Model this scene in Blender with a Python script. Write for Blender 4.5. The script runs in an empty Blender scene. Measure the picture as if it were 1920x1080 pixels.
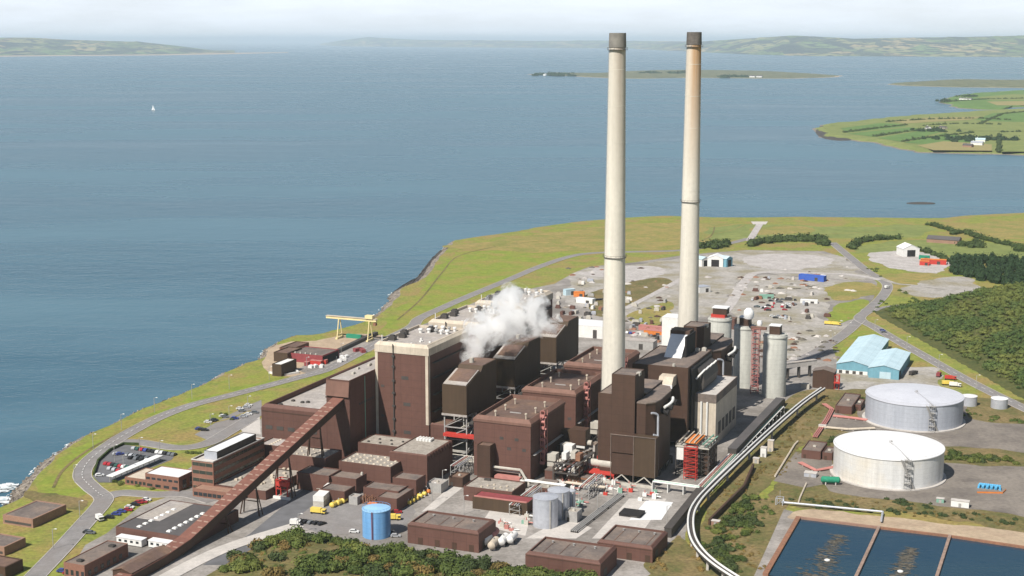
import bpy, bmesh, math, random
from mathutils import Vector, Matrix, noise as mnoise
rnd = random.Random(7)
sc = bpy.context.scene
COL = sc.collection

# ------------------------------------------------------------------ camera, sky, sun, exposure
F = 2700.0; H = 214.5; PIT = math.atan(465 / F); A = math.radians(22.3)
cp, sp, cA, sA = math.cos(PIT), math.sin(PIT), math.cos(A), math.sin(A)
cam = bpy.data.cameras.new('camera'); camo = bpy.data.objects.new('camera', cam); COL.objects.link(camo)
camo.location = (0, 0, H); camo.rotation_euler = (math.pi / 2 - PIT, 0, 0)
cam.sensor_width = 36; cam.lens = 36 * F / 1920; cam.clip_start = 1; cam.clip_end = 900000
sc.camera = camo
SUN_EL, SUN_AZ = math.radians(49), math.radians(39.4)      # azimuth the shadows point to, from +Y towards +X
world = bpy.data.worlds.new('World'); sc.world = world; world.use_nodes = True
wn, wl = world.node_tree.nodes, world.node_tree.links
wn.clear()
wo = wn.new('ShaderNodeOutputWorld'); bg = wn.new('ShaderNodeBackground'); bg.inputs[1].default_value = 0.05
tc = wn.new('ShaderNodeTexCoord'); sx = wn.new('ShaderNodeSeparateXYZ'); wl.new(tc.outputs['Generated'], sx.inputs[0])
mx = wn.new('ShaderNodeMath'); mx.operation = 'MAXIMUM'; mx.inputs[1].default_value = 0.004; wl.new(sx.outputs[2], mx.inputs[0])
cb = wn.new('ShaderNodeCombineXYZ'); wl.new(sx.outputs[0], cb.inputs[0]); wl.new(sx.outputs[1], cb.inputs[1]); wl.new(mx.outputs[0], cb.inputs[2])
sky = wn.new('ShaderNodeTexSky'); sky.sky_type = 'NISHITA'; sky.sun_disc = False
sky.sun_elevation = SUN_EL; sky.sun_rotation = SUN_AZ + math.pi; sky.altitude = 200; sky.air_density = 1.0; sky.dust_density = 0.6; sky.ozone_density = 1.5
wl.new(cb.outputs[0], sky.inputs[0])
mp = wn.new('ShaderNodeMapping'); mp.inputs['Scale'].default_value = (9, 9, 60); wl.new(tc.outputs['Generated'], mp.inputs[0])
nz = wn.new('ShaderNodeTexNoise'); nz.inputs['Scale'].default_value = 1.0; nz.inputs['Detail'].default_value = 6; nz.inputs['Roughness'].default_value = 0.55
wl.new(mp.outputs[0], nz.inputs['Vector'])
cr = wn.new('ShaderNodeValToRGB'); cr.color_ramp.elements[0].position = 0.36; cr.color_ramp.elements[0].color = (.80, .80, .80, 1)
cr.color_ramp.elements[1].position = 0.66; cr.color_ramp.elements[1].color = (1, 1, 1, 1)
wl.new(nz.outputs[0], cr.inputs[0])
el = wn.new('ShaderNodeMapRange'); el.interpolation_type = 'SMOOTHSTEP'; el.inputs[1].default_value = .032; el.inputs[2].default_value = .11; el.inputs[3].default_value = 1; el.inputs[4].default_value = .07
wl.new(sx.outputs[2], el.inputs[0]); cf = wn.new('ShaderNodeMath'); cf.operation = 'MULTIPLY'; wl.new(cr.outputs[0], cf.inputs[0]); wl.new(el.outputs[0], cf.inputs[1])
mixc = wn.new('ShaderNodeMixRGB'); wl.new(cf.outputs[0], mixc.inputs[0]); wl.new(sky.outputs[0], mixc.inputs[1])
mixc.inputs[2].default_value = (17.0, 18.2, 19.8, 1)                # cloud radiance on the scale of the physical sky
wl.new(mixc.outputs[0], bg.inputs[0]); wl.new(bg.outputs[0], wo.inputs[0])
sl = bpy.data.lights.new('sun', 'SUN'); sl.energy = 5.0; sl.angle = math.radians(.5); sl.color = (1, .95, .87)
so = bpy.data.objects.new('sun', sl); COL.objects.link(so)
sd = Vector((math.sin(SUN_AZ) * math.cos(SUN_EL), math.cos(SUN_AZ) * math.cos(SUN_EL), -math.sin(SUN_EL)))
so.rotation_euler = sd.to_track_quat('-Z', 'Y').to_euler(); so.location = (-300, -300, 600)
sc.view_settings.view_transform = 'Standard'; sc.view_settings.look = 'None'; sc.view_settings.exposure = 0.26; sc.view_settings.gamma = 1
sc.cycles.use_denoising = True; sc.cycles.max_bounces = 12; sc.cycles.diffuse_bounces = 1; sc.cycles.glossy_bounces = 3; sc.cycles.volume_bounces = 12; sc.cycles.transparent_max_bounces = 12
sc.cycles.volume_step_rate = 2.0

# ------------------------------------------------------------------ measuring helpers (site axes: u along the fronts, v into depth, z up)
def ray(px, py):
    dx = (px - 960) / F; dy = -(py - 540) / F
    return dx, cp + dy * sp, -sp + dy * cp
def S(px, py, z=0):
    r = ray(px, py); t = (z - H) / r[2]; x, y = r[0] * t, r[1] * t
    return x * cA - y * sA, x * sA + y * cA
def atv(px, py, v):
    r = ray(px, py); t = v / (r[0] * sA + r[1] * cA)
    return (r[0] * cA - r[1] * sA) * t, H + r[2] * t
def atu(px, py, u):
    r = ray(px, py); t = u / (r[0] * cA - r[1] * sA)
    return (r[0] * sA + r[1] * cA) * t, H + r[2] * t
def wxy(u, v): return u * cA + v * sA, -u * sA + v * cA
def rect(z, fl, fr, bk):
    a, b, c = S(*fl, z), S(*fr, z), S(*bk, z)
    return a[0], b[0], a[1], c[1]

# ------------------------------------------------------------------ materials
MATS = {}
def mat(name, c1, c2=None, s=20.0, fine=0.15, fs=1.5, rough=.85, bump=0, stretch=None, metal=0, seam=0, spec=.3, lo=.35, hi=.65, objrand=0, c3=None, s3=300.0, streak=0, zseam=0):
    m = bpy.data.materials.new(name); m.use_nodes = True; n, l = m.node_tree.nodes, m.node_tree.links
    b = n['Principled BSDF']; b.inputs['Roughness'].default_value = rough; b.inputs['Metallic'].default_value = metal
    b.inputs['Specular IOR Level'].default_value = spec
    g = n.new('ShaderNodeNewGeometry'); pos = g.outputs['Position']
    def nz(size, detail=5, rg=.6, st=None):
        mp = n.new('ShaderNodeMapping'); q = 1.0 / size; st = st or (1, 1, 1)
        mp.inputs['Scale'].default_value = (q * st[0], q * st[1], q * st[2]); l.new(pos, mp.inputs[0])
        t = n.new('ShaderNodeTexNoise'); t.inputs['Scale'].default_value = 1; t.inputs['Detail'].default_value = detail; t.inputs['Roughness'].default_value = rg
        l.new(mp.outputs[0], t.inputs['Vector']); return t.outputs[0]
    def ramp(v, a, bb, ca, cb_):
        r = n.new('ShaderNodeValToRGB'); r.color_ramp.elements[0].position = a; r.color_ramp.elements[1].position = bb
        r.color_ramp.elements[0].color = (*ca, 1); r.color_ramp.elements[1].color = (*cb_, 1); l.new(v, r.inputs[0]); return r.outputs[0]
    c2 = c2 or tuple(x * .82 for x in c1)
    col = ramp(nz(s, 6, .62, stretch), lo, hi, c1, c2)
    if c3:
        f3 = ramp(nz(s3, 4, .6), .45, .62, (0, 0, 0), (1, 1, 1)); mm = n.new('ShaderNodeMixRGB'); l.new(f3, mm.inputs[0]); l.new(col, mm.inputs[1]); mm.inputs[2].default_value = (*c3, 1); col = mm.outputs[0]
    def mul(colr, fac):
        mm = n.new('ShaderNodeMixRGB'); mm.blend_type = 'MULTIPLY'; mm.inputs[0].default_value = 1; l.new(colr, mm.inputs[1]); l.new(fac, mm.inputs[2]); return mm.outputs[0]
    fn = nz(fs, 4, .6)
    if fine: col = mul(col, ramp(fn, .3, .7, (1 - fine,) * 3, (1 + fine,) * 3))
    if zseam:                                                    # horizontal sheet or plate laps
        sz_ = n.new('ShaderNodeSeparateXYZ'); l.new(pos, sz_.inputs[0]); dv = n.new('ShaderNodeMath'); dv.operation = 'MULTIPLY'; dv.inputs[1].default_value = 1 / zseam; l.new(sz_.outputs[2], dv.inputs[0])
        fz = n.new('ShaderNodeMath'); fz.operation = 'FRACT'; l.new(dv.outputs[0], fz.inputs[0]); col = mul(col, ramp(fz.outputs[0], .05, .08, (.87,) * 3, (1,) * 3))
    if streak: col = mul(col, ramp(nz(1.6, 5, .65, (1, 1, .045)), .36, .68, (1 - streak,) * 3, (1 + streak * .6,) * 3))   # rain and rust runs
    if seam:                                                     # cladding sheet joints
        for ax in ((cA, -sA, 0), (sA, cA, 0)):
            d = n.new('ShaderNodeVectorMath'); d.operation = 'DOT_PRODUCT'; l.new(pos, d.inputs[0]); d.inputs[1].default_value = tuple(a / seam for a in ax)
            fr = n.new('ShaderNodeMath'); fr.operation = 'FRACT'; l.new(d.outputs['Value'], fr.inputs[0])
            col = mul(col, ramp(fr.outputs[0], .04, .06, (.86,) * 3, (1,) * 3))
    if objrand:
        oi = n.new('ShaderNodeObjectInfo'); col = mul(col, ramp(oi.outputs['Random'], 0, 1, (1 - objrand, 1 - objrand * .8, 1 - objrand), (1 + objrand * .7, 1 + objrand * .5, 1 + objrand * .4)))
    l.new(col, b.inputs['Base Color'])
    if bump:
        bp = n.new('ShaderNodeBump'); bp.inputs['Strength'].default_value = .6; bp.inputs['Distance'].default_value = bump; l.new(fn, bp.inputs['Height']); l.new(bp.outputs[0], b.inputs['Normal'])
    MATS[name] = m; return m
M = MATS
mat('brown_cladding', (.142, .070, .054), (.120, .059, .046), 16, .07, 2.5, rough=.7, seam=6, stretch=(1, 1, .25), streak=.045, zseam=4.1)
mat('brown_trim', (.215, .118, .09), (.165, .09, .068), 8, .12, 2, rough=.75, streak=.1)
mat('dark_brown', (.082, .046, .031), (.066, .037, .026), 12, .07, 3, rough=.65, seam=6, stretch=(1, 1, .25), streak=.05, zseam=4.1)
mat('olive_brown', (.078, .05, .03), (.068, .044, .027), 12, .06, 3, rough=.65, stretch=(1, 1, .25), streak=.12)
mat('brown_roof', (.15, .098, .08), (.11, .073, .06), 7, .18, 1.6, c3=(.19, .12, .085), s3=14)
mat('grey_brown_roof', (.19, .155, .135), (.13, .108, .098), 7, .18, 1.4, c3=(.22, .17, .14), s3=12)
mat('pale_roof', (.46, .42, .39), (.32, .29, .27), 8, .18, 1.3, c3=(.38, .34, .30), s3=14)
mat('speckled_roof', (.40, .36, .31), (.26, .23, .20), 3.0, .2, .9)
mat('dark_roof', (.085, .08, .08), (.11, .10, .10), 14, .08, 2)
mat('cream_cladding', (.60, .52, .42), (.51, .44, .35), 9, .08, 2, seam=9, streak=.08)
mat('concrete_shaft', (.70, .655, .565), (.62, .58, .50), 7, .05, 2, stretch=(1, 1, .12), streak=.07)
mat('soot', (.10, .09, .08), (.16, .14, .125), 3, .2, 1)
mat('white_paint', (.78, .77, .74), (.70, .69, .66), 6, .06, 1.2, rough=.55)
mat('white_sheet', (.80, .80, .80), (.72, .72, .72), 9, .05, 2, rough=.5)
mat('silver', (.55, .57, .62), (.47, .49, .54), 5, .08, 1.5, rough=.45, metal=.35)
mat('tank_white', (.74, .74, .73), (.58, .58, .57), 3.2, .05, 1.5, rough=.5, stretch=(1, 1, .06), streak=.13, c3=(.66, .62, .55), s3=26, zseam=2.5)
mat('tank_grey', (.46, .485, .54), (.39, .415, .47), 4, .05, 1.5, rough=.5, stretch=(1, 1, .08), streak=.08, zseam=2.5)
mat('roof_grey_blue', (.60, .61, .66), (.54, .55, .60), 9, .05, 2, rough=.5)
mat('silo_concrete', (.54, .54, .49), (.45, .45, .41), 6, .07, 2, stretch=(1, 1, .2), streak=.1, zseam=3)
mat('blue_tank', (.13, .33, .62), (.19, .40, .68), 1.6, .05, 1, rough=.5, stretch=(1, 1, .05), streak=.1, zseam=2.4)
mat('blue_shed', (.17, .36, .44), (.15, .32, .40), 6, .06, 2, seam=4)
mat('blue_shed_roof', (.50, .64, .70), (.42, .56, .62), 8, .07, 2, seam=5)
mat('conveyor_roof', (.22, .10, .075), (.18, .08, .06), 4, .1, 1.3)
mat('pale_band', (.40, .28, .22), (.31, .21, .165), 2, .12, 1)
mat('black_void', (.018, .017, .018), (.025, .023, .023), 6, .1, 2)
mat('steel', (.40, .39, .37), (.32, .31, .30), 3, .1, 1, rough=.6)
mat('dark_steel', (.06, .055, .05), (.08, .07, .065), 3, .1, 1, rough=.6)
mat('red_paint', (.55, .055, .04), (.46, .045, .035), 2, .1, 1, rough=.6)
mat('pink_paint', (.50, .22, .19), (.42, .17, .15), 2, .12, 1, rough=.7)
mat('maroon_paint', (.27, .06, .065), (.22, .05, .055), 3, .12, 1)
mat('green_paint', (.02, .22, .13), (.03, .25, .15), 3, .1, 1)
mat('pipe_green', (.18, .36, .27), (.22, .38, .3), 3, .1, 1)
mat('yellow_paint', (.78, .60, .12), (.70, .52, .10), 3, .06, 1, rough=.5)
mat('crane_yellow', (.82, .70, .38), (.76, .62, .32), 6, .06, 1, rough=.5)
mat('orange_paint', (.68, .22, .05), (.6, .18, .04), 3, .1, 1)
mat('glass', (.02, .026, .03), (.035, .04, .045), 3, .1, 1, rough=.12, spec=.6)
mat('window_green', (.03, .04, .032), (.05, .06, .05), 3, .2, 1.2, rough=.2, spec=.6)
mat('brick', (.26, .13, .09), (.22, .11, .08), 4, .12, .8)
mat('sand_brick', (.33, .20, .14), (.27, .16, .12), 4, .12, .8)
mat('tyre', (.02, .02, .02), None, 2, .1, 1)
mat('ducting', (.52, .49, .43), (.44, .41, .36), 3, .1, 1)
mat('divider', (.34, .24, .19), (.24, .17, .135), 3, .2, 1)
mat('island_ground', (.19, .185, .095), (.075, .095, .05), 70, .25, 25)
mat('pale_rib', (.30, .20, .16), (.25, .165, .13), 2, .1, 1)
mat('rust', (.30, .14, .08), (.22, .12, .08), 3, .2, 1)
mat('cobalt', (.04, .10, .42), (.05, .12, .46), 3, .08, 1)
mat('sky_blue_paint', (.10, .42, .72), (.13, .46, .75), 3, .08, 1)
for k, c in dict(white=(.75, .75, .74), silver=(.42, .43, .45), black=(.02, .02, .022), red=(.38, .03, .04), blue=(.05, .07, .28), green=(.03, .09, .07), grey=(.14, .15, .16)).items():
    mat('car_' + k, c, tuple(x * .95 for x in c), 3, 0, 1, rough=.3, spec=.5)
# setting
mat('grass', (.255, .265, .05), (.165, .20, .038), 9, .3, 2.0, c3=(.27, .205, .07), s3=34)
mat('bright_grass', (.235, .275, .038), (.16, .215, .03), 8, .26, 2.0, c3=(.255, .225, .055), s3=30)
mat('dry_grass', (.34, .255, .085), (.22, .195, .06), 8, .3, 2.0, c3=(.20, .205, .05), s3=28)
mat('scrub', (.17, .135, .055), (.10, .105, .032), 7, .34, 1.8, c3=(.21, .155, .07), s3=22)
mat('asphalt', (.27, .255, .25), (.20, .19, .185), 9, .1, 1.6, c3=(.23, .21, .20), s3=22)
mat('dark_asphalt', (.165, .165, .175), (.115, .115, .12), 8, .12, 2)
mat('concrete', (.36, .33, .305), (.24, .22, .20), 12, .2, 1.8, c3=(.19, .172, .155), s3=45)
mat('pale_concrete', (.56, .52, .48), (.46, .43, .40), 8, .1, 1.6)
mat('gravel', (.42, .39, .36), (.30, .28, .25), 13, .22, 2.6, c3=(.27, .24, .17), s3=38)
mat('pale_gravel', (.48, .45, .43), (.37, .34, .32), 11, .18, 2.4)
mat('brown_tarmac', (.205, .18, .155), (.15, .13, .115), 10, .14, 2, c3=(.24, .21, .18), s3=32)
mat('sand', (.46, .36, .25), (.36, .27, .19), 8, .2, 2)
mat('rock', (.34, .29, .235), (.11, .095, .085), 3.2, .4, 1.4, bump=1)
mat('dark_rock', (.05, .045, .042), (.09, .08, .07), 6, .3, 2, bump=1)
mat('foliage', (.10, .13, .028), (.055, .085, .02), 7, .3, 1.2, rough=.7, spec=.25, objrand=.35)
mat('wood_foliage', (.085, .12, .03), (.04, .07, .02), 9, .34, 1.8, rough=.75, spec=.2, c3=(.125, .14, .034), s3=34)
mat('conifer_foliage', (.025, .05, .018), (.016, .036, .013), 12, .3, 2.2, rough=.8, spec=.2)
mat('hedge_foliage', (.05, .075, .02), (.035, .055, .016), 8, .3, 1.5, rough=.8, spec=.2)
mat('field_green', (.13, .22, .05), (.09, .165, .04), 45, .16, 9)
mat('field_pale', (.215, .24, .07), (.16, .195, .055), 40, .18, 8)
mat('field_tan', (.30, .25, .10), (.26, .23, .09), 60, .1, 8)
mat('foam', (.8, .82, .82), (.35, .43, .46), 3, .2, 1, lo=.4, hi=.7)
mat('scum', (.085, .08, .068), (.15, .135, .11), 4, .35, 1, spec=0)

mat('wood_floor', (.10, .10, .03), (.06, .075, .02), 9, .3, 2.2)
def far_land_mat(name, cols, size):
    m = bpy.data.materials.new(name); m.use_nodes = True; n, l = m.node_tree.nodes, m.node_tree.links
    b = n['Principled BSDF']; b.inputs['Roughness'].default_value = .9
    g = n.new('ShaderNodeNewGeometry'); mp = n.new('ShaderNodeMapping'); mp.inputs['Scale'].default_value = (1 / size, .45 / size, 0); l.new(g.outputs['Position'], mp.inputs[0])
    v = n.new('ShaderNodeTexVoronoi'); v.inputs['Scale'].default_value = 1; l.new(mp.outputs[0], v.inputs['Vector'])
    sxx = n.new('ShaderNodeSeparateColor'); l.new(v.outputs['Color'], sxx.inputs[0])
    r = n.new('ShaderNodeValToRGB'); r.color_ramp.interpolation = 'CONSTANT'
    while len(r.color_ramp.elements) < len(cols): r.color_ramp.elements.new(.5)
    for i, c in enumerate(cols): r.color_ramp.elements[i].position = i / len(cols); r.color_ramp.elements[i].color = (*c, 1)
    l.new(sxx.outputs[0], r.inputs[0])
    t = n.new('ShaderNodeTexNoise'); t.inputs['Scale'].default_value = 2.2; t.inputs['Detail'].default_value = 5; l.new(mp.outputs[0], t.inputs['Vector'])
    rr = n.new('ShaderNodeValToRGB'); rr.color_ramp.elements[0].position = .5; rr.color_ramp.elements[1].position = .56; l.new(t.outputs[0], rr.inputs[0])
    mm = n.new('ShaderNodeMixRGB'); l.new(rr.outputs[0], mm.inputs[0]); l.new(r.outputs[0], mm.inputs[1]); mm.inputs[2].default_value = (.012, .024, .014, 1)
    l.new(mm.outputs[0], b.inputs['Base Color']); MATS[name] = m
far_land_mat('far_fields', [(.12, .16, .05), (.24, .24, .09), (.05, .07, .03), (.34, .27, .12), (.13, .20, .05), (.02, .035, .02)], 330)

def water_mat(name, base, rough, bump_d, sizes, streak, deep2):
    m = bpy.data.materials.new(name); m.use_nodes = True; n, l = m.node_tree.nodes, m.node_tree.links
    b = n['Principled BSDF']; b.inputs['Roughness'].default_value = rough; b.inputs['IOR'].default_value = 1.33; b.inputs['Specular IOR Level'].default_value = .5
    g = n.new('ShaderNodeNewGeometry')
    def nz(size, st, detail):
        mp = n.new('ShaderNodeMapping'); mp.inputs['Scale'].default_value = tuple(s / size for s in st); mp.inputs['Rotation'].default_value = (0, 0, .12); l.new(g.outputs['Position'], mp.inputs[0])
        t = n.new('ShaderNodeTexNoise'); t.inputs['Scale'].default_value = 1; t.inputs['Detail'].default_value = detail; t.inputs['Roughness'].default_value = .6; l.new(mp.outputs[0], t.inputs['Vector']); return t.outputs[0]
    a = nz(streak, (.28, 1, 1), 5)
    r = n.new('ShaderNodeValToRGB'); r.color_ramp.elements[0].position = .38; r.color_ramp.elements[1].position = .62
    r.color_ramp.elements[0].color = (*base, 1); r.color_ramp.elements[1].color = (*deep2, 1); l.new(a, r.inputs[0]); l.new(r.outputs[0], b.inputs['Base Color'])
    rr = n.new('ShaderNodeMapRange'); rr.inputs[1].default_value = .35; rr.inputs[2].default_value = .65; rr.inputs[3].default_value = rough * .8; rr.inputs[4].default_value = rough * 1.25
    l.new(a, rr.inputs[0]); l.new(rr.outputs[0], b.inputs['Roughness'])
    nrm = None
    for size, d in sizes:
        bp = n.new('ShaderNodeBump'); bp.inputs['Strength'].default_value = 1; bp.inputs['Distance'].default_value = d; l.new(nz(size, (1, 1.6, 1), 3), bp.inputs['Height'])
        if nrm: l.new(nrm, bp.inputs['Normal'])
        nrm = bp.outputs[0]
    l.new(nrm, b.inputs['Normal']); MATS[name] = m
water_mat('sea_water', (.040, .114, .164), .26, 1, ((40, 1.0), (9, .42)), 420, (.095, .190, .245))
water_mat('pond_water', (.012, .044, .078), .16, 1, ((5, .12),), 60, (.018, .052, .080))

# ------------------------------------------------------------------ mesh builder
ORG = {}
class MB:
    def __init__(s): s.v = []; s.f = []
    def add(s, vs, fs):
        k = len(s.v); s.v += [tuple(p) for p in vs]; s.f += [tuple(i + k for i in f) for f in fs]; return s
    def poly(s, pts): return s.add(pts, [tuple(range(len(pts)))])
    def box(s, u0, u1, v0, v1, z0, z1):
        if u0 > u1: u0, u1 = u1, u0
        if v0 > v1: v0, v1 = v1, v0
        return s.add([(u0, v0, z0), (u1, v0, z0), (u1, v1, z0), (u0, v1, z0), (u0, v0, z1), (u1, v0, z1), (u1, v1, z1), (u0, v1, z1)],
                     [(3, 2, 1, 0), (4, 5, 6, 7), (0, 1, 5, 4), (1, 2, 6, 5), (2, 3, 7, 6), (3, 0, 4, 7)])
    def obox(s, c, ang, L, w, z0, z1):
        ca, sa = math.cos(ang), math.sin(ang)
        q = [(c[0] + a * L / 2 * ca - b * w / 2 * sa, c[1] + a * L / 2 * sa + b * w / 2 * ca) for a, b in ((-1, -1), (1, -1), (1, 1), (-1, 1))]
        return s.prism(q, z0, z1)
    def prism(s, pts, z0, z1, inset_top=None):
        n = len(pts); top = inset_top or pts
        return s.add([(p[0], p[1], z0) for p in pts] + [(p[0], p[1], z1) for p in top],
                     [tuple(range(n))[::-1], tuple(range(n, 2 * n))] + [(i, (i + 1) % n, n + (i + 1) % n, n + i) for i in range(n)])
    def uprism(s, prof, u0, u1):                                # profile in (v, z) swept along u
        n = len(prof)
        return s.add([(u0, p[0], p[1]) for p in prof] + [(u1, p[0], p[1]) for p in prof],
                     [tuple(range(n)), tuple(range(n, 2 * n))[::-1]] + [(i, n + i, n + (i + 1) % n, (i + 1) % n) for i in range(n)])
    def vprism(s, prof, v0, v1):                                # profile in (u, z) swept along v
        n = len(prof)
        return s.add([(p[0], v0, p[1]) for p in prof] + [(p[0], v1, p[1]) for p in prof],
                     [tuple(range(n))[::-1], tuple(range(n, 2 * n))] + [(i, (i + 1) % n, n + (i + 1) % n, n + i) for i in range(n)])
    def lathe(s, u, v, prof, n=24, cap=True):                   # prof: (r, z) upwards
        vs = []; fs = []
        for r, z in prof: vs += [(u + r * math.cos(2 * math.pi * i / n), v + r * math.sin(2 * math.pi * i / n), z) for i in range(n)]
        for k in range(len(prof) - 1): fs += [(k * n + i, k * n + (i + 1) % n, (k + 1) * n + (i + 1) % n, (k + 1) * n + i) for i in range(n)]
        if cap: fs += [tuple(range(n))[::-1], tuple(range((len(prof) - 1) * n, len(prof) * n))]
        return s.add(vs, fs)
    def tube(s, a, b, r, n=6):
        a, b = Vector(a), Vector(b); d = (b - a); 
        if d.length < 1e-6: return s
        d.normalize(); x = d.cross(Vector((0, 0, 1)))
        if x.length < 1e-3: x = Vector((1, 0, 0))
        x.normalize(); y = d.cross(x)
        ring = [(x * math.cos(2 * math.pi * (i + .5) / n) + y * math.sin(2 * math.pi * (i + .5) / n)) * r for i in range(n)]
        return s.add([a + p for p in ring] + [b + p for p in ring], [tuple(range(n)), tuple(range(n, 2 * n))[::-1]] + [(i, n + i, n + (i + 1) % n, (i + 1) % n) for i in range(n)])
    def path(s, pts, r, n=6):
        for a, b in zip(pts, pts[1:]): s.tube(a, b, r, n)
        return s
    def build(s, name, m, parent=None, smooth=False, org=None, label=None):
        o0 = ORG[parent.name] if parent is not None else (org or (0, 0, 0))
        me = bpy.data.meshes.new(name); me.from_pydata([(p[0] - o0[0], p[1] - o0[1], p[2] - o0[2]) for p in s.v], [], s.f); me.update()
        me.materials.append(M[m] if isinstance(m, str) else m)
        bm = bmesh.new(); bm.from_mesh(me); bmesh.ops.recalc_face_normals(bm, faces=bm.faces); bm.to_mesh(me); bm.free()
        if smooth:
            me.polygons.foreach_set('use_smooth', [True] * len(me.polygons))
            try: me.set_sharp_from_angle(angle=math.radians(40))
            except Exception: pass
        o = bpy.data.objects.new(name, me); COL.objects.link(o); ORG[o.name] = o0
        if parent is not None: o.parent = parent
        else:
            x, y = wxy(o0[0], o0[1]); o.location = (x, y, o0[2]); o.rotation_euler = (0, 0, -A)
        if label: o['label'] = label
        return o
def tag(o, label, cat, group=None, kind=None):
    if label: o['label'] = label
    if cat: o['category'] = cat
    if group: o['group'] = group
    if kind: o['kind'] = kind
    return o
def T(name, label, cat, u, v, z=0, group=None):
    o = bpy.data.objects.new(name, None); COL.objects.link(o); x, y = wxy(u, v); o.location = (x, y, z); o.rotation_euler = (0, 0, -A); o.empty_display_size = 1
    ORG[o.name] = (u, v, z); return tag(o, label, cat, group)
def copy_tree(o, parent=None):
    c = o.copy(); COL.objects.link(c); ORG[c.name] = ORG.get(o.name, (0, 0, 0))
    if parent is not None: c.parent = parent
    for ch in list(o.children): copy_tree(ch, c)
    return c
def place(o, u, v, z=0, ang=0, s=1.0):
    x, y = wxy(u, v); o.location = (x, y, z); o.rotation_euler = (0, 0, ang - A); o.scale = (s, s, s)
def struct(mb, name, m, label=None, smooth=False): return tag(mb.build(name, m, smooth=smooth), label, None, kind='structure')
def poly_px(name, pts, z, m, label=None):
    return struct(MB().poly([(*S(x, y), z) for x, y in pts]), name, m, label)
def catmull(p, n=5, closed=False):
    out = []; N = len(p)
    for i in range(N if closed else N - 1):
        g = lambda k: p[k % N] if closed else p[max(0, min(N - 1, k))]
        a, b, c, d = g(i - 1), g(i), g(i + 1), g(i + 2)
        for j in range(n):
            t = j / n
            out.append(tuple(.5 * (2 * b[k] + (c[k] - a[k]) * t + (2 * a[k] - 5 * b[k] + 4 * c[k] - d[k]) * t * t + (3 * b[k] - a[k] - 3 * c[k] + d[k]) * t ** 3) for k in range(len(b))))
    if not closed: out.append(tuple(p[-1]))
    return out
def offset(p, d):
    out = []
    for i in range(len(p)):
        a, b = Vector(p[max(0, i - 1)][:2]), Vector(p[min(len(p) - 1, i + 1)][:2]); t = (b - a); t.normalize(); out.append((p[i][0] - t.y * d, p[i][1] + t.x * d))
    return out
def ribbon(pts, w, z, mb=None, off=0):
    l, r = offset(pts, off + w / 2), offset(pts, off - w / 2); mb = mb or MB(); n = len(pts)
    zs = z if isinstance(z, (list, tuple)) else [z] * n
    return mb.add([(*p, zs[i]) for i, p in enumerate(l)] + [(*p, zs[i]) for i, p in enumerate(r)], [(i, i + 1, n + i + 1, n + i) for i in range(n - 1)])
RN = [0]
def road(px, w, m='asphalt', name='road', label=None, z=None, kerb=True):
    RN[0] += 1
    pts = catmull([S(*p) for p in px], 6); z = z or .15 + .012 * RN[0]
    o = struct(ribbon(pts, w, z), name, m, label)
    if kerb:
        k = MB()
        for sgn in (1, -1):
            e = offset(pts, sgn * (w / 2 + .15)); ii = offset(pts, sgn * (w / 2 - .15)); n = len(e)
            k.add([(*p, z + .13) for p in e] + [(*p, z + .13) for p in ii] + [(*p, z - .02) for p in e], [(i, i + 1, n + i + 1, n + i) for i in range(n - 1)] + [(i, i + 1, 2 * n + i + 1, 2 * n + i) for i in range(n - 1)])
        k.build('kerb', 'pale_concrete', o)
    return pts

# ------------------------------------------------------------------ the setting: sea, land, shore, roads, far coasts
SEA = -6.0
sea = MB(); rads = [60, 200, 450, 800, 1300, 2200, 4000, 8000, 16000, 40000, 120000, 400000]; sea.lathe(0, 0, [(r, SEA) for r in rads], 72, cap=False)
sea.poly([(60 * math.cos(2 * math.pi * i / 72), 60 * math.sin(2 * math.pi * i / 72), SEA) for i in range(72)])
struct(sea, 'sea', 'sea_water', 'wide calm blue green estuary water')
shore_px = [(-60, 985), (0, 958), (17, 944), (33, 919), (55, 897), (92, 863), (139, 834), (178, 816), (250, 781), (300, 761), (350, 740), (400, 715), (440, 697), (480, 681), (490, 668), (500, 656), (542, 640), (580, 638), (630, 626), (670, 613),
            (700, 596), (727, 568), (735, 552), (780, 531), (805, 498), (830, 470), (850, 458), (960, 442), (1000, 434), (1080, 423), (1180, 415), (1250, 412), (1300, 414), (1400, 415), (1500, 414), (1600, 415), (1700, 416), (1760, 416), (1800, 412), (1850, 409), (1920, 406), (2100, 398), (2500, 388)]
shore = catmull([S(x, y, SEA) for x, y in shore_px], 5)
sj = []
for i, p in enumerate(shore):                                  # a ragged waterline
    sj.append((p[0] + 2.6 * mnoise.noise((p[0] * .08, p[1] * .08, 1)), p[1] + 2.6 * mnoise.noise((p[0] * .08, p[1] * .08, 5))))
shore = [tuple(a) for a in sj]
edge = offset(shore, -9); mid = offset(shore, -4.5)
mb = MB(); n = len(shore)
mb.add([(*p, SEA - 1.2) for p in offset(shore, 3)] + [(*p, SEA + .5) for p in shore] + [(p[0], p[1], -2.4 + .8 * mnoise.noise((p[0] * .2, p[1] * .2, 0))) for p in mid] + [(*p, 0.02) for p in edge],
       [(k * n + i, k * n + i + 1, (k + 1) * n + i + 1, (k + 1) * n + i) for k in range(3) for i in range(n - 1)])
struct(mb, 'shore', 'rock', 'rocky armoured shoreline bank')
land = [(*p, 0) for p in edge] + [(2600, 2300, 0), (2600, -600, 0), (-560, -700, 0)]
struct(MB().poly(land), 'ground', 'grass', 'open grassland of the headland')
b = MB()                                                       # loose stones of the armour bank and the weed line
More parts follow.
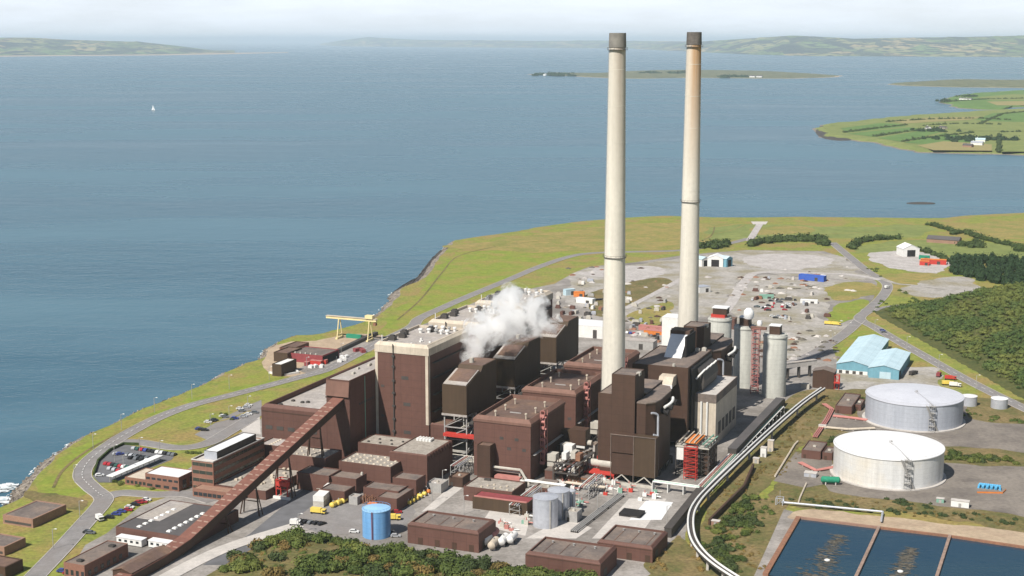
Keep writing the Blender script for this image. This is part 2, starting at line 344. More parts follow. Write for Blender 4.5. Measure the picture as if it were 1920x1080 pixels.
for i in range(0, n - 1):
    if shore[i][0] > 500 or shore[i][1] > 2100: continue
    for _ in range(16):
        t = rnd.random(); w = rnd.choice([rnd.uniform(-1.5, 2), rnd.uniform(0, 8)]) ; a, c_ = shore[i], shore[i + 1]; d = Vector((c_[0] - a[0], c_[1] - a[1])); d.normalize()
        u, v = a[0] + (c_[0] - a[0]) * t + d.y * w, a[1] + (c_[1] - a[1]) * t - d.x * w; z = SEA + .3 + max(0, w) * .66; q = rnd.uniform(.4, 1.25)
        b.add([(u + q * rnd.uniform(.6, 1.2) * math.cos(k * 1.571 + .4), v + q * rnd.uniform(.6, 1.2) * math.sin(k * 1.571 + .4), z - .5) for k in range(4)] + [(u + q * .5 * rnd.uniform(.6, 1.2) * math.cos(k * 1.571 + .9), v + q * .5 * rnd.uniform(.6, 1.2) * math.sin(k * 1.571 + .9), z + q * rnd.uniform(.3, .8)) for k in range(4)],
              [(4, 5, 6, 7)] + [(k, (k + 1) % 4, 4 + (k + 1) % 4, 4 + k) for k in range(4)])
tag(b.build('shore_rocks', 'rock'), 'loose stones along the armoured shore', None, kind='stuff')
mb = MB(); o1, o2 = offset(shore, -2.0), offset(shore, 1.5)
mb.add([(*p, SEA + 1.35) for p in o1] + [(*p, SEA - .3) for p in o2], [(i, i + 1, n + i + 1, n + i) for i in range(n - 1)]); struct(mb, 'tide_line', 'dark_rock', 'dark weed line at the foot of the bank')
# dark weed covered rocks at the waterline
def rocky(name, px, label, z=SEA + .4, h=1.6):
    pts = catmull([S(x, y, z) for x, y in px], 4, True); c = [sum(p[k] for p in pts) / len(pts) for k in (0, 1)]; mb = MB(); N = len(pts); k0 = 0
    rings = [(1.0, -.9), (.86, .45 * h), (.55, h), (.2, .7 * h)]
    vs = [(c[0] + (p[0] - c[0]) * s + rnd.uniform(-1, 1) * .6, c[1] + (p[1] - c[1]) * s + rnd.uniform(-1, 1) * .6, z + zz + (rnd.uniform(-.5, .5) if s < 1 else 0)) for s, zz in rings for p in pts]
    mb.add(vs, [(k * N + i, k * N + (i + 1) % N, (k + 1) * N + (i + 1) % N, (k + 1) * N + i) for k in range(3) for i in range(N)] + [tuple(range(3 * N, 4 * N))])
    return struct(mb, name, 'dark_rock', label)
rocky('rock_shelf', [(727, 566), (731, 552), (752, 545), (775, 530), (795, 508), (812, 483), (828, 466), (832, 473), (812, 500), (790, 530), (765, 550), (742, 566)], 'dark weedy rock shelf off the grass point', h=.9)

PN = [0]
def patch(name, px, z, m, label=None, wob=2.0, n=9):
    PN[0] += 1; z = z + .0013 * PN[0]; wob = wob * 1.6
    pts = catmull([S(x, y) for x, y in px], n, True); q = []; D_ = math.hypot(max(p[0] for p in pts) - min(p[0] for p in pts), max(p[1] for p in pts) - min(p[1] for p in pts)); e_ = min(9, D_ * .035) * (1 if wob > 1.7 else .4)
    pts = [(p[0] + e_ * (mnoise.noise((p[0] * 6 / D_, p[1] * 6 / D_, z * 70)) + .6 * mnoise.noise((p[0] * 17 / D_, p[1] * 17 / D_, z * 70 + 3))), p[1] + e_ * (mnoise.noise((p[0] * 6 / D_, p[1] * 6 / D_, z * 70 + 7)) + .6 * mnoise.noise((p[0] * 17 / D_, p[1] * 17 / D_, z * 70 + 11)))) for p in pts]
    for p in pts: q.append((p[0] + wob * (mnoise.noise((p[0] * .11, p[1] * .11, z)) + 2.2 * mnoise.noise((p[0] * .035, p[1] * .035, z))), p[1] + wob * (mnoise.noise((p[0] * .11, p[1] * .11, z + 9)) + 2.2 * mnoise.noise((p[0] * .035, p[1] * .035, z + 9))), z))
    return struct(MB().poly(q), name, m, label)
def hard(name, px, z, m, label=None): return poly_px(name, px, z, m, label)
# grass and dry ground
patch('grass_field', [(845, 463), (960, 448), (1080, 430), (1180, 421), (1250, 418), (1390, 420), (1400, 445), (1320, 458), (1260, 466), (1130, 470), (1000, 472), (930, 470)], .03, 'dry_grass', 'tawny dry grass along the point')
patch('grass_field', [(715, 612), (745, 585), (800, 530), (840, 480), (900, 470), (1010, 474), (1120, 472), (1060, 486), (960, 522), (860, 563), (790, 597), (720, 622)], .035, 'bright_grass', 'bright mown grass inside the point')
patch('grass_field', [(60, 930), (90, 885), (130, 850), (200, 815), (300, 768), (420, 715), (470, 700), (540, 708), (440, 735), (350, 757), (260, 795), (190, 838), (152, 870), (140, 900), (160, 935), (100, 945)], .03, 'bright_grass', 'green strip between sea road and rocks')
patch('grass_field', [(262, 820), (300, 800), (370, 775), (450, 757), (520, 738), (580, 722), (640, 700), (600, 725), (520, 750), (430, 772), (380, 800), (395, 820), (360, 834), (290, 832)], .04, 'grass', 'green lawn between the two roads')
patch('grass_field', [(0, 960), (140, 950), (165, 965), (110, 1020), (60, 1060), (0, 1075)], .03, 'grass', 'lawn round the shore buildings')
patch('dirt_ground', [(45, 925), (125, 930), (160, 945), (150, 955), (90, 942), (40, 938)], .06, 'scrub', None)
patch('grass_field', [(1330, 430), (1400, 420), (1560, 425), (1720, 422), (1760, 432), (1680, 445), (1560, 447), (1420, 448), (1340, 450)], .03, 'field_pale')
patch('grass_field', [(1595, 470), (1640, 455), (1740, 450), (1860, 455), (1960, 470), (1960, 490), (1800, 480), (1700, 470), (1620, 475)], .035, 'field_pale')
patch('grass_field', [(1760, 430), (1830, 420), (1960, 412), (1990, 440), (1880, 450), (1800, 440)], .04, 'dry_grass')
patch('dirt_ground', [(492, 672), (510, 650), (545, 640), (585, 640), (632, 630), (690, 626), (722, 634), (700, 655), (650, 672), (612, 690), (560, 706), (505, 700)], .06, 'sand', 'bare stony apron round the jetty buildings', 1)
patch('yard', [(560, 690), (600, 672), (640, 655), (690, 634), (716, 640), (690, 660), (640, 680), (590, 700)], .08, 'concrete', 'grey quay behind the jetty buildings', .6)
patch('dirt_ground', [(1480, 745), (1540, 730), (1565, 735), (1540, 790), (1500, 840), (1460, 900), (1420, 930), (1380, 940), (1345, 960), (1325, 950), (1380, 890), (1430, 830)], .06, 'scrub', 'rough brown bank right of the pipe bridge', 1)
patch('grass_field', [(1410, 428), (1480, 424), (1530, 430), (1500, 438), (1430, 440)], .04, 'dry_grass')
hard('slipway', [(1408, 415.6), (1440, 415.6), (1436, 421), (1412, 421)], .2, 'pale_concrete', 'pale slipway at the far shore')
# the works yard
hard('yard', [(100, 1120), (160, 1022), (200, 1000), (262, 950), (330, 926), (356, 915), (352, 880), (420, 830), (486, 790), (500, 768), (702, 668), (790, 610), (850, 585), (905, 560), (1040, 532), (1075, 512), (1105, 500), (1190, 492), (1270, 480), (1330, 474),
              (1400, 469), (1545, 471), (1585, 484), (1625, 512), (1645, 530), (1638, 560), (1598, 605), (1560, 650), (1575, 690), (1550, 722), (1475, 775), (1310, 945), (1285, 1000), (1282, 1090), (1300, 1160), (100, 1160)], .05, 'concrete', 'grey works yard around the power station')
patch('gravel_yard', [(1060, 525), (1110, 503), (1200, 495), (1280, 484), (1400, 472), (1540, 474), (1590, 490), (1628, 515), (1600, 525), (1470, 516), (1420, 512), (1380, 545), (1350, 585), (1240, 600), (1120, 590), (1060, 560)], .07, 'gravel', 'pale stony laydown yard behind the chimneys')
patch('gravel_yard', [(1375, 540), (1425, 515), (1500, 520), (1600, 528), (1620, 545), (1560, 570), (1548, 600), (1590, 612), (1540, 650), (1480, 690), (1420, 640), (1375, 610)], .08, 'gravel', 'grey laydown yard by the car rows')
patch('dirt_ground', [(1100, 552), (1180, 530), (1240, 520), (1262, 530), (1210, 560), (1150, 590), (1105, 588)], .10, 'scrub', 'thin dry grass in the yard', 1)
patch('dirt_ground', [(1180, 590), (1215, 575), (1255, 565), (1262, 590), (1255, 618), (1210, 612), (1185, 606)], .105, 'dry_grass', None, 1)
patch('gravel_yard', [(1085, 516), (1110, 506), (1135, 503), (1200, 498), (1255, 505), (1220, 520), (1180, 528), (1140, 520)], .09, 'pale_gravel', None, 1.5)
patch('gravel_yard', [(1405, 480), (1480, 476), (1540, 482), (1560, 496), (1500, 505), (1430, 503), (1400, 494)], .095, 'pale_gravel', None, 2)
patch('dirt_ground', [(1548, 540), (1600, 528), (1640, 535), (1645, 548), (1610, 560), (1560, 562)], .10, 'dry_grass', None, 1.5)
patch('grass_field', [(1550, 600), (1565, 575), (1610, 562), (1628, 568), (1610, 590), (1590, 602), (1565, 606)], .11, 'bright_grass', 'small green by the road fork', 1)
patch('grass_field', [(1580, 655), (1595, 625), (1640, 612), (1650, 622), (1605, 650), (1590, 665)], .10, 'bright_grass', None, 1)
# beyond the site, right
patch('gravel_yard', [(1628, 478), (1680, 470), (1760, 478), (1785, 498), (1760, 512), (1700, 508), (1650, 495)], .06, 'pale_gravel', 'pale gravel pad round the white barn')
patch('dirt_ground', [(1655, 520), (1720, 512), (1800, 520), (1840, 535), (1846, 552), (1760, 560), (1690, 552), (1668, 548)], .055, 'dry_grass')
patch('gravel_yard', [(1698, 540), (1740, 525), (1810, 520), (1842, 545), (1800, 556), (1730, 558)], .065, 'gravel')
# tank farm
patch('dirt_ground', [(1450, 930), (1480, 860), (1530, 800), (1570, 730), (1640, 720), (1720, 735), (1830, 745), (1960, 770), (1990, 1010), (1850, 985), (1700, 965), (1600, 958), (1500, 952)], .06, 'scrub', 'brown rough ground between the tanks')
patch('gravel_yard', [(1550, 700), (1600, 690), (1690, 690), (1740, 690), (1770, 715), (1755, 738), (1680, 728), (1620, 730), (1560, 728)], .09, 'gravel', 'stony yard below the blue sheds')
patch('tank_apron', [(1610, 780), (1640, 745), (1800, 745), (1830, 785), (1935, 798), (1990, 815), (1990, 850), (1900, 845), (1790, 838), (1700, 832), (1640, 820)], .10, 'brown_tarmac', 'grey brown apron of the far oil tank', 1)
patch('tank_apron', [(1548, 885), (1600, 862), (1770, 868), (1830, 872), (1990, 885), (1990, 975), (1880, 962), (1790, 950), (1700, 938), (1610, 930), (1560, 918)], .11, 'brown_tarmac', 'grey brown apron of the near oil tank', 1)
hard('concrete_pad', [(1450, 902), (1492, 848), (1560, 862), (1563, 905), (1510, 915)], .12, 'brown_tarmac', 'concrete pad left of the near oil tank')
hard('concrete_pad', [(1535, 800), (1555, 770), (1625, 790), (1622, 815)], .12, 'brown_tarmac')
patch('grass_field', [(1310, 1090), (1320, 1000), (1345, 950), (1450, 935), (1470, 960), (1440, 1040), (1420, 1100)], .07, 'scrub', 'rough grass inside the pipe bend')
patch('dirt_ground', [(1180, 1130), (1215, 1060), (1290, 1000), (1310, 1040), (1350, 1100)], .075, 'scrub')
hard('path', [(1405, 1100), (1470, 955), (1495, 962), (1432, 1100)], .13, 'concrete', 'grey path beside the settling pond')
patch('dirt_ground', [(1480, 965), (1520, 955), (1660, 970), (1800, 985), (1960, 1005), (1960, 1040), (1780, 1008), (1640, 992), (1500, 975)], .13, 'sand', None, 1)
# pale paving inside the works
hard('paving', [(1110, 1010), (1180, 935), (1250, 935), (1195, 1010)], .075, 'pale_concrete', 'pale slab lane between the front sheds')
hard('paving', [(790, 960), (870, 890), (880, 905), (815, 955)], .075, 'pale_concrete')
hard('paving', [(985, 1010), (1060, 970), (1110, 990), (1080, 1010)], .075, 'pale_concrete')
hard('paving', [(1180, 975), (1212, 938), (1262, 942), (1240, 975)], .08, 'white_sheet', 'white sheeted slab by the pipe rack')
hard('paving', [(900, 985), (930, 940), (1000, 950), (985, 1005)], .08, 'pale_concrete')
hard('paving', [(440, 790), (486, 765), (489, 815), (455, 810)], .085, 'pale_concrete')
hard('car_park', [(174, 893), (182, 865), (205, 845), (235, 834), (330, 850), (322, 862), (215, 905), (185, 905)], .09, 'dark_asphalt', 'dark asphalt car park by the sea road')
hard('car_park', [(365, 815), (400, 795), (430, 778), (470, 758), (490, 750), (492, 778), (445, 810), (400, 830)], .09, 'asphalt', 'upper car park by the long hall')
hard('car_park', [(560, 985), (540, 965), (590, 930), (760, 930), (780, 960), (745, 1005), (600, 1000)], .07, 'asphalt', 'tarmac yard beside the blue tank')
hard('car_park', [(470, 1000), (590, 900), (640, 905), (520, 1000), (440, 1060), (380, 1060)], .075, 'dark_asphalt')
# roads
road([(20, 1130), (70, 1077), (115, 1030), (160, 980), (190, 946), (193, 932), (172, 915), (154, 893), (166, 866), (203, 836), (245, 810), (300, 782), (360, 760), (430, 742), (500, 724), (560, 708), (610, 694), (655, 672), (705, 645), (770, 614), (787, 597), (830, 577), (880, 555), (955, 524), (1012, 500), (1070, 481), (1125, 474), (1272, 470), (1330, 462), (1375, 455), (1405, 447)], 9, label='perimeter road along the shore')
road([(193, 934), (230, 925), (290, 928), (350, 927), (400, 940)], 9, label='lane to the offices')
road([(206, 832), (255, 829), (330, 840), (385, 833), (425, 812), (470, 785)], 9, label='lane above the car park')
road([(1405, 452), (1425, 420)], 8, 'pale_gravel', label='gravel track to the shore', kerb=False)
road([(1560, 455), (1578, 470), (1600, 488), (1625, 508), (1648, 522), (1664, 536), (1655, 556), (1628, 582), (1612, 598), (1640, 614), (1680, 638), (1740, 672), (1800, 706), (1870, 742), (1960, 785)], 9, 'asphalt', label='public road past the wooded hill')
road([(1628, 585), (1670, 575), (1740, 570)], 7, label='side road under the wood', kerb=False)
road([(1612, 600), (1585, 625), (1545, 652), (1500, 675), (1450, 690)], 9, label='works road past the silos')
road([(1650, 525), (1590, 515), (1500, 512), (1420, 512), (1395, 530), (1370, 570), (1345, 600)], 9, 'pale_gravel', label='pale haul road through the laydown yard', kerb=False)
road([(1170, 580), (1225, 552), (1280, 522)], 6, 'pale_gravel', label='pale track behind the near chimney', kerb=False)
road([(1650, 521), (1680, 532), (1720, 536), (1790, 545)], 6, 'gravel', kerb=False, label='gravel track below the red stores')
road([(300, 1090), (420, 1030), (560, 985)], 8, 'pale_concrete', label='pale lane beside the thicket', kerb=False)
for i_, px_ in enumerate([[(850, 470), (900, 462), (980, 455), (1060, 446), (1120, 440)], [(745, 600), (790, 560), (830, 510), (860, 480), (930, 462)], [(1330, 440), (1370, 432), (1395, 422)], [(1280, 462), (1330, 445), (1340, 425)], [(300, 818), (340, 806), (420, 788), (470, 770)], [(100, 915), (120, 880), (175, 838), (260, 795)], [(1465, 445), (1540, 440), (1680, 432)]]): road(px_, 1.6, 'scrub' if i_ % 2 else 'dry_grass', 'path', 'faint worn track through the grass', .14 + .004 * i_, False)
mb = MB()
for i in range(len(shore) - 1):
    if shore[i][0] > 200 or shore[i][1] > 1900: continue
    for _ in range(3):
        if mnoise.noise((i * .23, 0, 7)) < -.05: continue
        w = rnd.uniform(-3.0, .3); a, c_ = shore[i], shore[i + 1]; t = rnd.random(); d = Vector((c_[0] - a[0], c_[1] - a[1])); d.normalize(); u, v = a[0] + (c_[0] - a[0]) * t + d.y * w, a[1] + (c_[1] - a[1]) * t - d.x * w; q = rnd.uniform(.4, 1.5); an = math.atan2(d.y, d.x) + rnd.uniform(-.4, .4)
        mb.poly([(u + q * 1.9 * math.cos(k) * math.cos(an) - q * .45 * rnd.uniform(.5, 1.3) * math.sin(k) * math.sin(an), v + q * 1.9 * math.cos(k) * math.sin(an) + q * .45 * rnd.uniform(.5, 1.3) * math.sin(k) * math.cos(an), SEA + .1 + .0005 * i) for k in (0, .9, 1.8, 2.7, 3.6, 4.5, 5.4)])
tag(mb.build('foam', 'foam'), 'broken surf along the rocky shore', None, kind='stuff')
# white water of the outfall at the lower left shore
mb = MB()
for k in range(90):
    px, py = rnd.choice([(-10, 915), (10, 912), (20, 915), (0, 920), (-5, 938), (4, 941), (12, 936), (-20, 930)]); c = S(px + rnd.uniform(-10, 10), py + rnd.uniform(-3, 4), SEA); r = rnd.uniform(.5, 2.2); a0 = rnd.random() * 6
    mb.poly([(c[0] + r * rnd.uniform(.6, 1.2) * 1.5 * math.cos(a0 + i * .7), c[1] + r * rnd.uniform(.6, 1.2) * math.sin(a0 + i * .7), SEA + .12 + .01 * k) for i in range(9)])
tag(mb.build('foam', 'foam'), 'white churned water at the shore outfall', None, kind='stuff')

mb = MB()
for px_, w_ in (([(193, 932), (172, 915), (154, 893), (166, 866), (203, 836), (245, 810), (300, 782), (360, 760), (430, 742), (500, 724), (560, 708), (610, 694), (655, 672), (705, 645), (770, 614)], 5), ([(1640, 614), (1680, 638), (1740, 672), (1800, 706), (1870, 742), (1960, 785)], 5)):
    pp = catmull([S(*p) for p in px_], 10)
    for i in range(0, len(pp) - 1, 2): ribbon([pp[i], pp[i + 1]], .3, .52, mb)
struct(mb, 'road_markings', 'white_paint', 'broken white centre line')
# lamp posts along the roads and car parks
def lamp(px, py, grp, lab):
    u, v = S(px, py); r = T('lamp_post', lab, 'lamp post', u, v, 0, grp); MB().tube((u, v, 0), (u, v, 9), .16, 5).tube((u, v, 9), (u + 1.6, v + .3, 9.3), .1, 4).build('pole', 'steel', r); MB().box(u + 1.2, u + 2.2, v, v + .5, 9.15, 9.4).build('lamp_head', 'white_paint', r)
for px, py in [(140, 905), (175, 845), (228, 806), (290, 774), (360, 748), (430, 730), (505, 713), (575, 695), (640, 668), (100, 1030), (150, 975)]: lamp(px, py, 'lamp posts on the shore road', 'slim grey lamp post on the verge of the shore road')
for px, py in [(215, 866), (262, 852), (300, 858), (232, 886), (395, 806), (430, 790), (465, 771)]: lamp(px, py, 'lamp posts in the car parks', 'slim grey lamp post standing in a car park by the offices')
for px, py in [(1590, 628), (1560, 648), (1640, 622), (1700, 655), (1760, 690), (1830, 730), (1420, 690), (830, 915), (810, 940), (560, 1000), (1120, 960), (1150, 935), (1250, 985), (870, 965)]: lamp(px, py, 'lamp posts in the works', 'slim grey lamp post beside a works road or lane')
# ------------------------------------------------------------------ hill with the wood, right
hA, hB = S(1652, 600), S(1935, 764); hC, hD = S(1690, 580, 4), S(1935, 543, 20)
def sdist(p, a, b): d = Vector((b[0] - a[0], b[1] - a[1])); d.normalize(); return (p[0] - a[0]) * d.y - (p[1] - a[1]) * d.x
def smooth(t): t = max(0, min(1, t)); return t * t * (3 - 2 * t)
def hillz(u, v):
    d1 = -sdist((u, v), hA, hB); d2 = sdist((u, v), hC, hD)
    return 25 * smooth((d1 + 4) / 120) * smooth((d2 + 45) / 60) * (1 + .15 * mnoise.noise((u * .02, v * .02, 3)))
mb = MB(); U0, V0, NU, NV, st = hC[0] - 80, hB[1] - 220, 62, 74, 8.0
gv = [(U0 + i * st, V0 + j * st, hillz(U0 + i * st, V0 + j * st) - .35) for j in range(NV) for i in range(NU)]
mb.add(gv, [(j * NU + i, j * NU + i + 1, (j + 1) * NU + i + 1, (j + 1) * NU + i) for j in range(NV - 1) for i in range(NU - 1)])
struct(mb, 'hill', 'wood_floor', 'hillside above the public road', smooth=True)
# mound under the front thicket
thick_px = [(380, 1095), (430, 1062), (480, 1030), (510, 1012), (560, 1002), (620, 1006), (660, 1016), (720, 1028), (780, 1036), (850, 1047), (930, 1058), (985, 1066), (1060, 1080), (1140, 1090)]
tl = [S(x, y) for x, y in thick_px]
def thick_front(u):
    for a, b in zip(tl, tl[1:]):
        if a[0] <= u <= b[0]: return a[1] + (b[1] - a[1]) * (u - a[0]) / (b[0] - a[0])
    return tl[0][1] if u < tl[0][0] else tl[-1][1]
def moundz(u, v):
    d = thick_front(u) - v; e = min(u - tl[0][0] + 20, 40) / 40
    return max(0, 3.2 * smooth((d - 1) / 22) * max(0, min(1, e)) * smooth((v - 446) / 26) * smooth((tl[-1][0] + 10 - u) / 28))
mb = MB(); NU, NV, st = 72, 24, 4.0; U0, V0 = tl[0][0] - 20, 440
mb.add([(U0 + i * st, V0 + j * st, moundz(U0 + i * st, V0 + j * st) - (.06 if moundz(U0 + i * st, V0 + j * st) < .01 else -.09)) for j in range(NV) for i in range(NU)],
       [(j * NU + i, j * NU + i + 1, (j + 1) * NU + i + 1, (j + 1) * NU + i) for j in range(NV - 1) for i in range(NU - 1)])
struct(mb, 'mound', 'scrub', 'grassy rise under the front thicket', smooth=True)

# ------------------------------------------------------------------ far coasts
def far_coast(name, px0, ridge, depth, label, m='far_fields', zb=SEA, seed=0, nd=7):
    # px0: waterline pixels; ridge: (x, y) crest pixels sitting `depth` metres behind the waterline
    xs = sorted(set([p[0] for p in px0] + [p[0] for p in ridge])); lo, hi = xs[0], xs[-1]; N = 70
    def interp(t, x):
        for a, b in zip(t, t[1:]):
            if a[0] <= x <= b[0]: return a[1] + (b[1] - a[1]) * (x - a[0]) / (b[0] - a[0])
        return t[0][1] if x < t[0][0] else t[-1][1]
    mb = MB(); rows = []
    for i in range(N):
        x = lo + (hi - lo) * i / (N - 1); ys = interp(px0, x); yr = interp(ridge, x); r = ray(x, ys); t = (zb - H) / r[2]; bx, by = r[0] * t, r[1] * t
        rr = ray(x, yr); D = by + depth; zt = max(zb + 2, H + rr[2] / rr[1] * D); row = []
        for k in range(nd + 4):
            s = k / (nd - 1)
            if k < nd: z = zb + (zt - zb) * smooth(s * .92 + .08 * s) * (1 + (.22 * mnoise.noise((x * .05, s * 3.1, seed)) if 0 < k < nd - 1 else 0)) + (4 if k else -1)
            else: z = zt * (1 - (k - nd + 1) * .28) + zb * (k - nd + 1) * .28
            y = by + depth * s; xx = bx * y / by * (1 if s < 1 else 1)
            row.append((xx * cA - y * sA, xx * sA + y * cA, z))
        rows.append(row)
    K = nd + 4; mb.add([p for r_ in rows for p in r_], [(i * K + k, (i + 1) * K + k, (i + 1) * K + k + 1, i * K + k + 1) for i in range(N - 1) for k in range(K - 1)])
    return struct(mb, name, m, label, smooth=True)
far_coast('headland', [(-260, 109), (0, 105), (150, 104), (300, 103), (410, 101), (440, 100.5)], [(-260, 66), (0, 71), (60, 71), (130, 75), (200, 77), (265, 79), (330, 86), (385, 93), (440, 100)], 5000, 'low farmed headland across the water, left', seed=2)
far_coast('beach', [(-60, 107), (100, 105.2), (300, 103.8), (430, 101.5), (540, 98.8)], [(-60, 105.2), (300, 102.4), (430, 99.6), (540, 98.4)], 500, 'pale beach below the left headland', m='sand')
far_coast('far_hills', [(600, 85), (640, 87), (900, 89), (1180, 91), (1300, 93)], [(600, 82), (640, 76), (690, 69.5), (720, 71.5), (790, 75), (900, 76), (1000, 77), (1130, 76), (1200, 77), (1300, 78)], 7000, 'hazy hills on the horizon', seed=4)
far_coast('far_coast', [(1190, 92), (1300, 97), (1400, 102), (1500, 105), (1700, 106), (1920, 107), (2200, 108)], [(1190, 86), (1300, 79), (1380, 74), (1440, 70), (1485, 67), (1530, 69), (1600, 73), (1700, 71), (1800, 70), (1920, 67), (2200, 64)], 5200, 'farmed far shore under the right horizon', seed=6)
def island(name, px, h, m, label, z0=SEA, nseg=10, beach='sand'):
    pts = catmull([S(x, y, z0) for x, y in px], nseg, True); D_ = max(abs(p[0] - pts[0][0]) for p in pts); e_ = .022 * D_
    pts = [(p[0] + e_ * (mnoise.noise((p[0] * 9 / D_, p[1] * 9 / D_, h)) + .6 * mnoise.noise((p[0] * 30 / D_, p[1] * 30 / D_, h))), p[1] + e_ * (mnoise.noise((p[0] * 9 / D_, p[1] * 9 / D_, h + 5)) + .6 * mnoise.noise((p[0] * 30 / D_, p[1] * 30 / D_, h + 5)))) for p in pts]
    c = [sum(p[k] for p in pts) / len(pts) for k in (0, 1)]; N = len(pts); mb = MB()
    rings = [(1.0, -.5), (.99, .35 * h), (.95, h), (.5, h + .02)]
    mb.add([(c[0] + (p[0] - c[0]) * s, c[1] + (p[1] - c[1]) * s, z0 + zz) for s, zz in rings for p in pts], [(k * N + i, k * N + (i + 1) % N, (k + 1) * N + (i + 1) % N, (k + 1) * N + i) for k in range(3) for i in range(N)] + [tuple(range(3 * N, 4 * N))])
    o = struct(mb, name, m, label)
    if beach:
        b = MB(); b.add([(c[0] + (p[0] - c[0]) * s, c[1] + (p[1] - c[1]) * s, z0 + zz) for s, zz in ((1.035, -.3), (.995, .5)) for p in pts], [(i, (i + 1) % N, N + (i + 1) % N, N + i) for i in range(N)]); b.build('beach', beach, o)
    return o
island('island', [(1000, 140), (1040, 137), (1100, 139), (1200, 133), (1330, 132), (1440, 134), (1530, 139), (1570, 143), (1480, 147), (1300, 146), (1180, 147), (1080, 143)], 4.5, 'island_ground', 'long low island beyond the chimneys')
island('island', [(1670, 158), (1740, 153), (1800, 150), (1880, 151), (1960, 152), (1960, 163), (1850, 164), (1740, 162)], 5, 'island_ground', 'narrow tan islet off the right shore')
island('rock_islet', [(1700, 381), (1725, 379.5), (1752, 381), (1748, 383), (1712, 383)], .7, 'dark_rock', 'small dark rock awash off the point', beach=None)
PZ = SEA + 5
island('peninsula', [(1768, 190), (1800, 179), (1860, 174), (1960, 168), (2150, 158), (2300, 175), (2300, 204), (1960, 200), (1870, 206), (1800, 202), (1780, 197)], 5, 'field_green', 'farmed promontory behind the near one', beach='rock')
island('peninsula', [(1535, 245), (1545, 236), (1580, 231), (1650, 224), (1720, 217), (1800, 212), (1880, 207), (1960, 204), (2150, 196), (2300, 230), (2300, 310), (1960, 293), (1850, 289), (1740, 287), (1690, 280), (1650, 269), (1590, 262), (1550, 257)], 5, 'field_pale', 'green farmed promontory in the bay', beach='rock')
rocky('rock_shelf', [(1528, 246), (1540, 235), (1552, 240), (1562, 254), (1600, 262), (1570, 264), (1540, 258)], 'dark rocks at the tip of the promontory', h=2.2)
def fld(px, m, z): poly_px('field', px, z, m)
zf = PZ - .4
for i, (px, m) in enumerate([([(1575, 240), (1650, 230), (1690, 232), (1700, 236), (1590, 248)], 'field_green'), ([(1590, 250), (1705, 238), (1730, 241), (1640, 256)], 'field_green'), ([(1645, 258), (1735, 243), (1765, 247), (1690, 265)], 'field_green'),
    ([(1695, 267), (1770, 249), (1860, 262), (1770, 272)], 'field_green'), ([(1720, 272), (1770, 264), (1860, 270), (1860, 282), (1750, 281)], 'field_tan'), ([(1660, 226), (1740, 220), (1840, 218), (1820, 224), (1700, 231)], 'field_tan'),
    ([(1830, 224), (1860, 212), (1960, 206), (1980, 226), (1880, 232)], 'field_green'), ([(1720, 233), (1820, 226), (1980, 230), (1980, 244), (1860, 246), (1760, 240)], 'field_pale'), ([(1880, 250), (1985, 248), (1985, 284), (1878, 284)], 'field_pale')]): fld(px, m, zf + .6 + .05 * i)
for i, (px, m) in enumerate([([(1830, 182), (1900, 176), (1960, 178), (1960, 186), (1860, 188)], 'field_pale'), ([(1850, 190), (1960, 188), (1960, 197), (1870, 197)], 'field_tan'), ([(1800, 184), (1828, 181), (1850, 188), (1815, 192)], 'field_green')]): fld(px, m, zf + .6 + .05 * i)

# ------------------------------------------------------------------ the power station
def ringwall(mb, u0, u1, v0, v1, z0, z1, ch=0, t=.5, d=1.0):
    R = lambda i, z: [(u0 + i, v0 + i, z), (u1 - i, v0 + i, z), (u1 - i, v1 - i, z), (u0 + i, v1 - i, z)]
    rings = [R(0, z0), R(0, z1 - ch)] + ([R(ch, z1)] if ch else []) + [R(ch + t, z1), R(ch + t, z1 - d)]
    vs = [p for r in rings for p in r]
    return mb.add(vs, [(k * 4 + i, k * 4 + (i + 1) % 4, (k + 1) * 4 + (i + 1) % 4, (k + 1) * 4 + i) for k in range(len(rings) - 1) for i in range(4)])
def block(root, u0, u1, v0, v1, z0, z1, wall='brown_cladding', roof='brown_roof', ch=0, t=.5, d=1.0, cap=None, capz=1.2, wname='wall', rname='roof'):
    """walls with a parapet and a sunk roof, as two parts of root"""
    if u0 > u1: u0, u1 = u1, u0
    if cap:
        ringwall(MB(), u0, u1, v0, v1, z0, z1)
        w = MB(); w.box(u0, u1, v0, v1, z0, z1 - capz); w.build(wname, wall, root)
        c = MB(); ringwall(c, u0 - .12, u1 + .12, v0 - .12, v1 + .12, z1 - capz + .004, z1, ch, t, min(d, capz - .1)); c.build('parapet', cap, root)
        zr = z1 - min(d, capz - .1)
    else:
        w = MB(); ringwall(w, u0, u1, v0, v1, z0, z1, ch, t, d); w.build(wname, wall, root); zr = z1 - d
    i = ch + t - .05
    MB().box(u0 + i, u1 - i, v0 + i, v1 - i, zr - .4, zr).build(rname, roof, root)
    return zr
def B(name, label, cat, u0, u1, v0, v1, z1, group=None, **k):
    if u0 > u1: u0, u1 = u1, u0
    r = T(name, label, cat, u0, v0, 0, group); zr = block(r, u0, u1, v0, v1, k.pop('z0', 0), z1, **k); return r, zr
def vents(root, pts, z, h=1.2, r=.6, m='white_paint', name='roof_vent'):
    for u, v in pts: MB().lathe(u, v, [(r, z), (r, z + h * .7), (r * 1.35, z + h * .7), (r * 1.1, z + h)], 8).build(name, m, root, smooth=True)
def boxes(root, pts, z, sz=(2, 2, 1.5), m='ducting', name='roof_unit'):
    for u, v in pts: MB().box(u - sz[0] / 2, u + sz[0] / 2, v - sz[1] / 2, v + sz[1] / 2, z, z + sz[2]).box(u - sz[0] * .3, u + sz[0] * .3, v - sz[1] * .3, v + sz[1] * .3, z + sz[2], z + sz[2] * 1.25).build(name, m, root)
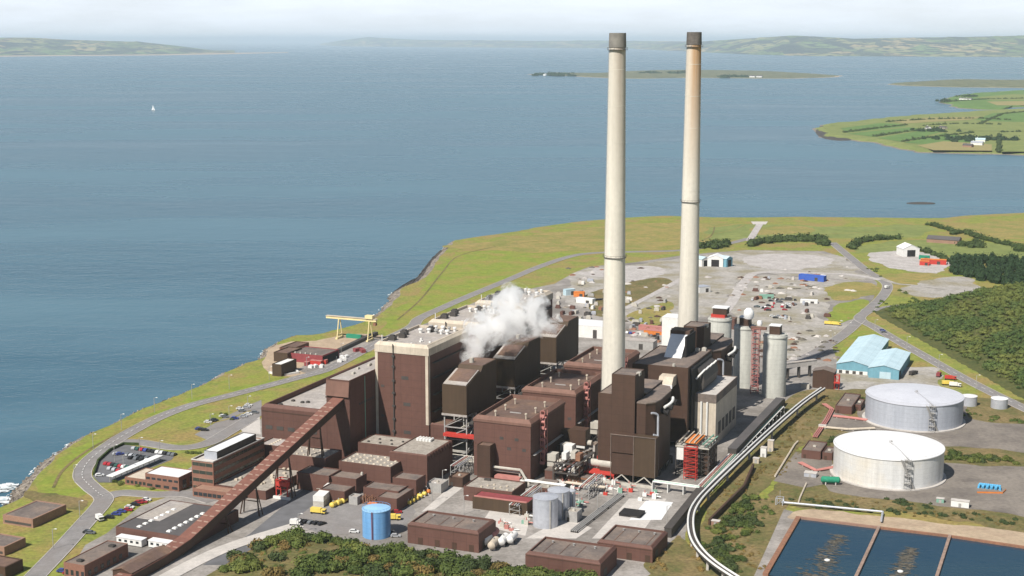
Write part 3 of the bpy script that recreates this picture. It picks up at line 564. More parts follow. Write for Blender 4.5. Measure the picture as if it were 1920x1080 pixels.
def frame(mb, u0, u1, v0, v1, z0, z1, nz=3, w=.35, nu=1, nv=1, brace=True):
    us = [u0 + (u1 - u0) * i / nu for i in range(nu + 1)]; vs = [v0 + (v1 - v0) * i / nv for i in range(nv + 1)]; zs = [z0 + (z1 - z0) * i / nz for i in range(nz + 1)]
    for u in us:
        for v in vs: mb.tube((u, v, z0), (u, v, z1), w, 4)
    for z in zs[1:]:
        for v in vs: mb.tube((u0, v, z), (u1, v, z), w * .8, 4)
        for u in us: mb.tube((u, v0, z), (u, v1, z), w * .8, 4)
    if brace:
        for a, b in zip(zs, zs[1:]):
            for i in range(nu): mb.tube((us[i], v0, a), (us[i + 1], v0, b), w * .6, 4)
            for i in range(nv): mb.tube((u1, vs[i], a), (u1, vs[i + 1], b), w * .6, 4)
    return mb

# chimneys
def chimney(u, v, hgt, zring, label, rust, grp='tall chimneys', dark=False):
    c = T('chimney', label, 'chimney', u, v, 0, grp)
    rad = lambda z: 6.7 - (6.7 - 4.1) * (z / hgt) ** .85
    MB().lathe(u, v, [(rad(z), z) for z in [0] + [hgt * i / 30 for i in range(1, 30)] + [hgt - 7.2]], 40, cap=False).build('shaft', rust, c, smooth=True)
    MB().lathe(u, v, [(rad(hgt - 7.2) + .25, hgt - 7.2), (4.25, hgt), (3.6, hgt), (3.5, hgt - 5)], 40, cap=False).build('cap', 'soot' if dark else 'grey_cap', c, smooth=True)
    for k, z in enumerate(zring):
        r = rad(z); p = MB(); p.lathe(u, v, [(r + .02, z), (r + (1.0 if k == 0 else .55), z), (r + (1.0 if k == 0 else .55), z + .22), (r + .02, z + .22)], 32, cap=False)
        p.build('gallery', 'dark_steel' if k == 0 else 'soot', c)
        rl = MB(); q = [(u + (r + .95) * math.cos(i * math.pi / 8), v + (r + .95) * math.sin(i * math.pi / 8)) for i in range(17)]
        for a, b in zip(q, q[1:]): rl.tube((*a, z + 1.3), (*b, z + 1.3), .07, 4); rl.tube((*a, z + .3), (*a, z + 1.3), .06, 4)
        rl.build('railing', 'dark_steel', c)
    ld = MB()
    a = math.radians(200); 
    for z0_ in range(0, int(hgt - 10), 6):
        r0, r1 = rad(z0_) + .25, rad(z0_ + 6) + .25
        ld.tube((u + r0 * math.cos(a), v + r0 * math.sin(a), z0_), (u + r1 * math.cos(a), v + r1 * math.sin(a), z0_ + 6), .09, 4)
    ld.build('ladder', 'steel', c)
    for z in [x * hgt / 12 for x in range(1, 12)]: MB().lathe(u, v, [(rad(z) + .01, z - .12), (rad(z) + .05, z - .1), (rad(z) + .05, z + .1), (rad(z) + .01, z + .12)], 40, cap=False).build('pour_joint', 'concrete_shaft', c)
    return c
mat('grey_cap', (.25, .235, .21), (.17, .16, .145), 4, .15, 1)
def rust_shaft(name, z0, z1, col, amt):                          # smoke and rust streaks run down from the top of the shaft
    m = MATS['concrete_shaft'].copy(); m.name = name; n, l = m.node_tree.nodes, m.node_tree.links; b = n['Principled BSDF']
    src = b.inputs['Base Color'].links[0].from_socket; g = n.new('ShaderNodeNewGeometry'); s_ = n.new('ShaderNodeSeparateXYZ'); l.new(g.outputs['Position'], s_.inputs[0])
    mr = n.new('ShaderNodeMapRange'); mr.inputs[1].default_value = z0; mr.inputs[2].default_value = z1; l.new(s_.outputs[2], mr.inputs[0])
    mp = n.new('ShaderNodeMapping'); mp.inputs['Scale'].default_value = (.32, .32, .008); l.new(g.outputs['Position'], mp.inputs[0])
    t = n.new('ShaderNodeTexNoise'); t.inputs['Scale'].default_value = 1; t.inputs['Detail'].default_value = 4; l.new(mp.outputs[0], t.inputs['Vector'])
    mu = n.new('ShaderNodeMath'); mu.operation = 'MULTIPLY'; l.new(mr.outputs[0], mu.inputs[0]); l.new(t.outputs[0], mu.inputs[1])
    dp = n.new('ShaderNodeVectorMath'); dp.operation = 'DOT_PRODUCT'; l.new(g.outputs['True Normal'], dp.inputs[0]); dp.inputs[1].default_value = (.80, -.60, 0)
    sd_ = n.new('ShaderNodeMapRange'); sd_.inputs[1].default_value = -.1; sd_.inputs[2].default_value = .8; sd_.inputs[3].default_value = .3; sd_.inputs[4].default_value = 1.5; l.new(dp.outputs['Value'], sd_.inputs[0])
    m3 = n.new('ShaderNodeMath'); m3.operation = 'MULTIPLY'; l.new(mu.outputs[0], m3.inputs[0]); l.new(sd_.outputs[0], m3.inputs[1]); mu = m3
    m2 = n.new('ShaderNodeMath'); m2.operation = 'MULTIPLY'; m2.inputs[1].default_value = amt; m2.use_clamp = True; l.new(mu.outputs[0], m2.inputs[0])
    mm = n.new('ShaderNodeMixRGB'); l.new(m2.outputs[0], mm.inputs[0]); l.new(src, mm.inputs[1]); mm.inputs[2].default_value = (*col, 1); l.new(mm.outputs[0], b.inputs['Base Color']); MATS[name] = m
rust_shaft('shaft_smoky', 135, 225, (.34, .27, .21), 1.25); rust_shaft('shaft_rusty', 130, 225, (.46, .25, .10), 1.5)
chimney(-229.7, 700, 218, [209.5, 104], 'tall pale concrete chimney with a grey top, nearer of the pair', 'shaft_smoky')
chimney(-221.9, 817, 219, [210.5, 121], 'tall concrete chimney with orange rust streaks and a black top', 'shaft_rusty', dark=True)

# long hall, bunker bay
r, zr = B('long_hall', 'long low brown hall with a flat pale grey roof, nearest the sea', 'building', -397, -358.2, 624, 900, 28, roof='pale_roof', ch=1.6, t=.8, d=2.7)
MB().box(-396.9, -358.3, 623.88, 623.99, 24.2, 24.7).build('trim', 'dark_brown', r)
pts = [(-392 + rnd.random() * 30, 632 + rnd.random() * 180) for _ in range(26)]
boxes(r, pts, zr, (1.6, 1.6, .8), 'dark_steel', 'roof_vent')
boxes(r, [(-395.2 + .2, 640 + 18 * k) for k in range(12)], zr + .2, (.5, 1.4, 1.9), 'steel', 'roof_unit')
r, zr = B('bunker_bay', 'tall brown bunker block where the sloping conveyor enters', 'building', -358.1, -344.7, 624, 900, 45, roof='pale_roof', ch=0, t=.5, d=.6)
MB().uprism([(622.9, 36.5), (623.98, 36.5), (623.98, 44.2), ], -358, -344.8).build('canopy', 'brown_trim', r)
MB().box(-344.72, -344.5, 640, 640.6, 0, 44).build('downpipe', 'pipe_green', r)
boxes(r, [(-355 + rnd.random() * 8, 640 + rnd.random() * 110) for _ in range(12)], zr, (1.2, 2.2, .9), 'ducting', 'roof_vent')

for j in range(5): MB().box(-394.5 + 6.6 * j, -390.5 + 6.6 * j, 623.86, 623.985, 15, 17).build('louvre', 'dark_steel', bpy.data.objects['long_hall'])
for j in range(7): MB().box(-344.68, -344.55, 634 + 2.4 * j, 635.4 + 2.4 * j, 30, 31.2).build('louvre', 'dark_steel', r)
# three boiler houses
BL = ['tall brown boiler house with a cream parapet, nearest of the row', 'middle boiler house with cream parapet behind the steam', 'farthest boiler house with cream parapet, beyond the steam']
for k in range(3):
    o = 65 * k; u0, u1, v0, v1 = -344.4, -313.8, 652 + o, 702 + o
    r = T('boiler_house', BL[k], 'building', u0, v0, 0, 'boiler houses')
    MB().box(u0, u1, v0, v1, 0, 54.6).build('wall', 'brown_cladding', r)
    c = MB(); ringwall(c, u0 - .3, u1 + .3, v0 - .3, v1 + .3, 54.604, 60, 1.6, .7, 1.4); c.build('parapet', 'cream_cladding', r)
    MB().box(u0 + 1.5, u1 - 1.5, v0 + 1.5, v1 - 1.5, 58, 58.6).build('roof', 'pale_roof', r)
    for uu in (u0 + .6, u1 - 1.0): MB().box(uu - .75, uu + .75, v0 - .12, v0 + .2, 18 if uu > u0 + 2 else 2, 54.5).build('corner_trim', 'cream_cladding', r)
    MB().box(u1 - 2.4, u1 + .12, v0 + .3, v0 + 1.6, 18, 54.5).build('corner_trim', 'cream_cladding', r)
    d = MB(); du = u0 + 10.6; d.tube((du, v0 - .5, 2), (du, v0 - .5, 56.5), .32, 6)
    for z in (53, 47.5, 40, 33.5, 26.5, 19.5, 13): d.box(du - .8, du + .8, v0 - 1.0, v0 - .05, z - .5, z + .5)
    d.tube((du, v0 - .5, 56.5), (du, v0 - .9, 59.4), .3, 6); d.build('downpipe', 'dark_steel', r)
    for a in range(2):
        for b in range(5): vs_ = rnd.uniform(.7, 1.0); MB().lathe(u0 + 10 + b * 3.7 + rnd.uniform(-.8, .8), v1 - 5 - a * 9 + rnd.uniform(-1, 1), [(1.0 * vs_, 58.6), (1.0 * vs_, 60.2), (1.4 * vs_, 60.2), (1.2 * vs_, 61.0)], 10).build('roof_vent', 'white_paint' if (a + b) % 3 else 'steel', r, smooth=True)
    boxes(r, [(u0 + 4, v0 + 12), (u0 + 6, v0 + 20), (u0 + 13, v1 - 10), (u0 + 3.5, v0 + 27)], 58.6, (3.6, 3.2, 2.3), 'dark_steel', 'roof_unit')
    boxes(r, [(u0 + 16 + rnd.random() * 10, v0 + 5 + rnd.random() * 18) for _ in range(5)], 58.6, (1, 1, .7), 'white_paint', 'roof_unit')
    MB().tube((u0 + 2.5, v0 + 3, 58.6), (u0 + 2.5, v0 + 3, 63), .25, 5).box(u0 + 1.8, u0 + 3.2, v0 + 2.4, v0 + 3.6, 58.6, 59.6).build('mast', 'white_paint', r)
    block(r, u1 + .02, u1 + 10.5, v0 + 1, v0 + 12, 0, 19, wname='annex_wall', rname='annex_roof', ch=.6, t=.4, d=.6)
    MB().box(u1 + .3, u1 + 10.3, v0 + .86, v0 + .98, 2, 11).build('louvre_panel', 'steel', r)
    for z in (12, 27, 41): MB().box(u0 + 14 + z % 5, u0 + 18 + z % 5, v0 - .1, v0 - .01, z, z + 1.8).build('louvre', 'dark_steel', r)
    for z in (20, 36): MB().box(u0 + 3, u0 + 5, v0 - .1, v0 - .01, z, z + 1.2).build('louvre', 'dark_steel', r)
    for z in (24, 33, 42, 50): MB().box(u1 + .004, u1 + 1.6, v0 + 4, v1 - 4, z, z + .3).build('walkway', 'dark_steel', r)

# duct houses on steel frames
DL = ['raised dark brown duct house with sloping roof, nearest the camera', 'raised dark brown duct house in the middle, under the steam', 'raised dark brown duct house at the far end of the row']
for k in range(3):
    o = 65 * k; u0, u1, v0 = -305.2, -291.6, 650 + o
    r = T('duct_house', DL[k], 'building', u0, v0, 0, 'duct houses')
    prof = [(v0, 26), (v0, 41), (v0 + 1.5, 41.2), (v0 + 17, 45.6), (v0 + 18, 44.4), (v0 + 21, 47.2), (v0 + 39, 47.2), (v0 + 39, 24), (v0 + 30, 22), (v0 + 4, 26)]
    MB().uprism(prof, u0, u1).build('wall', 'olive_brown', r)
    MB().add([(u0 + .4, v0 + .4, 41.25), (u1 - .4, v0 + .4, 41.25), (u1 - .4, v0 + 16.6, 45.75), (u0 + .4, v0 + 16.6, 45.75), (u0 + .4, v0 + .4, 41.6), (u1 - .4, v0 + .4, 41.6), (u1 - .4, v0 + 16.6, 46.1), (u0 + .4, v0 + 16.6, 46.1)],
             [(4, 5, 6, 7), (0, 1, 5, 4), (1, 2, 6, 5), (2, 3, 7, 6), (3, 0, 4, 7)]).build('roof', 'pale_roof', r)
    a = .29
    MB().add([(u0 + 1.8, v0 + 3.6, 42.75), (u1 - 1, v0 + 3.6, 42.75), (u1 - 1, v0 + 16.2, 46.25), (u0 + 1.8, v0 + 16.2, 46.25), (u0 + 1.8, v0 + 3.6, 42.0), (u1 - 1, v0 + 3.6, 42.0), (u1 - 1, v0 + 16.2, 45.6), (u0 + 1.8, v0 + 16.2, 45.6)],
             [(0, 1, 2, 3), (4, 5, 1, 0), (5, 6, 2, 1), (6, 7, 3, 2), (7, 4, 0, 3)]).build('roof_panel', 'brown_roof', r)
    MB().box(u0 + .3, u1 - .3, v0 + 21.4, v0 + 38.6, 47.21, 47.5).build('roof_deck', 'brown_roof', r)
    MB().box(u0 - .3, u1 + .3, v0 - .3, v0 + .2, 24.9, 25.98).build('edge_beam', 'pale_roof', r)
    frame(MB(), u0 + .8, u1 - .4, v0 + 1, v0 + 37, 0, 24.9, 4, .42, 1, 3).build('support_frame', 'steel', r)
    fl = MB()
    for z in (5, 13): fl.box(u0 + 1, u1 - 1, v0 + 2, v0 + 36, z, z + .3)
    fl.build('floor_deck', 'ducting', r)
    if k == 0:
        MB().box(u0 + 1, u1 + 9, v0 - 1.5, v0 + 2, 14.2, 15.8).build('platform', 'red_paint', r)
        p = MB()
        for q in range(4): p.tube((u0 - 1, v0 - 2 - q * .9, 5.2 - q * .6), (u1 + 9, v0 - 2 - q * .9, 5.2 - q * .6), .38, 6)
        p.build('pipe', 'ducting', r, smooth=True)
    MB().lathe(u0 + 5, v0 + 26, [(1.2, 47.5), (1.2, 50)], 12).build('roof_vent', 'ducting', r, smooth=True)

# precipitator houses
PL = ['square brown precipitator house with a row of roof lamps, nearest', 'middle brown precipitator house half hidden behind the nearest one', 'farthest brown precipitator house, behind the near chimney']
for k in range(3):
    o = 65 * k; u0, u1, v0, v1 = -281, -250.6, 635 + o, 683 + o
    r = T('precipitator_house', PL[k], 'building', u0, v0, 0, 'precipitator houses')
    MB().box(u0, u1, v0, v1, 0, 28).build('wall', 'brown_cladding', r)
    c = MB(); ringwall(c, u0 - .35, u1 + .35, v0 - .35, v1 + .35, 28.004, 31, 1.7, .5, 2.2); c.build('parapet', 'brown_trim', r)
    MB().box(u0 + 1.6, u1 - 1.6, v0 + 1.6, v1 - 1.6, 28.2, 29.0).build('roof', 'brown_roof', r)
    for a in (u0 + 8, u1 - 6):
        for b in range(3): MB().tube((a, v0 + 9 + b * 13, 29), (a, v0 + 9 + b * 13, 31.2), .35, 6).tube((a, v0 + 9 + b * 13, 31.2), (a, v0 + 9 + b * 13, 32), .65, 6).build('roof_lamp', 'cream_cladding', r)
    MB().box(u0 + 12, u0 + 18, v0 + 18, v0 + 18.5, 29.0, 29.4).build('roof_rail', 'steel', r)
    MB().box(u0 - 2.2, u0 - .36, v0, v1, 26, 27).build('walkway', 'dark_steel', r)
    for q in range(4): MB().box(u0 + 14 + 4 * q, u0 + 16 + 4 * q, v0 - .1, v0 - .01, 20 - 5 * (q % 2), 21.4 - 5 * (q % 2)).build('louvre', 'dark_steel', r)
    MB().box(u1 + .01, u1 + 1.6, v0 + 2, v1 - 2, 13, 13.25).build('side_walkway', 'steel', r)
    st_ = MB(); su, sv = u1 + 1.6, v0 + 14                        # lattice stair on the right side
    for a in (-1.1, 1.1):
        for b in (-1.8, 1.8): st_.tube((su + a, sv + b, 6), (su + a, sv + b, 33), .2, 4)
    for q in range(9):
        z = 6 + q * 3; s_ = 1 if q % 2 else -1; st_.add([(su - 1, sv - 1.8 * s_, z), (su + 1, sv - 1.8 * s_, z), (su + 1, sv + 1.8 * s_, z + 3), (su - 1, sv + 1.8 * s_, z + 3), (su - 1, sv - 1.8 * s_, z + .4), (su + 1, sv - 1.8 * s_, z + .4), (su + 1, sv + 1.8 * s_, z + 3.4), (su - 1, sv + 1.8 * s_, z + 3.4)], [(0, 1, 2, 3), (7, 6, 5, 4), (0, 4, 5, 1), (2, 6, 7, 3), (0, 3, 7, 4), (1, 5, 6, 2)])
        if q % 2 == 0: st_.box(su - 1.2, su + 1.2, sv - 2.6, sv - 1.7, z, z + 1.4)
    st_.build('stair', 'pink_paint', r)
    if k == 0:
        block(r, u0 + 4.6, u0 + 11.6, v0 - 6.5, v0 - .36, 0, 18, wall='dark_brown', wname='stair_tower', rname='stair_tower_roof', d=.4, t=.3)
        p = MB(); p.path([(u0 + 11.8, v0 - 3, 6.5), (u1 - 4, v0 - 3, 6.5), (u1 + 1, v0 - 4.5, 0)], .65, 6); p.path([(u0 + 11.8, v0 - 1.6, 4.5), (u1 - 5, v0 - 1.6, 4.5), (u1 - 5, v0 - 1.6, 0)], .5, 6)
        p.build('pipe', 'ducting', r, smooth=True)
        MB().box(u0 + 13, u1 - 4, v0 - 4.5, v0 - .4, 0, 2.6).build('plant_room', 'pink_paint', r)
# fan houses to the right of each precipitator
for k in range(3):
    o = 65 * k
    for j in range(4):
        u, v = -246.6 + (j % 2) * 5.2, 648 + o + 9.5 * j; z = 5 + 2.5 * (j % 2)
        r = T('fan_house', f'pale fan housing, {["nearest", "second", "third", "last"][j]} of four beside the {["nearest", "middle", "farthest"][k]} precipitator house', 'fan housing', u, v, 0, 'fan housings')
        frame(MB(), u, u + 4.2, v, v + 4.6, 0, z, 1, .3).build('stand', 'dark_steel', r)
        MB().box(u - .2, u + 4.4, v - .2, v + 4.8, z, z + 6.4).build('casing', 'white_paint' if j % 2 else 'ducting', r)
        MB().box(u - .35, u + 4.55, v - .35, v + 4.95, z + 2.4, z + 2.8).build('flange', 'dark_steel', r)
        MB().tube((u + 4.4, v + 2.3, z + 2.5), (u + 7.5, v + 2.3, z + 2.5), 1.5, 10).build('duct', 'ducting', r, smooth=True)
    r = T('flue_duct', f'brown rectangular flue duct leading to the chimneys from the {["nearest", "middle", "farthest"][k]} precipitator house', 'duct', -240, 668 + o, 0, 'flue ducts')
    MB().box(-245, -236.5, 676 + o, 683 + o, 9, 17).build('casing', 'dark_brown', r)
    frame(MB(), -244.5, -237, 677 + o, 682 + o, 0, 9, 2, .35).build('stand', 'dark_steel', r)
    MB().box(-250, -245.01, 677.5 + o, 681.5 + o, 10, 16).build('inlet', 'olive_brown', r)

# flue gas plants
def gas_plant(label, v, left=True, tower=True, octagon=True, front=True, u_off=0.0, name='gas_plant', left_depth=30):
    u = lambda a: a + u_off
    r = T(name, label, 'building', u(-223), v, 0, 'flue gas plants')
    if left: block(r, u(-223), u(-216.01), v, v + left_depth, 4, 43, 'dark_brown', 'grey_brown_roof', t=.3, d=.3, wname='duct_wall', rname='duct_roof')
    if tower:
        block(r, u(-216), u(-204), v - .4, v + 15, 4, 53.3, 'dark_brown', 'grey_brown_roof', t=.3, d=.35, wname='tower_wall', rname='tower_roof')
        MB().box(u(-205.2), u(-203.4), v + 5, v + 8, 52, 53.6).build('roof_unit', 'ducting', r)
    MB().box(u(-216), u(-203.2), v + 15.05, v + 44, 4, 40.6).build('wall', 'dark_brown', r)
    MB().box(u(-216.2), u(-203.0), v + 15.06, v + 44.2, 40.61, 41.3).build('roof', 'grey_brown_roof', r)
    if octagon:
        q = [(u(-203.1), v), (u(-198.5), v - .3), (u(-194.8), v + 4), (u(-194), v + 9), (u(-194.5), v + 30), (u(-197.5), v + 38), (u(-203.1), v + 40)]
        MB().prism(q, 4, 39.6).build('vessel_wall', 'dark_brown', r)
        MB().prism([(p[0] + (.3 if i not in (0, 6) else 0), p[1] - .25) for i, p in enumerate(q)], 39.61, 40.2).build('vessel_roof', 'grey_brown_roof', r)
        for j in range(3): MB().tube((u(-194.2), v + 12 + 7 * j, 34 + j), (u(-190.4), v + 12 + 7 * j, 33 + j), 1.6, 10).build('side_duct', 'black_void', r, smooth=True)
        p = MB(); arc = [(u(-196 + 2.6 * math.sin(t)), v + 1 + 3 * math.sin(t), 33 + 2.0 * math.cos(t)) for t in [i * math.pi / 8 for i in range(5)]]
        p.path(arc + [(u(-193.2), v + 4, 6)], .55, 8); p.path([(u(-195), v + 2, 24), (u(-193.4), v + 3.8, 23)], .5, 6); p.build('down_pipe', 'silver', r, smooth=True)
        p = MB(); p.path([(u(-192 + 2 * math.sin(i * .5)), v + 10 + 2.2 * i, 36.2 + .5 * i) for i in range(6)], .7, 8); p.build('bent_duct', 'white_paint', r, smooth=True)
    if front:
        MB().box(u(-214.0), u(-202.4), v - 6.5, v - .45, 15.6, 24.2).build('front_duct', 'dark_brown', r)
        MB().box(u(-213.8), u(-202.4), v - 6.3, v - .45, 4.6, 15.0).build('front_duct', 'dark_brown', r)
        MB().box(u(-202.3), u(-191.4), v - 6.5, v - .45, 4.6, 24.2).build('front_duct', 'olive_brown', r)
        c = MB()
        for a in (-214.0, -202.4, -191.4): c.tube((u(a), v - 6.7, 0), (u(a), v - 6.7, 25), .17, 4)
        c.tube((u(-214.2), v - 6.7, 24.6), (u(-191.2), v - 6.7, 24.6), .22, 4)
        c.build('steel_post', 'grey_brown_roof', r)
        b = MB()
        for i, a in enumerate((-214, -208.2, -202.4, -196.9)): b.tube((u(a), v - 6.6, 0 if i % 2 == 0 else 4.6), (u(a + 5.7), v - 6.6, 4.6 if i % 2 == 0 else 0), .32, 4)
        b.build('brace', 'ducting', r)
        MB().box(u(-218), u(-190.5), v - 9, v - 6.9, -.0, .9).build('plinth', 'ducting', r)
    lg = MB(); frame(lg, u(-222), u(-195), v + 1, v + 36, 0, 4, 1, .5, 3, 3); lg.build('leg_frame', 'dark_steel', r)
    return r
gas_plant('dark brown flue gas plant tower on trussed legs, nearest the camera', 656)
gas_plant('dark flue gas plant tower with a rounded side, beside the rusty chimney', 786, left=False, front=False)
# middle plant: broad flat block with a silver inclined duct
v = 721
r, zr = B('gas_plant', 'broad brown flue gas block with the silver inclined duct on top', 'building', -226, -195.3, v, v + 50, 44, 'flue gas plants', wall='dark_brown', roof='grey_brown_roof', t=.4, d=.4, z0=3)
MB().box(-210.1, -209.7, v - .2, v - .02, 4, 43).build('panel_joint', 'olive_brown', r)
MB().uprism([(v + 23, zr), (v + 24, zr + 1), (v + 36, 54.5), (v + 37, 54.5), (v + 37, zr)], -215.2, -205.6).build('inclined_duct', 'white_sheet', r)
MB().uprism([(v + 34, zr), (v + 36.0, 56.2), (v + 45, 56.4), (v + 45, zr)], -215.6, -204.6).build('duct_head', 'dark_brown', r)
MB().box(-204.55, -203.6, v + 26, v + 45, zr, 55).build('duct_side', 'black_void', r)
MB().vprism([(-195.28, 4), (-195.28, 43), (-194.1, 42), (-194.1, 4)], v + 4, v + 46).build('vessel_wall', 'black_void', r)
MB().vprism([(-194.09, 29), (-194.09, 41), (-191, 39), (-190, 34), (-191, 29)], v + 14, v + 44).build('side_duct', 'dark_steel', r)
for j in range(4): MB().tube((-193.6, v + 10 + 8 * j, 36), (-190, v + 15 + 8 * j, 40.5), .5, 8).build('bent_duct', 'white_paint', r, smooth=True)
h0, hz0 = atv(1233, 725, v - 9); h1, hz1 = atv(1262, 709, v - 9)
MB().uprism([(v - 9, hz0), (v - 9, hz0 + 1.6), (v - 6, hz1 - .3), (v - .05, hz1), (v - .05, hz0)], h0, h1 - .6).build('hood', 'cream_cladding', r)
MB().box(h0 - .2, h1 - .4, v - 9.3, v - 9.01, hz0 - .4, hz0 + 1.5).build('hood_lip', 'white_sheet', r)
MB().lathe(-203.7, v + 2, [(.8, zr), (.8, zr + 1.6)], 8).build('roof_vent', 'ducting', r)
boxes(r, [(-199, v + 47), (-202, v + 44)], zr, (2.4, 2, 1.6), 'ducting')

# steelwork, ducts and walkways between the precipitators and the flue gas plants
for k in range(3):
    o = 65 * k; w_ = ['nearest', 'middle', 'farthest'][k]
    r = T('service_rack', f'steel service rack with walkways between the {w_} precipitator house and the flue gas plants', 'rack', -240, 640 + o, 0, 'service racks')
    frame(MB(), -240, -227, 640 + o, 664 + o, 0, 10, 2, .22, 3, 4, True).build('frame', 'dark_brown', r)
    for z in (5, 10): MB().box(-240, -227, 638.2 + o, 640.2 + o, z, z + .2).box(-229, -227, 640.3 + o, 664 + o, z, z + .2).build('walkway', 'dark_steel', r)
    for q in range(5): MB().tube((-239 + 2.4 * q, 639 + o, 7 + .5 * (q % 2)), (-239 + 2.4 * q, 665 + o, 7 + .5 * (q % 2)), .45, 6).build('pipe', ['ducting', 'white_paint', 'pink_paint', 'silver', 'ducting'][q], r, smooth=True)
    for q in range(3): MB().box(-238 + 3.6 * q, -235.6 + 3.6 * q, 645 + o + 3 * (q % 2), 650 + o + 3 * (q % 2), 10.2, 13.6).build('control_cabinet', ['white_paint', 'ducting', 'rust'][q], r)
for i, (px, py, h, mm) in enumerate([(1060, 870, 7, 'ducting'), (1083, 856, 9, 'white_paint'), (1118, 858, 6, 'pale_concrete'), (1128, 872, 5, 'red_paint'), (1040, 885, 5, 'ducting'), (1072, 900, 4, 'white_paint')]):
    u, v = S(px, py); r = T('fan_unit', ['pale stepped fan unit left of the squat duct box', 'white stepped fan unit behind the squat duct box', 'pale block fan unit above the long drum', 'red fan unit at the corner of the nearest flue gas plant', 'low pale fan unit at the foot of the precipitator house', 'white fan unit between drum and chemical yard'][i], 'fan unit', u, v, 0)
    MB().box(u - 2.4, u + 2.4, v - 2, v + 2, 0, h * .55).build('base', 'dark_brown', r); MB().box(u - 2, u + 2, v - 1.6, v + 1.6, h * .55 + .004, h).build('casing', mm, r); MB().tube((u, v, h), (u, v + 3, h + 2), .8, 8).build('outlet', 'ducting', r, smooth=True)
# white absorber building
r = T('plant_building', 'cream and grey block with a flat pale roof between the flue gas plants', 'building', -194, 731, 0)
MB().box(-193.9, -182.3, 731, 778, 0, 23.6).build('wall', 'cream_cladding', r)
c = MB(); ringwall(c, -194, -182.2, 730.9, 778.1, 23.604, 28.2, 0, .35, .4); c.build('parapet', 'grey_brown_roof', r)
MB().box(-193.7, -182.5, 731.2, 777.8, 27.3, 27.8).build('roof', 'pale_concrete', r)
for j in range(5): MB().box(-182.29, -182.15, 737 + 8 * j, 742 + 8 * j, 5, 12).build('louvre', 'dark_steel', r)
for a in (-190.2, -187): MB().tube((a, 730.4, 0), (a, 730.4, 24), .55, 8).build('down_pipe', 'white_paint', r, smooth=True)
MB().box(-194.1, -191.5, 730.7, 730.95, 4, 9).build('door', 'dark_steel', r)

# silos
def silo(label, u, v, rad, h, house=True, red=False, m='silo_concrete'):
    r = T('silo', label, 'silo', u, v, 0, 'ash silos')
    MB().lathe(u, v, [(rad, 0), (rad, h), (rad - .4, h + .8)], 36).build('shell', m, r, smooth=True)
    MB().lathe(u, v, [(rad + .04, h - 1.1), (rad + .3, h - 1.0), (rad + .3, h - .2), (rad + .04, h - .1)], 36, cap=False).build('rim', m, r)
    rl = MB()
    for i in range(16): a = i * math.pi / 8; rl.tube((u + (rad - .3) * math.cos(a), v + (rad - .3) * math.sin(a), h), (u + (rad - .3) * math.cos(a), v + (rad - .3) * math.sin(a), h + 1.6), .08, 4); rl.tube((u + (rad - .3) * math.cos(a), v + (rad - .3) * math.sin(a), h + 1.6), (u + (rad - .3) * math.cos(a + math.pi / 8), v + (rad - .3) * math.sin(a + math.pi / 8), h + 1.6), .08, 4)
    rl.build('railing', 'steel', r)
    if house:
        MB().box(u - 3.2, u + 3.2, v - 3, v + 3, h + .81, h + 6).build('top_house', 'dark_brown', r); MB().box(u - 3.5, u + 3.5, v - 3.3, v + 3.3, h + 6.004, h + 6.5).build('top_house_roof', 'white_sheet', r)
    if red:
        MB().box(u - 5, u + 4, v - 4, v + 3, h + .81, h + 3).build('top_deck', 'red_paint', r); MB().box(u - 4, u + 5, v - 3.5, v + 4, h + 3.01, h + 7).build('top_house', 'dark_brown', r); MB().box(u - 4.6, u + 5.6, v - 4, v + 4.5, h + 7.01, h + 7.6).build('top_house_roof', 'white_sheet', r)
    return r
silo('big pale concrete silo with a brown top house, right of the red stair', -177, 853, 7.2, 38)
silo('pale concrete silo between the red stair and the rounded plant', -200, 872, 7.0, 38)
silo('pale silo with a red deck and white roof, behind the rusty chimney', -221.5, 893, 7.5, 38, False, True)
r = T('stair_tower', 'red lattice stair tower between the two silos', 'stair tower', -190, 856, 0)
p = MB(); frame(p, -191.6, -187.4, 854, 858, 0, 40, 12, .22); p.build('frame', 'pink_paint', r)
p = MB()
for q in range(12): p.box(-191.4, -187.6, 854.4 if q % 2 else 856, 856 if q % 2 else 857.6, 3.3 * q + 1.2, 3.3 * q + 1.6)
p.build('landing', 'maroon_paint', r)
r = T('silo_bridge', 'brown gantry linking the tops of the silos', 'gantry', -195, 860, 0)
MB().box(-193.5, -184, 858.2, 861, 39.4, 41).build('gantry_deck', 'brown_trim', r); MB().tube((-193, 859.6, 0), (-193, 859.6, 39.4), .4, 4).build('post', 'steel', r)
MB().lathe(-196, 863, [(.1, 44.5), (2.6, 45), (3.4, 47.5), (3, 50), (1.4, 51.6)], 14).build('filter', 'white_sheet', r, smooth=True)
MB().lathe(-189, 862.4, [(.1, 41), (1.5, 41.3), (1.8, 43), (1.2, 44.4)], 12).build('filter', 'white_sheet', r, smooth=True)

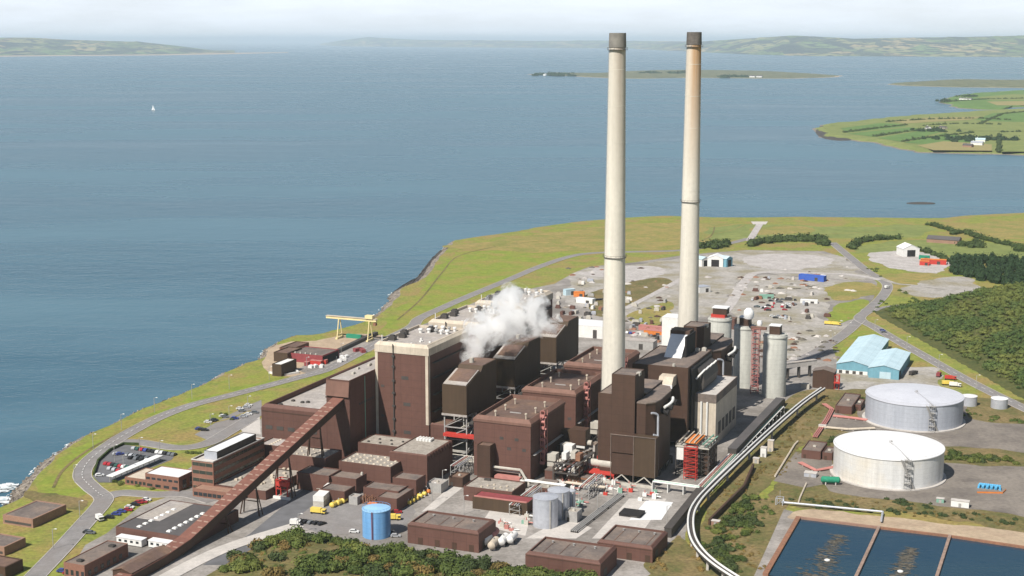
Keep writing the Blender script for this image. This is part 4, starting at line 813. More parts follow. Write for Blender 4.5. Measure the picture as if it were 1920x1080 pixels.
# red lattice lime tower in front
r = T('lift_tower', 'bright red lattice stair tower in front of the cream block', 'stair tower', -190, 668, 0)
lu, lz = atv(1283, 838, 668); ru, _ = atv(1305, 838, 668)
frame(MB(), lu, ru, 668, 671.5, 0, lz, 9, .17).build('frame', 'red_paint', r)
p = MB()
for q in range(9): p.box(lu + .2, ru - .2, 668.4 if q % 2 else 670, 669.2 if q % 2 else 671, lz / 9 * q + .6, lz / 9 * q + .8)
p.build('landing', 'red_paint', r)
r = T('pipe_tower', 'steel tower with pale pipes and green beams behind the red stair', 'plant', lu - 6, 673, 0)
frame(MB(), lu - 5.5, ru + 5, 673, 690, 0, lz + .5, 4, .26, 3, 3).build('frame', 'dark_steel', r)
MB().box(lu - 1.2, ru + 1.4, 676, 689.5, 1, lz - 2.2).build('inner_cladding', 'dark_steel', r)
MB().box(lu - 5, lu - 1.5, 672.2, 677, lz - 8, lz - 2).build('hopper', 'white_paint', r)
MB().box(lu - 5.8, ru + 5.3, 672.6, 690.4, lz - 1.6, lz - 1.0).build('deck', 'ducting', r)
p = MB()
for j in range(4): p.tube((lu - 4 + 2.6 * j, 673, lz + 1 + .4 * (j % 2)), (lu - 4 + 2.6 * j, 692, lz + 1.6), .38, 6)
p.build('pipe', 'cream_cladding', r, smooth=True)
MB().tube((ru + 2, 673, lz + .6), (ru + 3, 691, lz + 1.2), .4, 6).tube((ru + 4, 673, lz - .2), (ru + 5, 691, lz + .6), .4, 6).build('green_beam', 'pipe_green', r)
MB().box(lu - 1.5, ru - 1, 673.5, 690, lz + .3, lz + .9).build('rail_deck', 'orange_paint', r)
MB().box(ru + 1.6, ru + 4.9, 676, 689, 1, lz - 2).build('cladding', 'dark_brown', r)

# ------------------------------------------------------------------ low buildings in front of the hall
def RB(name, label, cat, z, fl, fr, bk, group=None, **k):
    u0, u1, v0, v1 = rect(z, fl, fr, bk); k.setdefault('t', .35); k.setdefault('d', .5)
    return B(name, label, cat, u0, u1, v0, v1, z, group, **k) + ((u0, u1, v0, v1),)
def skylights(r, zr, e, nu, nv, m='cream_cladding', w=1.3, l=1.0, h=.5):
    for i in range(nu):
        for j in range(nv):
            u, v = e[0] + (e[1] - e[0]) * (i + .7) / (nu + .4), e[2] + (e[3] - e[2]) * (j + .7) / (nv + .4)
            MB().prism([(u - w / 2, v - l / 2), (u + w / 2, v - l / 2), (u + w / 2, v + l / 2), (u - w / 2, v + l / 2)], zr, zr + h, [(u - w / 3, v - l / 3), (u + w / 3, v - l / 3), (u + w / 3, v + l / 3), (u - w / 3, v + l / 3)]).build('skylight', m, r)
LG = 'low brown annexes'
r, zr, e = RB('annex', 'brown annex against the boiler house wall, speckled roof', 'building', 13.5, (671, 829), (752, 840), (700, 813), LG, roof='speckled_roof')
boxes(r, [(e[0] + 4 + 3.3 * i, e[2] + 4 + 6 * (i % 2)) for i in range(6)], zr, (1, .9, .6), 'dark_steel', 'roof_vent')
a0, a1, b0, b1 = rect(15.5, (752, 848), (797, 856), (842, 824))
r, zr = B('annex', 'taller brown annex with white ducts on its roof, right end of the annexes', 'building', e[1] + .1, a1, b0, b1, 15.5, LG, roof='speckled_roof', t=.35, d=.5, ch=.5)
for j in range(5): MB().tube((e[1] + 4 + 1.7 * j, b1 - 6, zr), (e[1] + 4 + 1.7 * j, b1 - 6, zr + 1.2), .8, 8).tube((e[1] + 4 + 1.7 * j, b1 - 6, zr + .8), (e[1] + 4 + 1.7 * j, b1 - 2.5, zr + .8), .7, 8).build('roof_duct', 'white_paint', r, smooth=True)
for j in range(9): MB().box(a1 + .004, a1 + .3, b0 + 2 + 3.2 * j, b0 + 2.8 + 3.2 * j, 12.4, 15.3).build('rib', 'brown_cladding', r)
r, zr, e = RB('annex', 'brown annex whose roof carries rows of pale skylights', 'building', 11, (635, 864), (734, 875), (663, 846), LG, roof='speckled_roof')
skylights(r, zr, e, 7, 4)
r, zr, e = RB('annex', 'brown annex just right of the conveyor, speckled roof', 'building', 12, (505, 847), (604, 863), (630, 842), LG, roof='speckled_roof')
skylights(r, zr, e, 8, 3, w=1.0)
r, zr, e = RB('annex', 'small plain brown annex below the skylight roof', 'building', 8, (616, 892), (667, 899), (631, 880), LG, roof='grey_brown_roof')
boxes(r, [(e[1] - 1.5, e[3] - 2)], zr, (1, 1, 1.2))
r, zr, e = RB('annex', 'lowest brown annex above the white container', 'building', 6, (600, 916), (646, 922), (618, 904), LG, roof='grey_brown_roof')
r, zr, e = RB('annex', 'brown annex half under the conveyor with a flat dull roof', 'building', 8.5, (556, 885), (616, 893), (572, 871), LG, roof='grey_brown_roof')
r, zr, e = RB('annex', 'brown annex below the taller one with the white ducts', 'building', 9, (736, 895), (778, 902), (748, 883), LG, roof='grey_brown_roof')
r, zr, e = RB('annex', 'brown annex with a recessed pipe yard, above the yellow barrels', 'building', 7, (681, 913), (748, 921), (690, 900), LG, roof='grey_brown_roof')
u0, u1, v0, v1 = rect(6.5, (707, 931), (742, 937), (774, 915))
block(r, u0, u1, v0, v1, 0, 6.5, t=.3, d=.4, wname='wing_wall', rname='wing_roof', roof='grey_brown_roof')
p = MB()
for j in range(7): p.tube((e[0] + .6 + j * 1.2, e[2] - 3.5, 0), (e[0] + .6 + j * 1.2, e[2] - 3.5, 3 + (j % 3)), .3, 6).tube((e[0] + .6 + j * 1.2, e[2] - 3.5, 2.8), (e[0] + .6 + j * 1.2, e[2] - .1, 3), .2, 6)
p.build('pipe', 'rust', r)
MB().box(u0 - .1 - 5, u0 - .1, v0 + .2, v0 + 2.2, 0, 2.8).build('shutter', 'orange_paint', r)
r, zr, e = RB('hut', 'small grey hut beside the brown annexes', 'hut', 4, (654, 930), (670, 932), (660, 924), roof='pale_roof', wall='steel')
r, zr, e = RB('switch_house', 'low brown house with a pale speckled roof, right of the works lane', 'building', 7, (869, 911), (962, 921), (893, 892), roof='speckled_roof')
MB().box(e[0] + 5, e[0] + 8, e[3] - 4, e[3] - 2.5, zr, zr + 1).build('roof_unit', 'dark_steel', r)
boxes(r, [(e[0] + 8 + 2.2 * i, e[2] + 3 + 2.5 * (i % 3)) for i in range(8)], zr, (.9, .9, .5), 'cream_cladding', 'roof_vent')
u0, u1, v0, v1 = rect(5.8, (886, 931), (990, 943), (888, 920))
block(r, u0, u1, v0, e[2] - .02, 0, 5.8, 'olive_brown', 'maroon_paint', t=.3, d=.2, wname='lean_to_wall', rname='lean_to_roof')
MB().box(u0 + .5, u1 - .5, v0 + .5, v0 + 1.3, 5.7, 6.2).build('pink_rail', 'pink_paint', r)
for z, fl, fr, bk, lab, wl_, rf in [(5, (842, 893), (866, 897), (860, 884), 'small brown pump room at the foot of the steel frame', 'dark_brown', 'brown_roof'), (4, (1002, 913), (1040, 919), (1012, 903), 'low brown room behind the aluminium tanks', 'brown_cladding', 'speckled_roof'), (3.5, (700, 957), (728, 961), (708, 950), 'low brown store behind the blue tank', 'brown_cladding', 'grey_brown_roof'), (4.5, (800, 905), (826, 909), (816, 896), 'grey box room at the end of the works lane', 'steel', 'pale_roof'), (5, (1060, 958), (1082, 961), (1070, 950), 'grey room right of the aluminium tanks', 'steel', 'speckled_roof')]:
    r, zr, e = RB('plant_room', lab, 'building', z, fl, fr, bk, wall=wl_, roof=rf); boxes(r, [((e[0] + e[1]) / 2, (e[2] + e[3]) / 2)], zr, (1.2, 1, .7)); MB().box(e[0] + .8, e[0] + 2, e[2] - .08, e[2] - .01, .1, 2.2).build('door', 'dark_steel', r)
for (x0, y0), (x1, y1), h, lab in [((955, 965), (985, 930), 5, 'steel pipe frame left of the aluminium tanks'), ((1085, 935), (1110, 912), 6, 'steel pipe frame before the long pale drum'), ((845, 898), (852, 880), 7, 'steel pipe frame at the foot of the raised duct house')]:
    a, b_ = S(x0, y0), S(x1, y1); r = T('pipe_gantry', lab, 'rack', *a, 0); frame(MB(), a[0], a[0] + 5, a[1], max(a[1] + 6, b_[1]), 0, h, 2, .18, 1, 3).build('frame', 'steel', r)
    for q in range(4): MB().tube((a[0] + .6 + 1.2 * q, a[1] - 1, h + .3), (a[0] + .6 + 1.2 * q, max(a[1] + 6, b_[1]) + 1, h + .3), .3, 6).build('pipe', ['white_paint', 'pink_paint', 'ducting', 'silver'][q], r, smooth=True)
# three foreground sheds
SH = 'flat roofed brown sheds in the foreground'
for lab, z, fl, fr, bk in [('big plain brown shed right of the blue tank', 9.4, (764, 979), (897, 998), (800, 955)), ('long brown shed at the lower edge, by the thicket', 8.6, (985, 1034), (1126, 1054), (1016, 1003)), ('brown shed beside the lower end of the dark gallery', 7, (1120, 1012), (1222, 1028), (1149, 981))]:
    u0, u1, v0, v1 = rect(z, fl, fr, bk)
    r = T('shed', lab, 'shed', u0, v0, 0, SH); block(r, u0, u1, v0, v1, 0, z, ch=1.0, t=.5, d=.8, roof='grey_brown_roof')
    MB().box(u0 + .4, u1 - .4, v0 - .07, v0 - .01, z - 1.7, z - 1.4).build('trim', 'dark_brown', r)
    for j in range(int((u1 - u0) / 8)): MB().box(u0 + 5 + 8 * j, u0 + 7.2 + 8 * j, v0 - .12, v0 - .02, .2, 3.2).build('door', 'dark_brown', r)
    MB().box(u1 + .01, u1 + .1, v0 + 4, v0 + 8, .2, 4).build('shutter', 'dark_steel', r)
    for j in range(3): MB().box(u0 + 6 + 7 * j, u0 + 6.4 + 7 * j, v0 + 4, v1 - 4, z - .79, z - .66).build('roof_joint', 'brown_roof', r)
    for j in range(3): MB().lathe(u0 + 6 + j * (u1 - u0) / 3.5, v1 - 5, [(.4, z - .8), (.4, z - .1), (.6, z)], 8).build('roof_vent', 'steel', r)

# office block
u0, u1, v0, v1 = rect(15.6, (359, 862), (402, 866), (486, 821))
r, zr = B('office_block', 'four storey office block with bands of windows and white roof house', 'building', u0, u1, v0, v1, 15.6, wall='brick', roof='pale_concrete', t=.3, d=.4)
ringwall(MB(), u0, u1, v0, v1, 0, 1)
for k in range(4):
    z = 3.9 * k + 1.3
    for j in range(3): w = (u1 - u0 - .8) / 3; MB().box(u0 + .4 + w * j + .1, u0 + .4 + w * (j + 1) - .1, v0 - .06, v0 - .01, z, z + 1.7).build('window', 'window_green', r)
    MB().box(u0 + .2, u1 - .2, v0 - .1, v0 - .015, z + 1.75, z + 2.0).build('band', 'sand_brick', r)
    nb = 12
    for j in range(nb): w = (v1 - v0 - .8) / nb; MB().box(u1 + .01, u1 + .07, v0 + .4 + w * j + .15, v0 + .4 + w * (j + 1) - .15, z, z + 1.7).build('window', 'window_green', r)
c = MB(); ringwall(c, u0 - .2, u1 + .2, v0 - .2, v1 + .2, 15.604, 16.1, 0, .6, .3); c.build('parapet', 'pale_concrete', r)
block(r, u0 + 4, u1 - .9, v0 + 5, v1 - 6, zr, zr + 4.2, 'dark_steel', 'white_sheet', t=.3, d=.15, wname='roof_house', rname='roof_house_top')
MB().box(u0 + 4, u1 - 1, v0 + 4.9, v0 + 4.99, zr, zr + 4).build('roof_house_front', 'silver', r)
MB().box(u0 + .8, u0 + 1.6, v0 + 12, v1 - 6, zr, zr + 3).build('screen', 'dark_steel', r)
pu0, pu1, pv0, pv1 = rect(4.2, (361, 915), (440, 928), (372, 906))
block(r, pu0, pu1, pv0, v0 - .02, 0, 4.2, 'brick', 'sand_brick', t=.3, d=.3, wname='podium_wall', rname='podium_roof')
for j in range(9): w = (pu1 - pu0 - 1) / 9; MB().box(pu0 + .5 + w * j + .2, pu0 + .5 + w * (j + 1) - .2, pv0 - .08, pv0 - .01, .9, 2.6).build('window', 'glass', r)
# speckled roofs right of the office, under the conveyor
r2, zr2, e2 = RB('annex', 'low annex with a cluttered pale roof between office and conveyor', 'building', 4.5, (402, 908), (500, 920), (560, 862), roof='speckled_roof')
boxes(r2, [(e2[0] + 3 + rnd.random() * (e2[1] - e2[0] - 6), e2[2] + 3 + rnd.random() * (e2[3] - e2[2] - 6)) for _ in range(26)], zr2, (1.6, 1.3, .8), 'cream_cladding', 'roof_unit')
a0, a1, b0, b1 = rect(11, (485, 832), (520, 837), (545, 812))
r3, zr3 = B('annex', 'brown link block between the office and the long hall', 'building', a0, a1, b0, 623.5, 11, roof='pale_roof', t=.35, d=.5)
skylights(r3, zr3, (a0, a1, b0, 623.5), 1, 6)
# low brick wings in front of the car park
r, zr, e = RB('brick_wing', 'brick office wing with a pale flat roof, left of the office block', 'building', 7.2, (272, 887), (336, 895), (353, 880), wall='brick', roof='white_sheet', t=.3, d=.3)
for j in range(6): w = (e[1] - e[0]) / 6; MB().box(e[0] + w * j + .5, e[0] + w * (j + 1) - .5, e[2] - .07, e[2] - .01, 4.4, 5.5).build('window', 'glass', r)
for j in range(4): w = (e[1] - e[0]) / 4; MB().box(e[0] + w * j + .9, e[0] + w * (j + 1) - .9, e[2] - .07, e[2] - .01, .9, 2.2).build('window', 'glass', r)
for j in range(2): MB().box(e[1] + .01, e[1] + .08, e[2] + 3 + 6 * j, e[2] + 6 + 6 * j, 1, 5).build('window', 'glass', r)
w0, w1, w2_, w3 = rect(3.8, (234, 894), (274, 898), (268, 876))
r, zr = B('brick_wing', 'low brick wing with a cream roof at the car park corner', 'building', w0, e[0] - .05, w2_, w3, 3.8, wall='brick', roof='cream_cladding', t=.3, d=.3)
for j in range(5): MB().box(w0 + 1 + 2.4 * j, w0 + 2.6 + 2.4 * j, w2_ - .07, w2_ - .01, .9, 2.4).build('window', 'glass', r)
r = T('canopy', 'long white walkway canopy along the car park', 'canopy', *S(203, 900), 0)
ca, cb_ = S(206, 904), S(300, 864)
L = math.hypot(cb_[0] - ca[0], cb_[1] - ca[1]); an = math.atan2(cb_[1] - ca[1], cb_[0] - ca[0])
MB().obox(((ca[0] + cb_[0]) / 2, (ca[1] + cb_[1]) / 2), an, L, 4.2, 2.8, 3.1).build('roof', 'white_sheet', r)
for j in range(10):
    t = j / 9; q = (ca[0] + (cb_[0] - ca[0]) * t, ca[1] + (cb_[1] - ca[1]) * t); MB().tube((*q, 0), (*q, 2.8), .14, 4).build('post', 'steel', r)

# workshop with skylights, lower left
wu0, wu1, wv0, wv1 = rect(5.6, (217, 987), (360, 1002), (312, 936))
r, zr = B('workshop', 'wide workshop with a dark roof, pale strip and dotted skylights', 'building', wu0, wu1, wv0, wv1, 5.6, roof='dark_roof', wall='brown_cladding', t=.4, d=.25)
MB().box(wu0 + .8, wu0 + (wu1 - wu0) * .36, wv0 + (wv1 - wv0) * .34, wv1 - .6, zr + .005, zr + .12).build('pale_roof_strip', 'pale_roof', r)
for uu in (.26, .68):
    for j in range(7): u, v = wu0 + (wu1 - wu0) * uu, wv0 + 4 + j * (wv1 - wv0) * .105; MB().prism([(u - 1, v - 1), (u + 1, v - 1), (u + 1, v + 1), (u - 1, v + 1)], zr + (.13 if uu < .3 else 0), zr + .6, [(u - .7, v - .7), (u + .7, v - .7), (u + .7, v + .7), (u - .7, v + .7)]).build('skylight', 'white_paint', r)
for j in range(6): MB().box(wu0 + 3 + 6 * j, wu0 + 6 + 6 * j, wv0 - .08, wv0 - .01, .2, 2.8).build('door', 'dark_brown', r)
# small buildings lower left
r, zr, e = RB('store_house', 'small brick store with a flat grey roof at the lower left', 'building', 6, (119, 1054), (165, 1057), (235, 1018), wall='brick', roof='grey_brown_roof', t=.3, d=.3)
boxes(r, [((e[0] + e[1]) / 2, e[2] + 4), ((e[0] + e[1]) / 2 + 1, e[3] - 5)], zr, (2.5, 2, .8), 'dark_steel', 'roof_vent')
for j in range(4): MB().box(e[0] + .8 + 2.6 * j, e[0] + 2.2 + 2.6 * j, e[2] - .07, e[2] - .01, 1, 3.2).build('window', 'glass', r)
for j in range(6): MB().box(e[1] + .01, e[1] + .08, e[2] + 2 + 4 * j, e[2] + 4 + 4 * j, 1, 3).build('window', 'glass', r)
gu0, gv0 = S(211, 1069, 4.5); gu1, _ = S(251, 1072, 4.5); _, gv1 = S(318, 1032, 4.5)
r = T('gabled_shed', 'brown gabled shed left of the conveyor foot', 'shed', gu0, gv0, 0)
gm = (gu0 + gu1) / 2
MB().vprism([(gu0, 0), (gu1, 0), (gu1, 4.5), (gm, 6.0), (gu0, 4.5)], gv0, gv1).build('wall', 'dark_brown', r)
MB().vprism([(gu0 - .5, 4.36), (gm, 6.02), (gm, 6.3), (gu0 - .5, 4.62)], gv0 - .4, gv1 + .4).build('roof', 'brown_roof', r)
MB().vprism([(gu1 + .5, 4.36), (gm, 6.02), (gm, 6.3), (gu1 + .5, 4.62)], gv0 - .4, gv1 + .4).build('roof', 'brown_roof', r)
MB().box(gm - 1.8, gm + 1.8, gv0 - .08, gv0 - .01, .2, 3.4).build('door', 'brown_trim', r)
for (px, py), lab in [((247, 1021), 'white portable cabin, left one beside the workshop front'), ((307, 1028), 'white portable cabin, right one nearer the conveyor')]:
    c = S(px, py); r = T('cabin', lab, 'cabin', c[0], c[1], 0, 'white portable cabins')
    MB().box(c[0] - 6.5, c[0] + 6.5, c[1] - 1.8, c[1] + 1.8, .4, 3.2).build('wall', 'white_paint', r); MB().box(c[0] - 6.7, c[0] + 6.7, c[1] - 2, c[1] + 2, 3.204, 3.45).build('roof', 'white_sheet', r)
    for j in range(4): MB().box(c[0] - 5.4 + 3 * j, c[0] - 4 + 3 * j, c[1] - 1.87, c[1] - 1.81, 1.5, 2.5).build('window', 'glass', r)
    MB().box(c[0] - 6.3, c[0] + 6.3, c[1] - 1.6, c[1] + 1.6, 0.06, .39).build('base', 'dark_steel', r)
c = S(232, 1043); r = T('small_tank', 'small white water tank between the store and the gabled shed', 'tank', *c, 0); MB().lathe(*c, [(2, 0), (2, 3.2), (.2, 4.0)], 16).build('shell', 'white_paint', r, smooth=True); MB().tube((c[0] + 2.1, c[1], 0), (c[0] + 2.1, c[1], 3.4), .12, 5).build('pipe', 'steel', r)
for fl, fr, bk, z, lab, m in [((5, 965), (72, 969), (98, 942), 4.2, 'flat grey roofed pump house on the lawn by the shore', 'grey_brown_roof'), ((-40, 1018), (12, 1024), (26, 1004), 4, 'grey roofed shore building cut by the left edge', 'grey_brown_roof'), ((-60, 1052), (26, 1056), (30, 1046), 5, 'dark brown block at the lower left corner', 'brown_roof')]:
    r, zr, e = RB('pump_house', lab, 'building', z, fl, fr, bk, wall='sand_brick' if z < 5 else 'dark_brown', roof=m, t=.8, d=.25)
    MB().box(e[0] + 1, e[1] - 1, e[2] - .08, e[2] - .01, .8, 1.9).build('window', 'dark_steel', r)

# ------------------------------------------------------------------ sloping conveyor
r = T('conveyor', 'long sloping brown conveyor gallery with pale roof bands', 'conveyor', -351, 623.9, 0)
cv = [(623.95, 35.3), (489, 5.4), (470, 3.9), (430, 3.5)]
def cz(v):
    for a, b in zip(cv, cv[1:]):
        if b[0] <= v <= a[0]: return a[1] + (b[1] - a[1]) * (v - a[0]) / (b[0] - a[0])
w = MB()
for a, b in zip(cv, cv[1:]):
    if a[0] > 480: w.uprism([(a[0], a[1] - 4.0), (a[0], a[1]), (b[0], b[1]), (b[0], b[1] - 4.0)], -354, -348.2)
    else: w.uprism([(a[0], -.2), (a[0], a[1]), (b[0], b[1]), (b[0], -.2)], -354, -348.2)
w.build('gallery_wall', 'dark_brown', r)
w = MB()
for a, b in zip(cv, cv[1:]): w.uprism([(a[0], a[1] + .01), (a[0], a[1] + .35), (b[0], b[1] + .35), (b[0], b[1] + .01)], -354.3, -347.9)
w.build('roof', 'conveyor_roof', r)
v = 618
while v > 432:
    if min(abs(v - c_[0]) for c_ in cv) > 1.5:
        for a, b in ((-354.1, -351.6), (-350.6, -348.1)):
            if rnd.random() < .9: MB().uprism([(v, cz(v) + .36), (v, cz(v) + .44), (v - .7, cz(v - .7) + .44), (v - .7, cz(v - .7) + .36)], a + rnd.uniform(0, .3), b - rnd.uniform(0, .3)).build('roof_band', 'pale_band', r)
    v -= 4.6
for v in (600, 570, 541, 516):
    z = cz(v) - 4; t = MB()
    for a, b in ((-354, -356.2), (-348.2, -346)): t.tube((a, v, z), (b, v - 1.5, 0), .4, 4); t.tube((a, v, z), (b, v + 1.5, 0), .35, 4)
    for q in range(1, max(2, int(z / 5))):
        f_ = q / max(2, int(z / 5)); t.tube((-354 - 2.2 * (1 - f_), v, z * f_), (-348.2 + 2.2 * (1 - f_), v, z * f_), .25, 4)
    t.build('trestle', 'dark_brown', r)

# ------------------------------------------------------------------ tanks
c = S(694, 1012); R_ = 6.2; cc = (c[0], c[1] + R_); r = T('blue_tank', 'light blue cylindrical water tank with a domed top', 'tank', *cc, 0)
MB().lathe(*cc, [(R_, 0), (R_, 12.2)], 48).build('shell', 'blue_tank', r, smooth=True); MB().lathe(*cc, [(R_ + .12, 12.2), (R_ + .12, 12.45), (3, 13.0), (.1, 13.2)], 48).build('roof', 'blue_roof' if 'blue_roof' in MATS else mat('blue_roof', (.30, .52, .74), (.27, .48, .70), 4, .05, 1), r, smooth=True)
MB().tube((cc[0] + 1, cc[1] - R_ - .2, 0), (cc[0] + 1, cc[1] - R_ - .2, 12.6), .16, 5).tube((cc[0] + 1.5, cc[1] - R_ - .1, 0), (cc[0] + 1.5, cc[1] - R_ - .1, 12.6), .08, 4).build('ladder', 'maroon_paint', r)
rl = MB()
for i in range(24): a, b = i * math.pi / 12, (i + 1) * math.pi / 12; rl.tube((cc[0] + R_ * math.cos(a), cc[1] + R_ * math.sin(a), 13.4), (cc[0] + R_ * math.cos(b), cc[1] + R_ * math.sin(b), 13.4), .06, 4).tube((cc[0] + R_ * math.cos(a), cc[1] + R_ * math.sin(a), 12.45), (cc[0] + R_ * math.cos(a), cc[1] + R_ * math.sin(a), 13.4), .05, 4)
rl.build('railing', 'blue_tank', r)
def oil_tank(label, lx, rx, by, m, rm, h):
    bl, br = S(lx, by), S(rx, by); mx_ = ((bl[0] + br[0]) / 2, (bl[1] + br[1]) / 2); rad = math.hypot(br[0] - bl[0], br[1] - bl[1]) / 2
    r = T('oil_tank', label, 'tank', *mx_, 0, 'big oil tanks')
    MB().lathe(*mx_, [(rad + 1.6, 0.1), (rad + 1.6, .7), (rad + .02, .75)], 72, cap=False).build('ring_base', 'pale_concrete', r)
    MB().lathe(*mx_, [(rad, 0), (rad, h)], 72).build('shell', m, r, smooth=True)
    MB().lathe(*mx_, [(rad + .35, h - .35), (rad + .35, h + .02), (rad * .6, h + 1.0), (rad * .25, h + 1.5), (.1, h + 1.6)], 72).build('roof', rm, r, smooth=True)
    an = math.radians(-62) ; st_ = MB()                          # spiral stair on the front
    for i in range(34):
        a = an - .035 * 1 * (i - 17) * .22; z = h * i / 33
        q = (mx_[0] + (rad + .6) * math.cos(a), mx_[1] + (rad + .6) * math.sin(a)); st_.box(q[0] - .55, q[0] + .55, q[1] - .5, q[1] + .5, z - .1, z + .12)
        st_.tube((q[0] - .5, q[1] - .5, z), (q[0] - .5, q[1] - .5, z + 1.1), .06, 4)
    for z in (h * .25, h * .5, h * .75, h): st_.box(mx_[0] + rad * math.cos(an) - 1.6, mx_[0] + rad * math.cos(an) + 1.6, mx_[1] + rad * math.sin(an) - 1.6, mx_[1] + rad * math.sin(an) + .1, z - .15, z + .1)
    for dx in (-1.6, -.6, .6, 1.6): st_.tube((mx_[0] + rad * math.cos(an) + dx, mx_[1] + rad * math.sin(an) - 1.5, 0), (mx_[0] + rad * math.cos(an) + dx, mx_[1] + rad * math.sin(an) - 1.5, h + 1.2), .09, 4)
    for q in range(8): st_.tube((mx_[0] + rad * math.cos(an) - 1.6, mx_[1] + rad * math.sin(an) - 1.5, h * q / 8), (mx_[0] + rad * math.cos(an) + 1.6, mx_[1] + rad * math.sin(an) - 1.5, h * (q + 1) / 8), .09, 4)
    st_.build('stair', 'steel', r)
    MB().tube((mx_[0] + rad * math.cos(an), mx_[1] + rad * math.sin(an), h + .25), (mx_[0], mx_[1], h + 1.75), .16, 4).tube((mx_[0] + rad * math.cos(an), mx_[1] + rad * math.sin(an), h + 1.1), (mx_[0], mx_[1], h + 2.6), .07, 4).build('roof_walkway', 'steel', r)
    MB().lathe(mx_[0] + 1.2, mx_[1] + .5, [(.5, h + 1.4), (.5, h + 2.2)], 8).build('roof_hatch', 'steel', r)
    rl = MB()
    for i in range(72): a, b = i * math.pi / 36, (i + 1) * math.pi / 36; rl.tube((mx_[0] + rad * math.cos(a), mx_[1] + rad * math.sin(a), h + 1), (mx_[0] + rad * math.cos(b), mx_[1] + rad * math.sin(b), h + 1), .05, 4)
    rl.build('railing', 'steel', r)
    return mx_, rad
oil_tank('big white oil tank with a flat round roof, nearer the pond', 1564, 1764, 889, 'tank_white', 'white_sheet', 15.2)
oil_tank('big grey blue oil tank behind the white one', 1624, 1801, 787, 'tank_grey', 'roof_grey_blue', 15.0)
for px, py, R_, h, lab in [(1816, 763, 4.4, 5.6, 'small white roofed tank behind the grey oil tank'), (1872, 768, 4.8, 5.6, 'small white roofed tank at the road edge, right')]:
    c = S(px, py); r = T('small_tank', lab, 'tank', c[0], c[1] + R_, 0, 'small tanks by the road'); MB().lathe(c[0], c[1] + R_, [(R_, 0), (R_, h)], 28).build('shell', 'silver', r, smooth=True); MB().lathe(c[0], c[1] + R_, [(R_ + .15, h), (R_ + .15, h + .3), (.1, h + 1)], 28).build('roof', 'white_sheet', r, smooth=True)
# aluminium tanks and white vessels in the chemical yard
for px, py, R_, h, lab in [(1014, 992, 5.7, 13.2, 'tall aluminium tank, front one of the pair'), (1040, 975, 5.0, 12.6, 'tall aluminium tank, half hidden behind the front one'), (1068, 962, 2.0, 10, 'slim grey vessel right of the aluminium tanks')]:
    c = S(px, py); r = T('process_tank', lab, 'tank', c[0], c[1] + R_, 0, 'aluminium tanks'); MB().lathe(c[0], c[1] + R_, [(R_, 0), (R_, h)], 32).build('shell', 'silver', r, smooth=True); MB().lathe(c[0], c[1] + R_, [(R_ + .12, h), (R_ + .12, h + .3), (.1, h + 1.2)], 32).build('roof', 'silver', r, smooth=True)
    MB().tube((c[0] + R_ * .7, c[1] + R_ * .2, 0), (c[0] + R_ * .7, c[1] + R_ * .2, h), .2, 6).build('pipe', 'ducting', r)
def hvessel(label, px, py, L, R_, m, ang=0.0, grp=None, z=1.0, name='pressure_vessel', cat='vessel'):
    c = S(px, py); r = T(name, label, cat, c[0], c[1], 0, grp); ca, sa = math.cos(ang), math.sin(ang)
    pr = [(-L / 2 - R_ * .5, .1), (-L / 2 - R_ * .35, R_ * .6), (-L / 2, R_), (L / 2, R_), (L / 2 + R_ * .35, R_ * .6), (L / 2 + R_ * .5, .1)]
    m_ = MB().lathe(0, 0, [(b, a) for a, b in pr], 14)
    m_.v = [(c[0] + p[2] * ca - p[0] * sa, c[1] + p[2] * sa + p[0] * ca, z + R_ + p[1]) for p in m_.v]
    m_.build('shell', m, r, smooth=True)
    for t in (-.3, .3): MB().obox((c[0] + t * L * ca, c[1] + t * L * sa), ang, .5, R_ * 1.5, 0, z + R_ * .5).build('saddle', 'pale_concrete', r)
    MB().tube((c[0], c[1], z + 2 * R_ - .1), (c[0], c[1], z + 2 * R_ + .7), .3, 6).build('manhole', 'steel', r)
    return r
for i, (px, py, mm) in enumerate([(912, 1022, 'white_paint'), (926, 1029, 'cream_cladding'), (944, 1022, 'white_paint'), (960, 1018, 'white_paint'), (925, 1011, 'pink_paint')]):
    hvessel(['white horizontal vessel, leftmost beside the big brown shed', 'cream horizontal vessel, nearest the thicket', 'white horizontal vessel in the middle of the cluster', 'white horizontal vessel at the right of the cluster', 'pink horizontal vessel behind the white ones'][i], px, py, 7.5, 1.7, mm, math.pi / 2 + .1, 'horizontal vessels by the shed')
hvessel('long pale horizontal drum on a red deck before the flue gas plant', 1122, 893, 14, 1.9, 'ducting', 0, z=5, name='drum', cat='drum')
r = T('platform', 'red steel deck under the long pale drum', 'platform', *S(1122, 905), 0)
c = S(1122, 898); MB().box(c[0] - 9, c[0] + 9, c[1] - 3, c[1] + 4, 3.4, 4.1).build('deck', 'red_paint', r); frame(MB(), c[0] - 8.6, c[0] + 8.6, c[1] - 2.6, c[1] + 3.6, 0, 3.39, 1, .3, 4, 1).build('legs', 'red_paint', r)
hvessel('dark green horizontal tank at the foot of the white oil tank', 1557, 909, 8, 1.6, 'green_paint', .25)
for i in range(3): hvessel(['yellow barrel tank, leftmost of three by the white container', 'yellow barrel tank, middle of three by the white container', 'yellow barrel tank, rightmost of three by the white container'][i], 625 + 10 * i, 951 - 4 * i, 3.2, 1.25, 'yellow_paint', math.pi / 2, 'yellow barrel tanks', z=.2, name='barrel_tank', cat='tank')
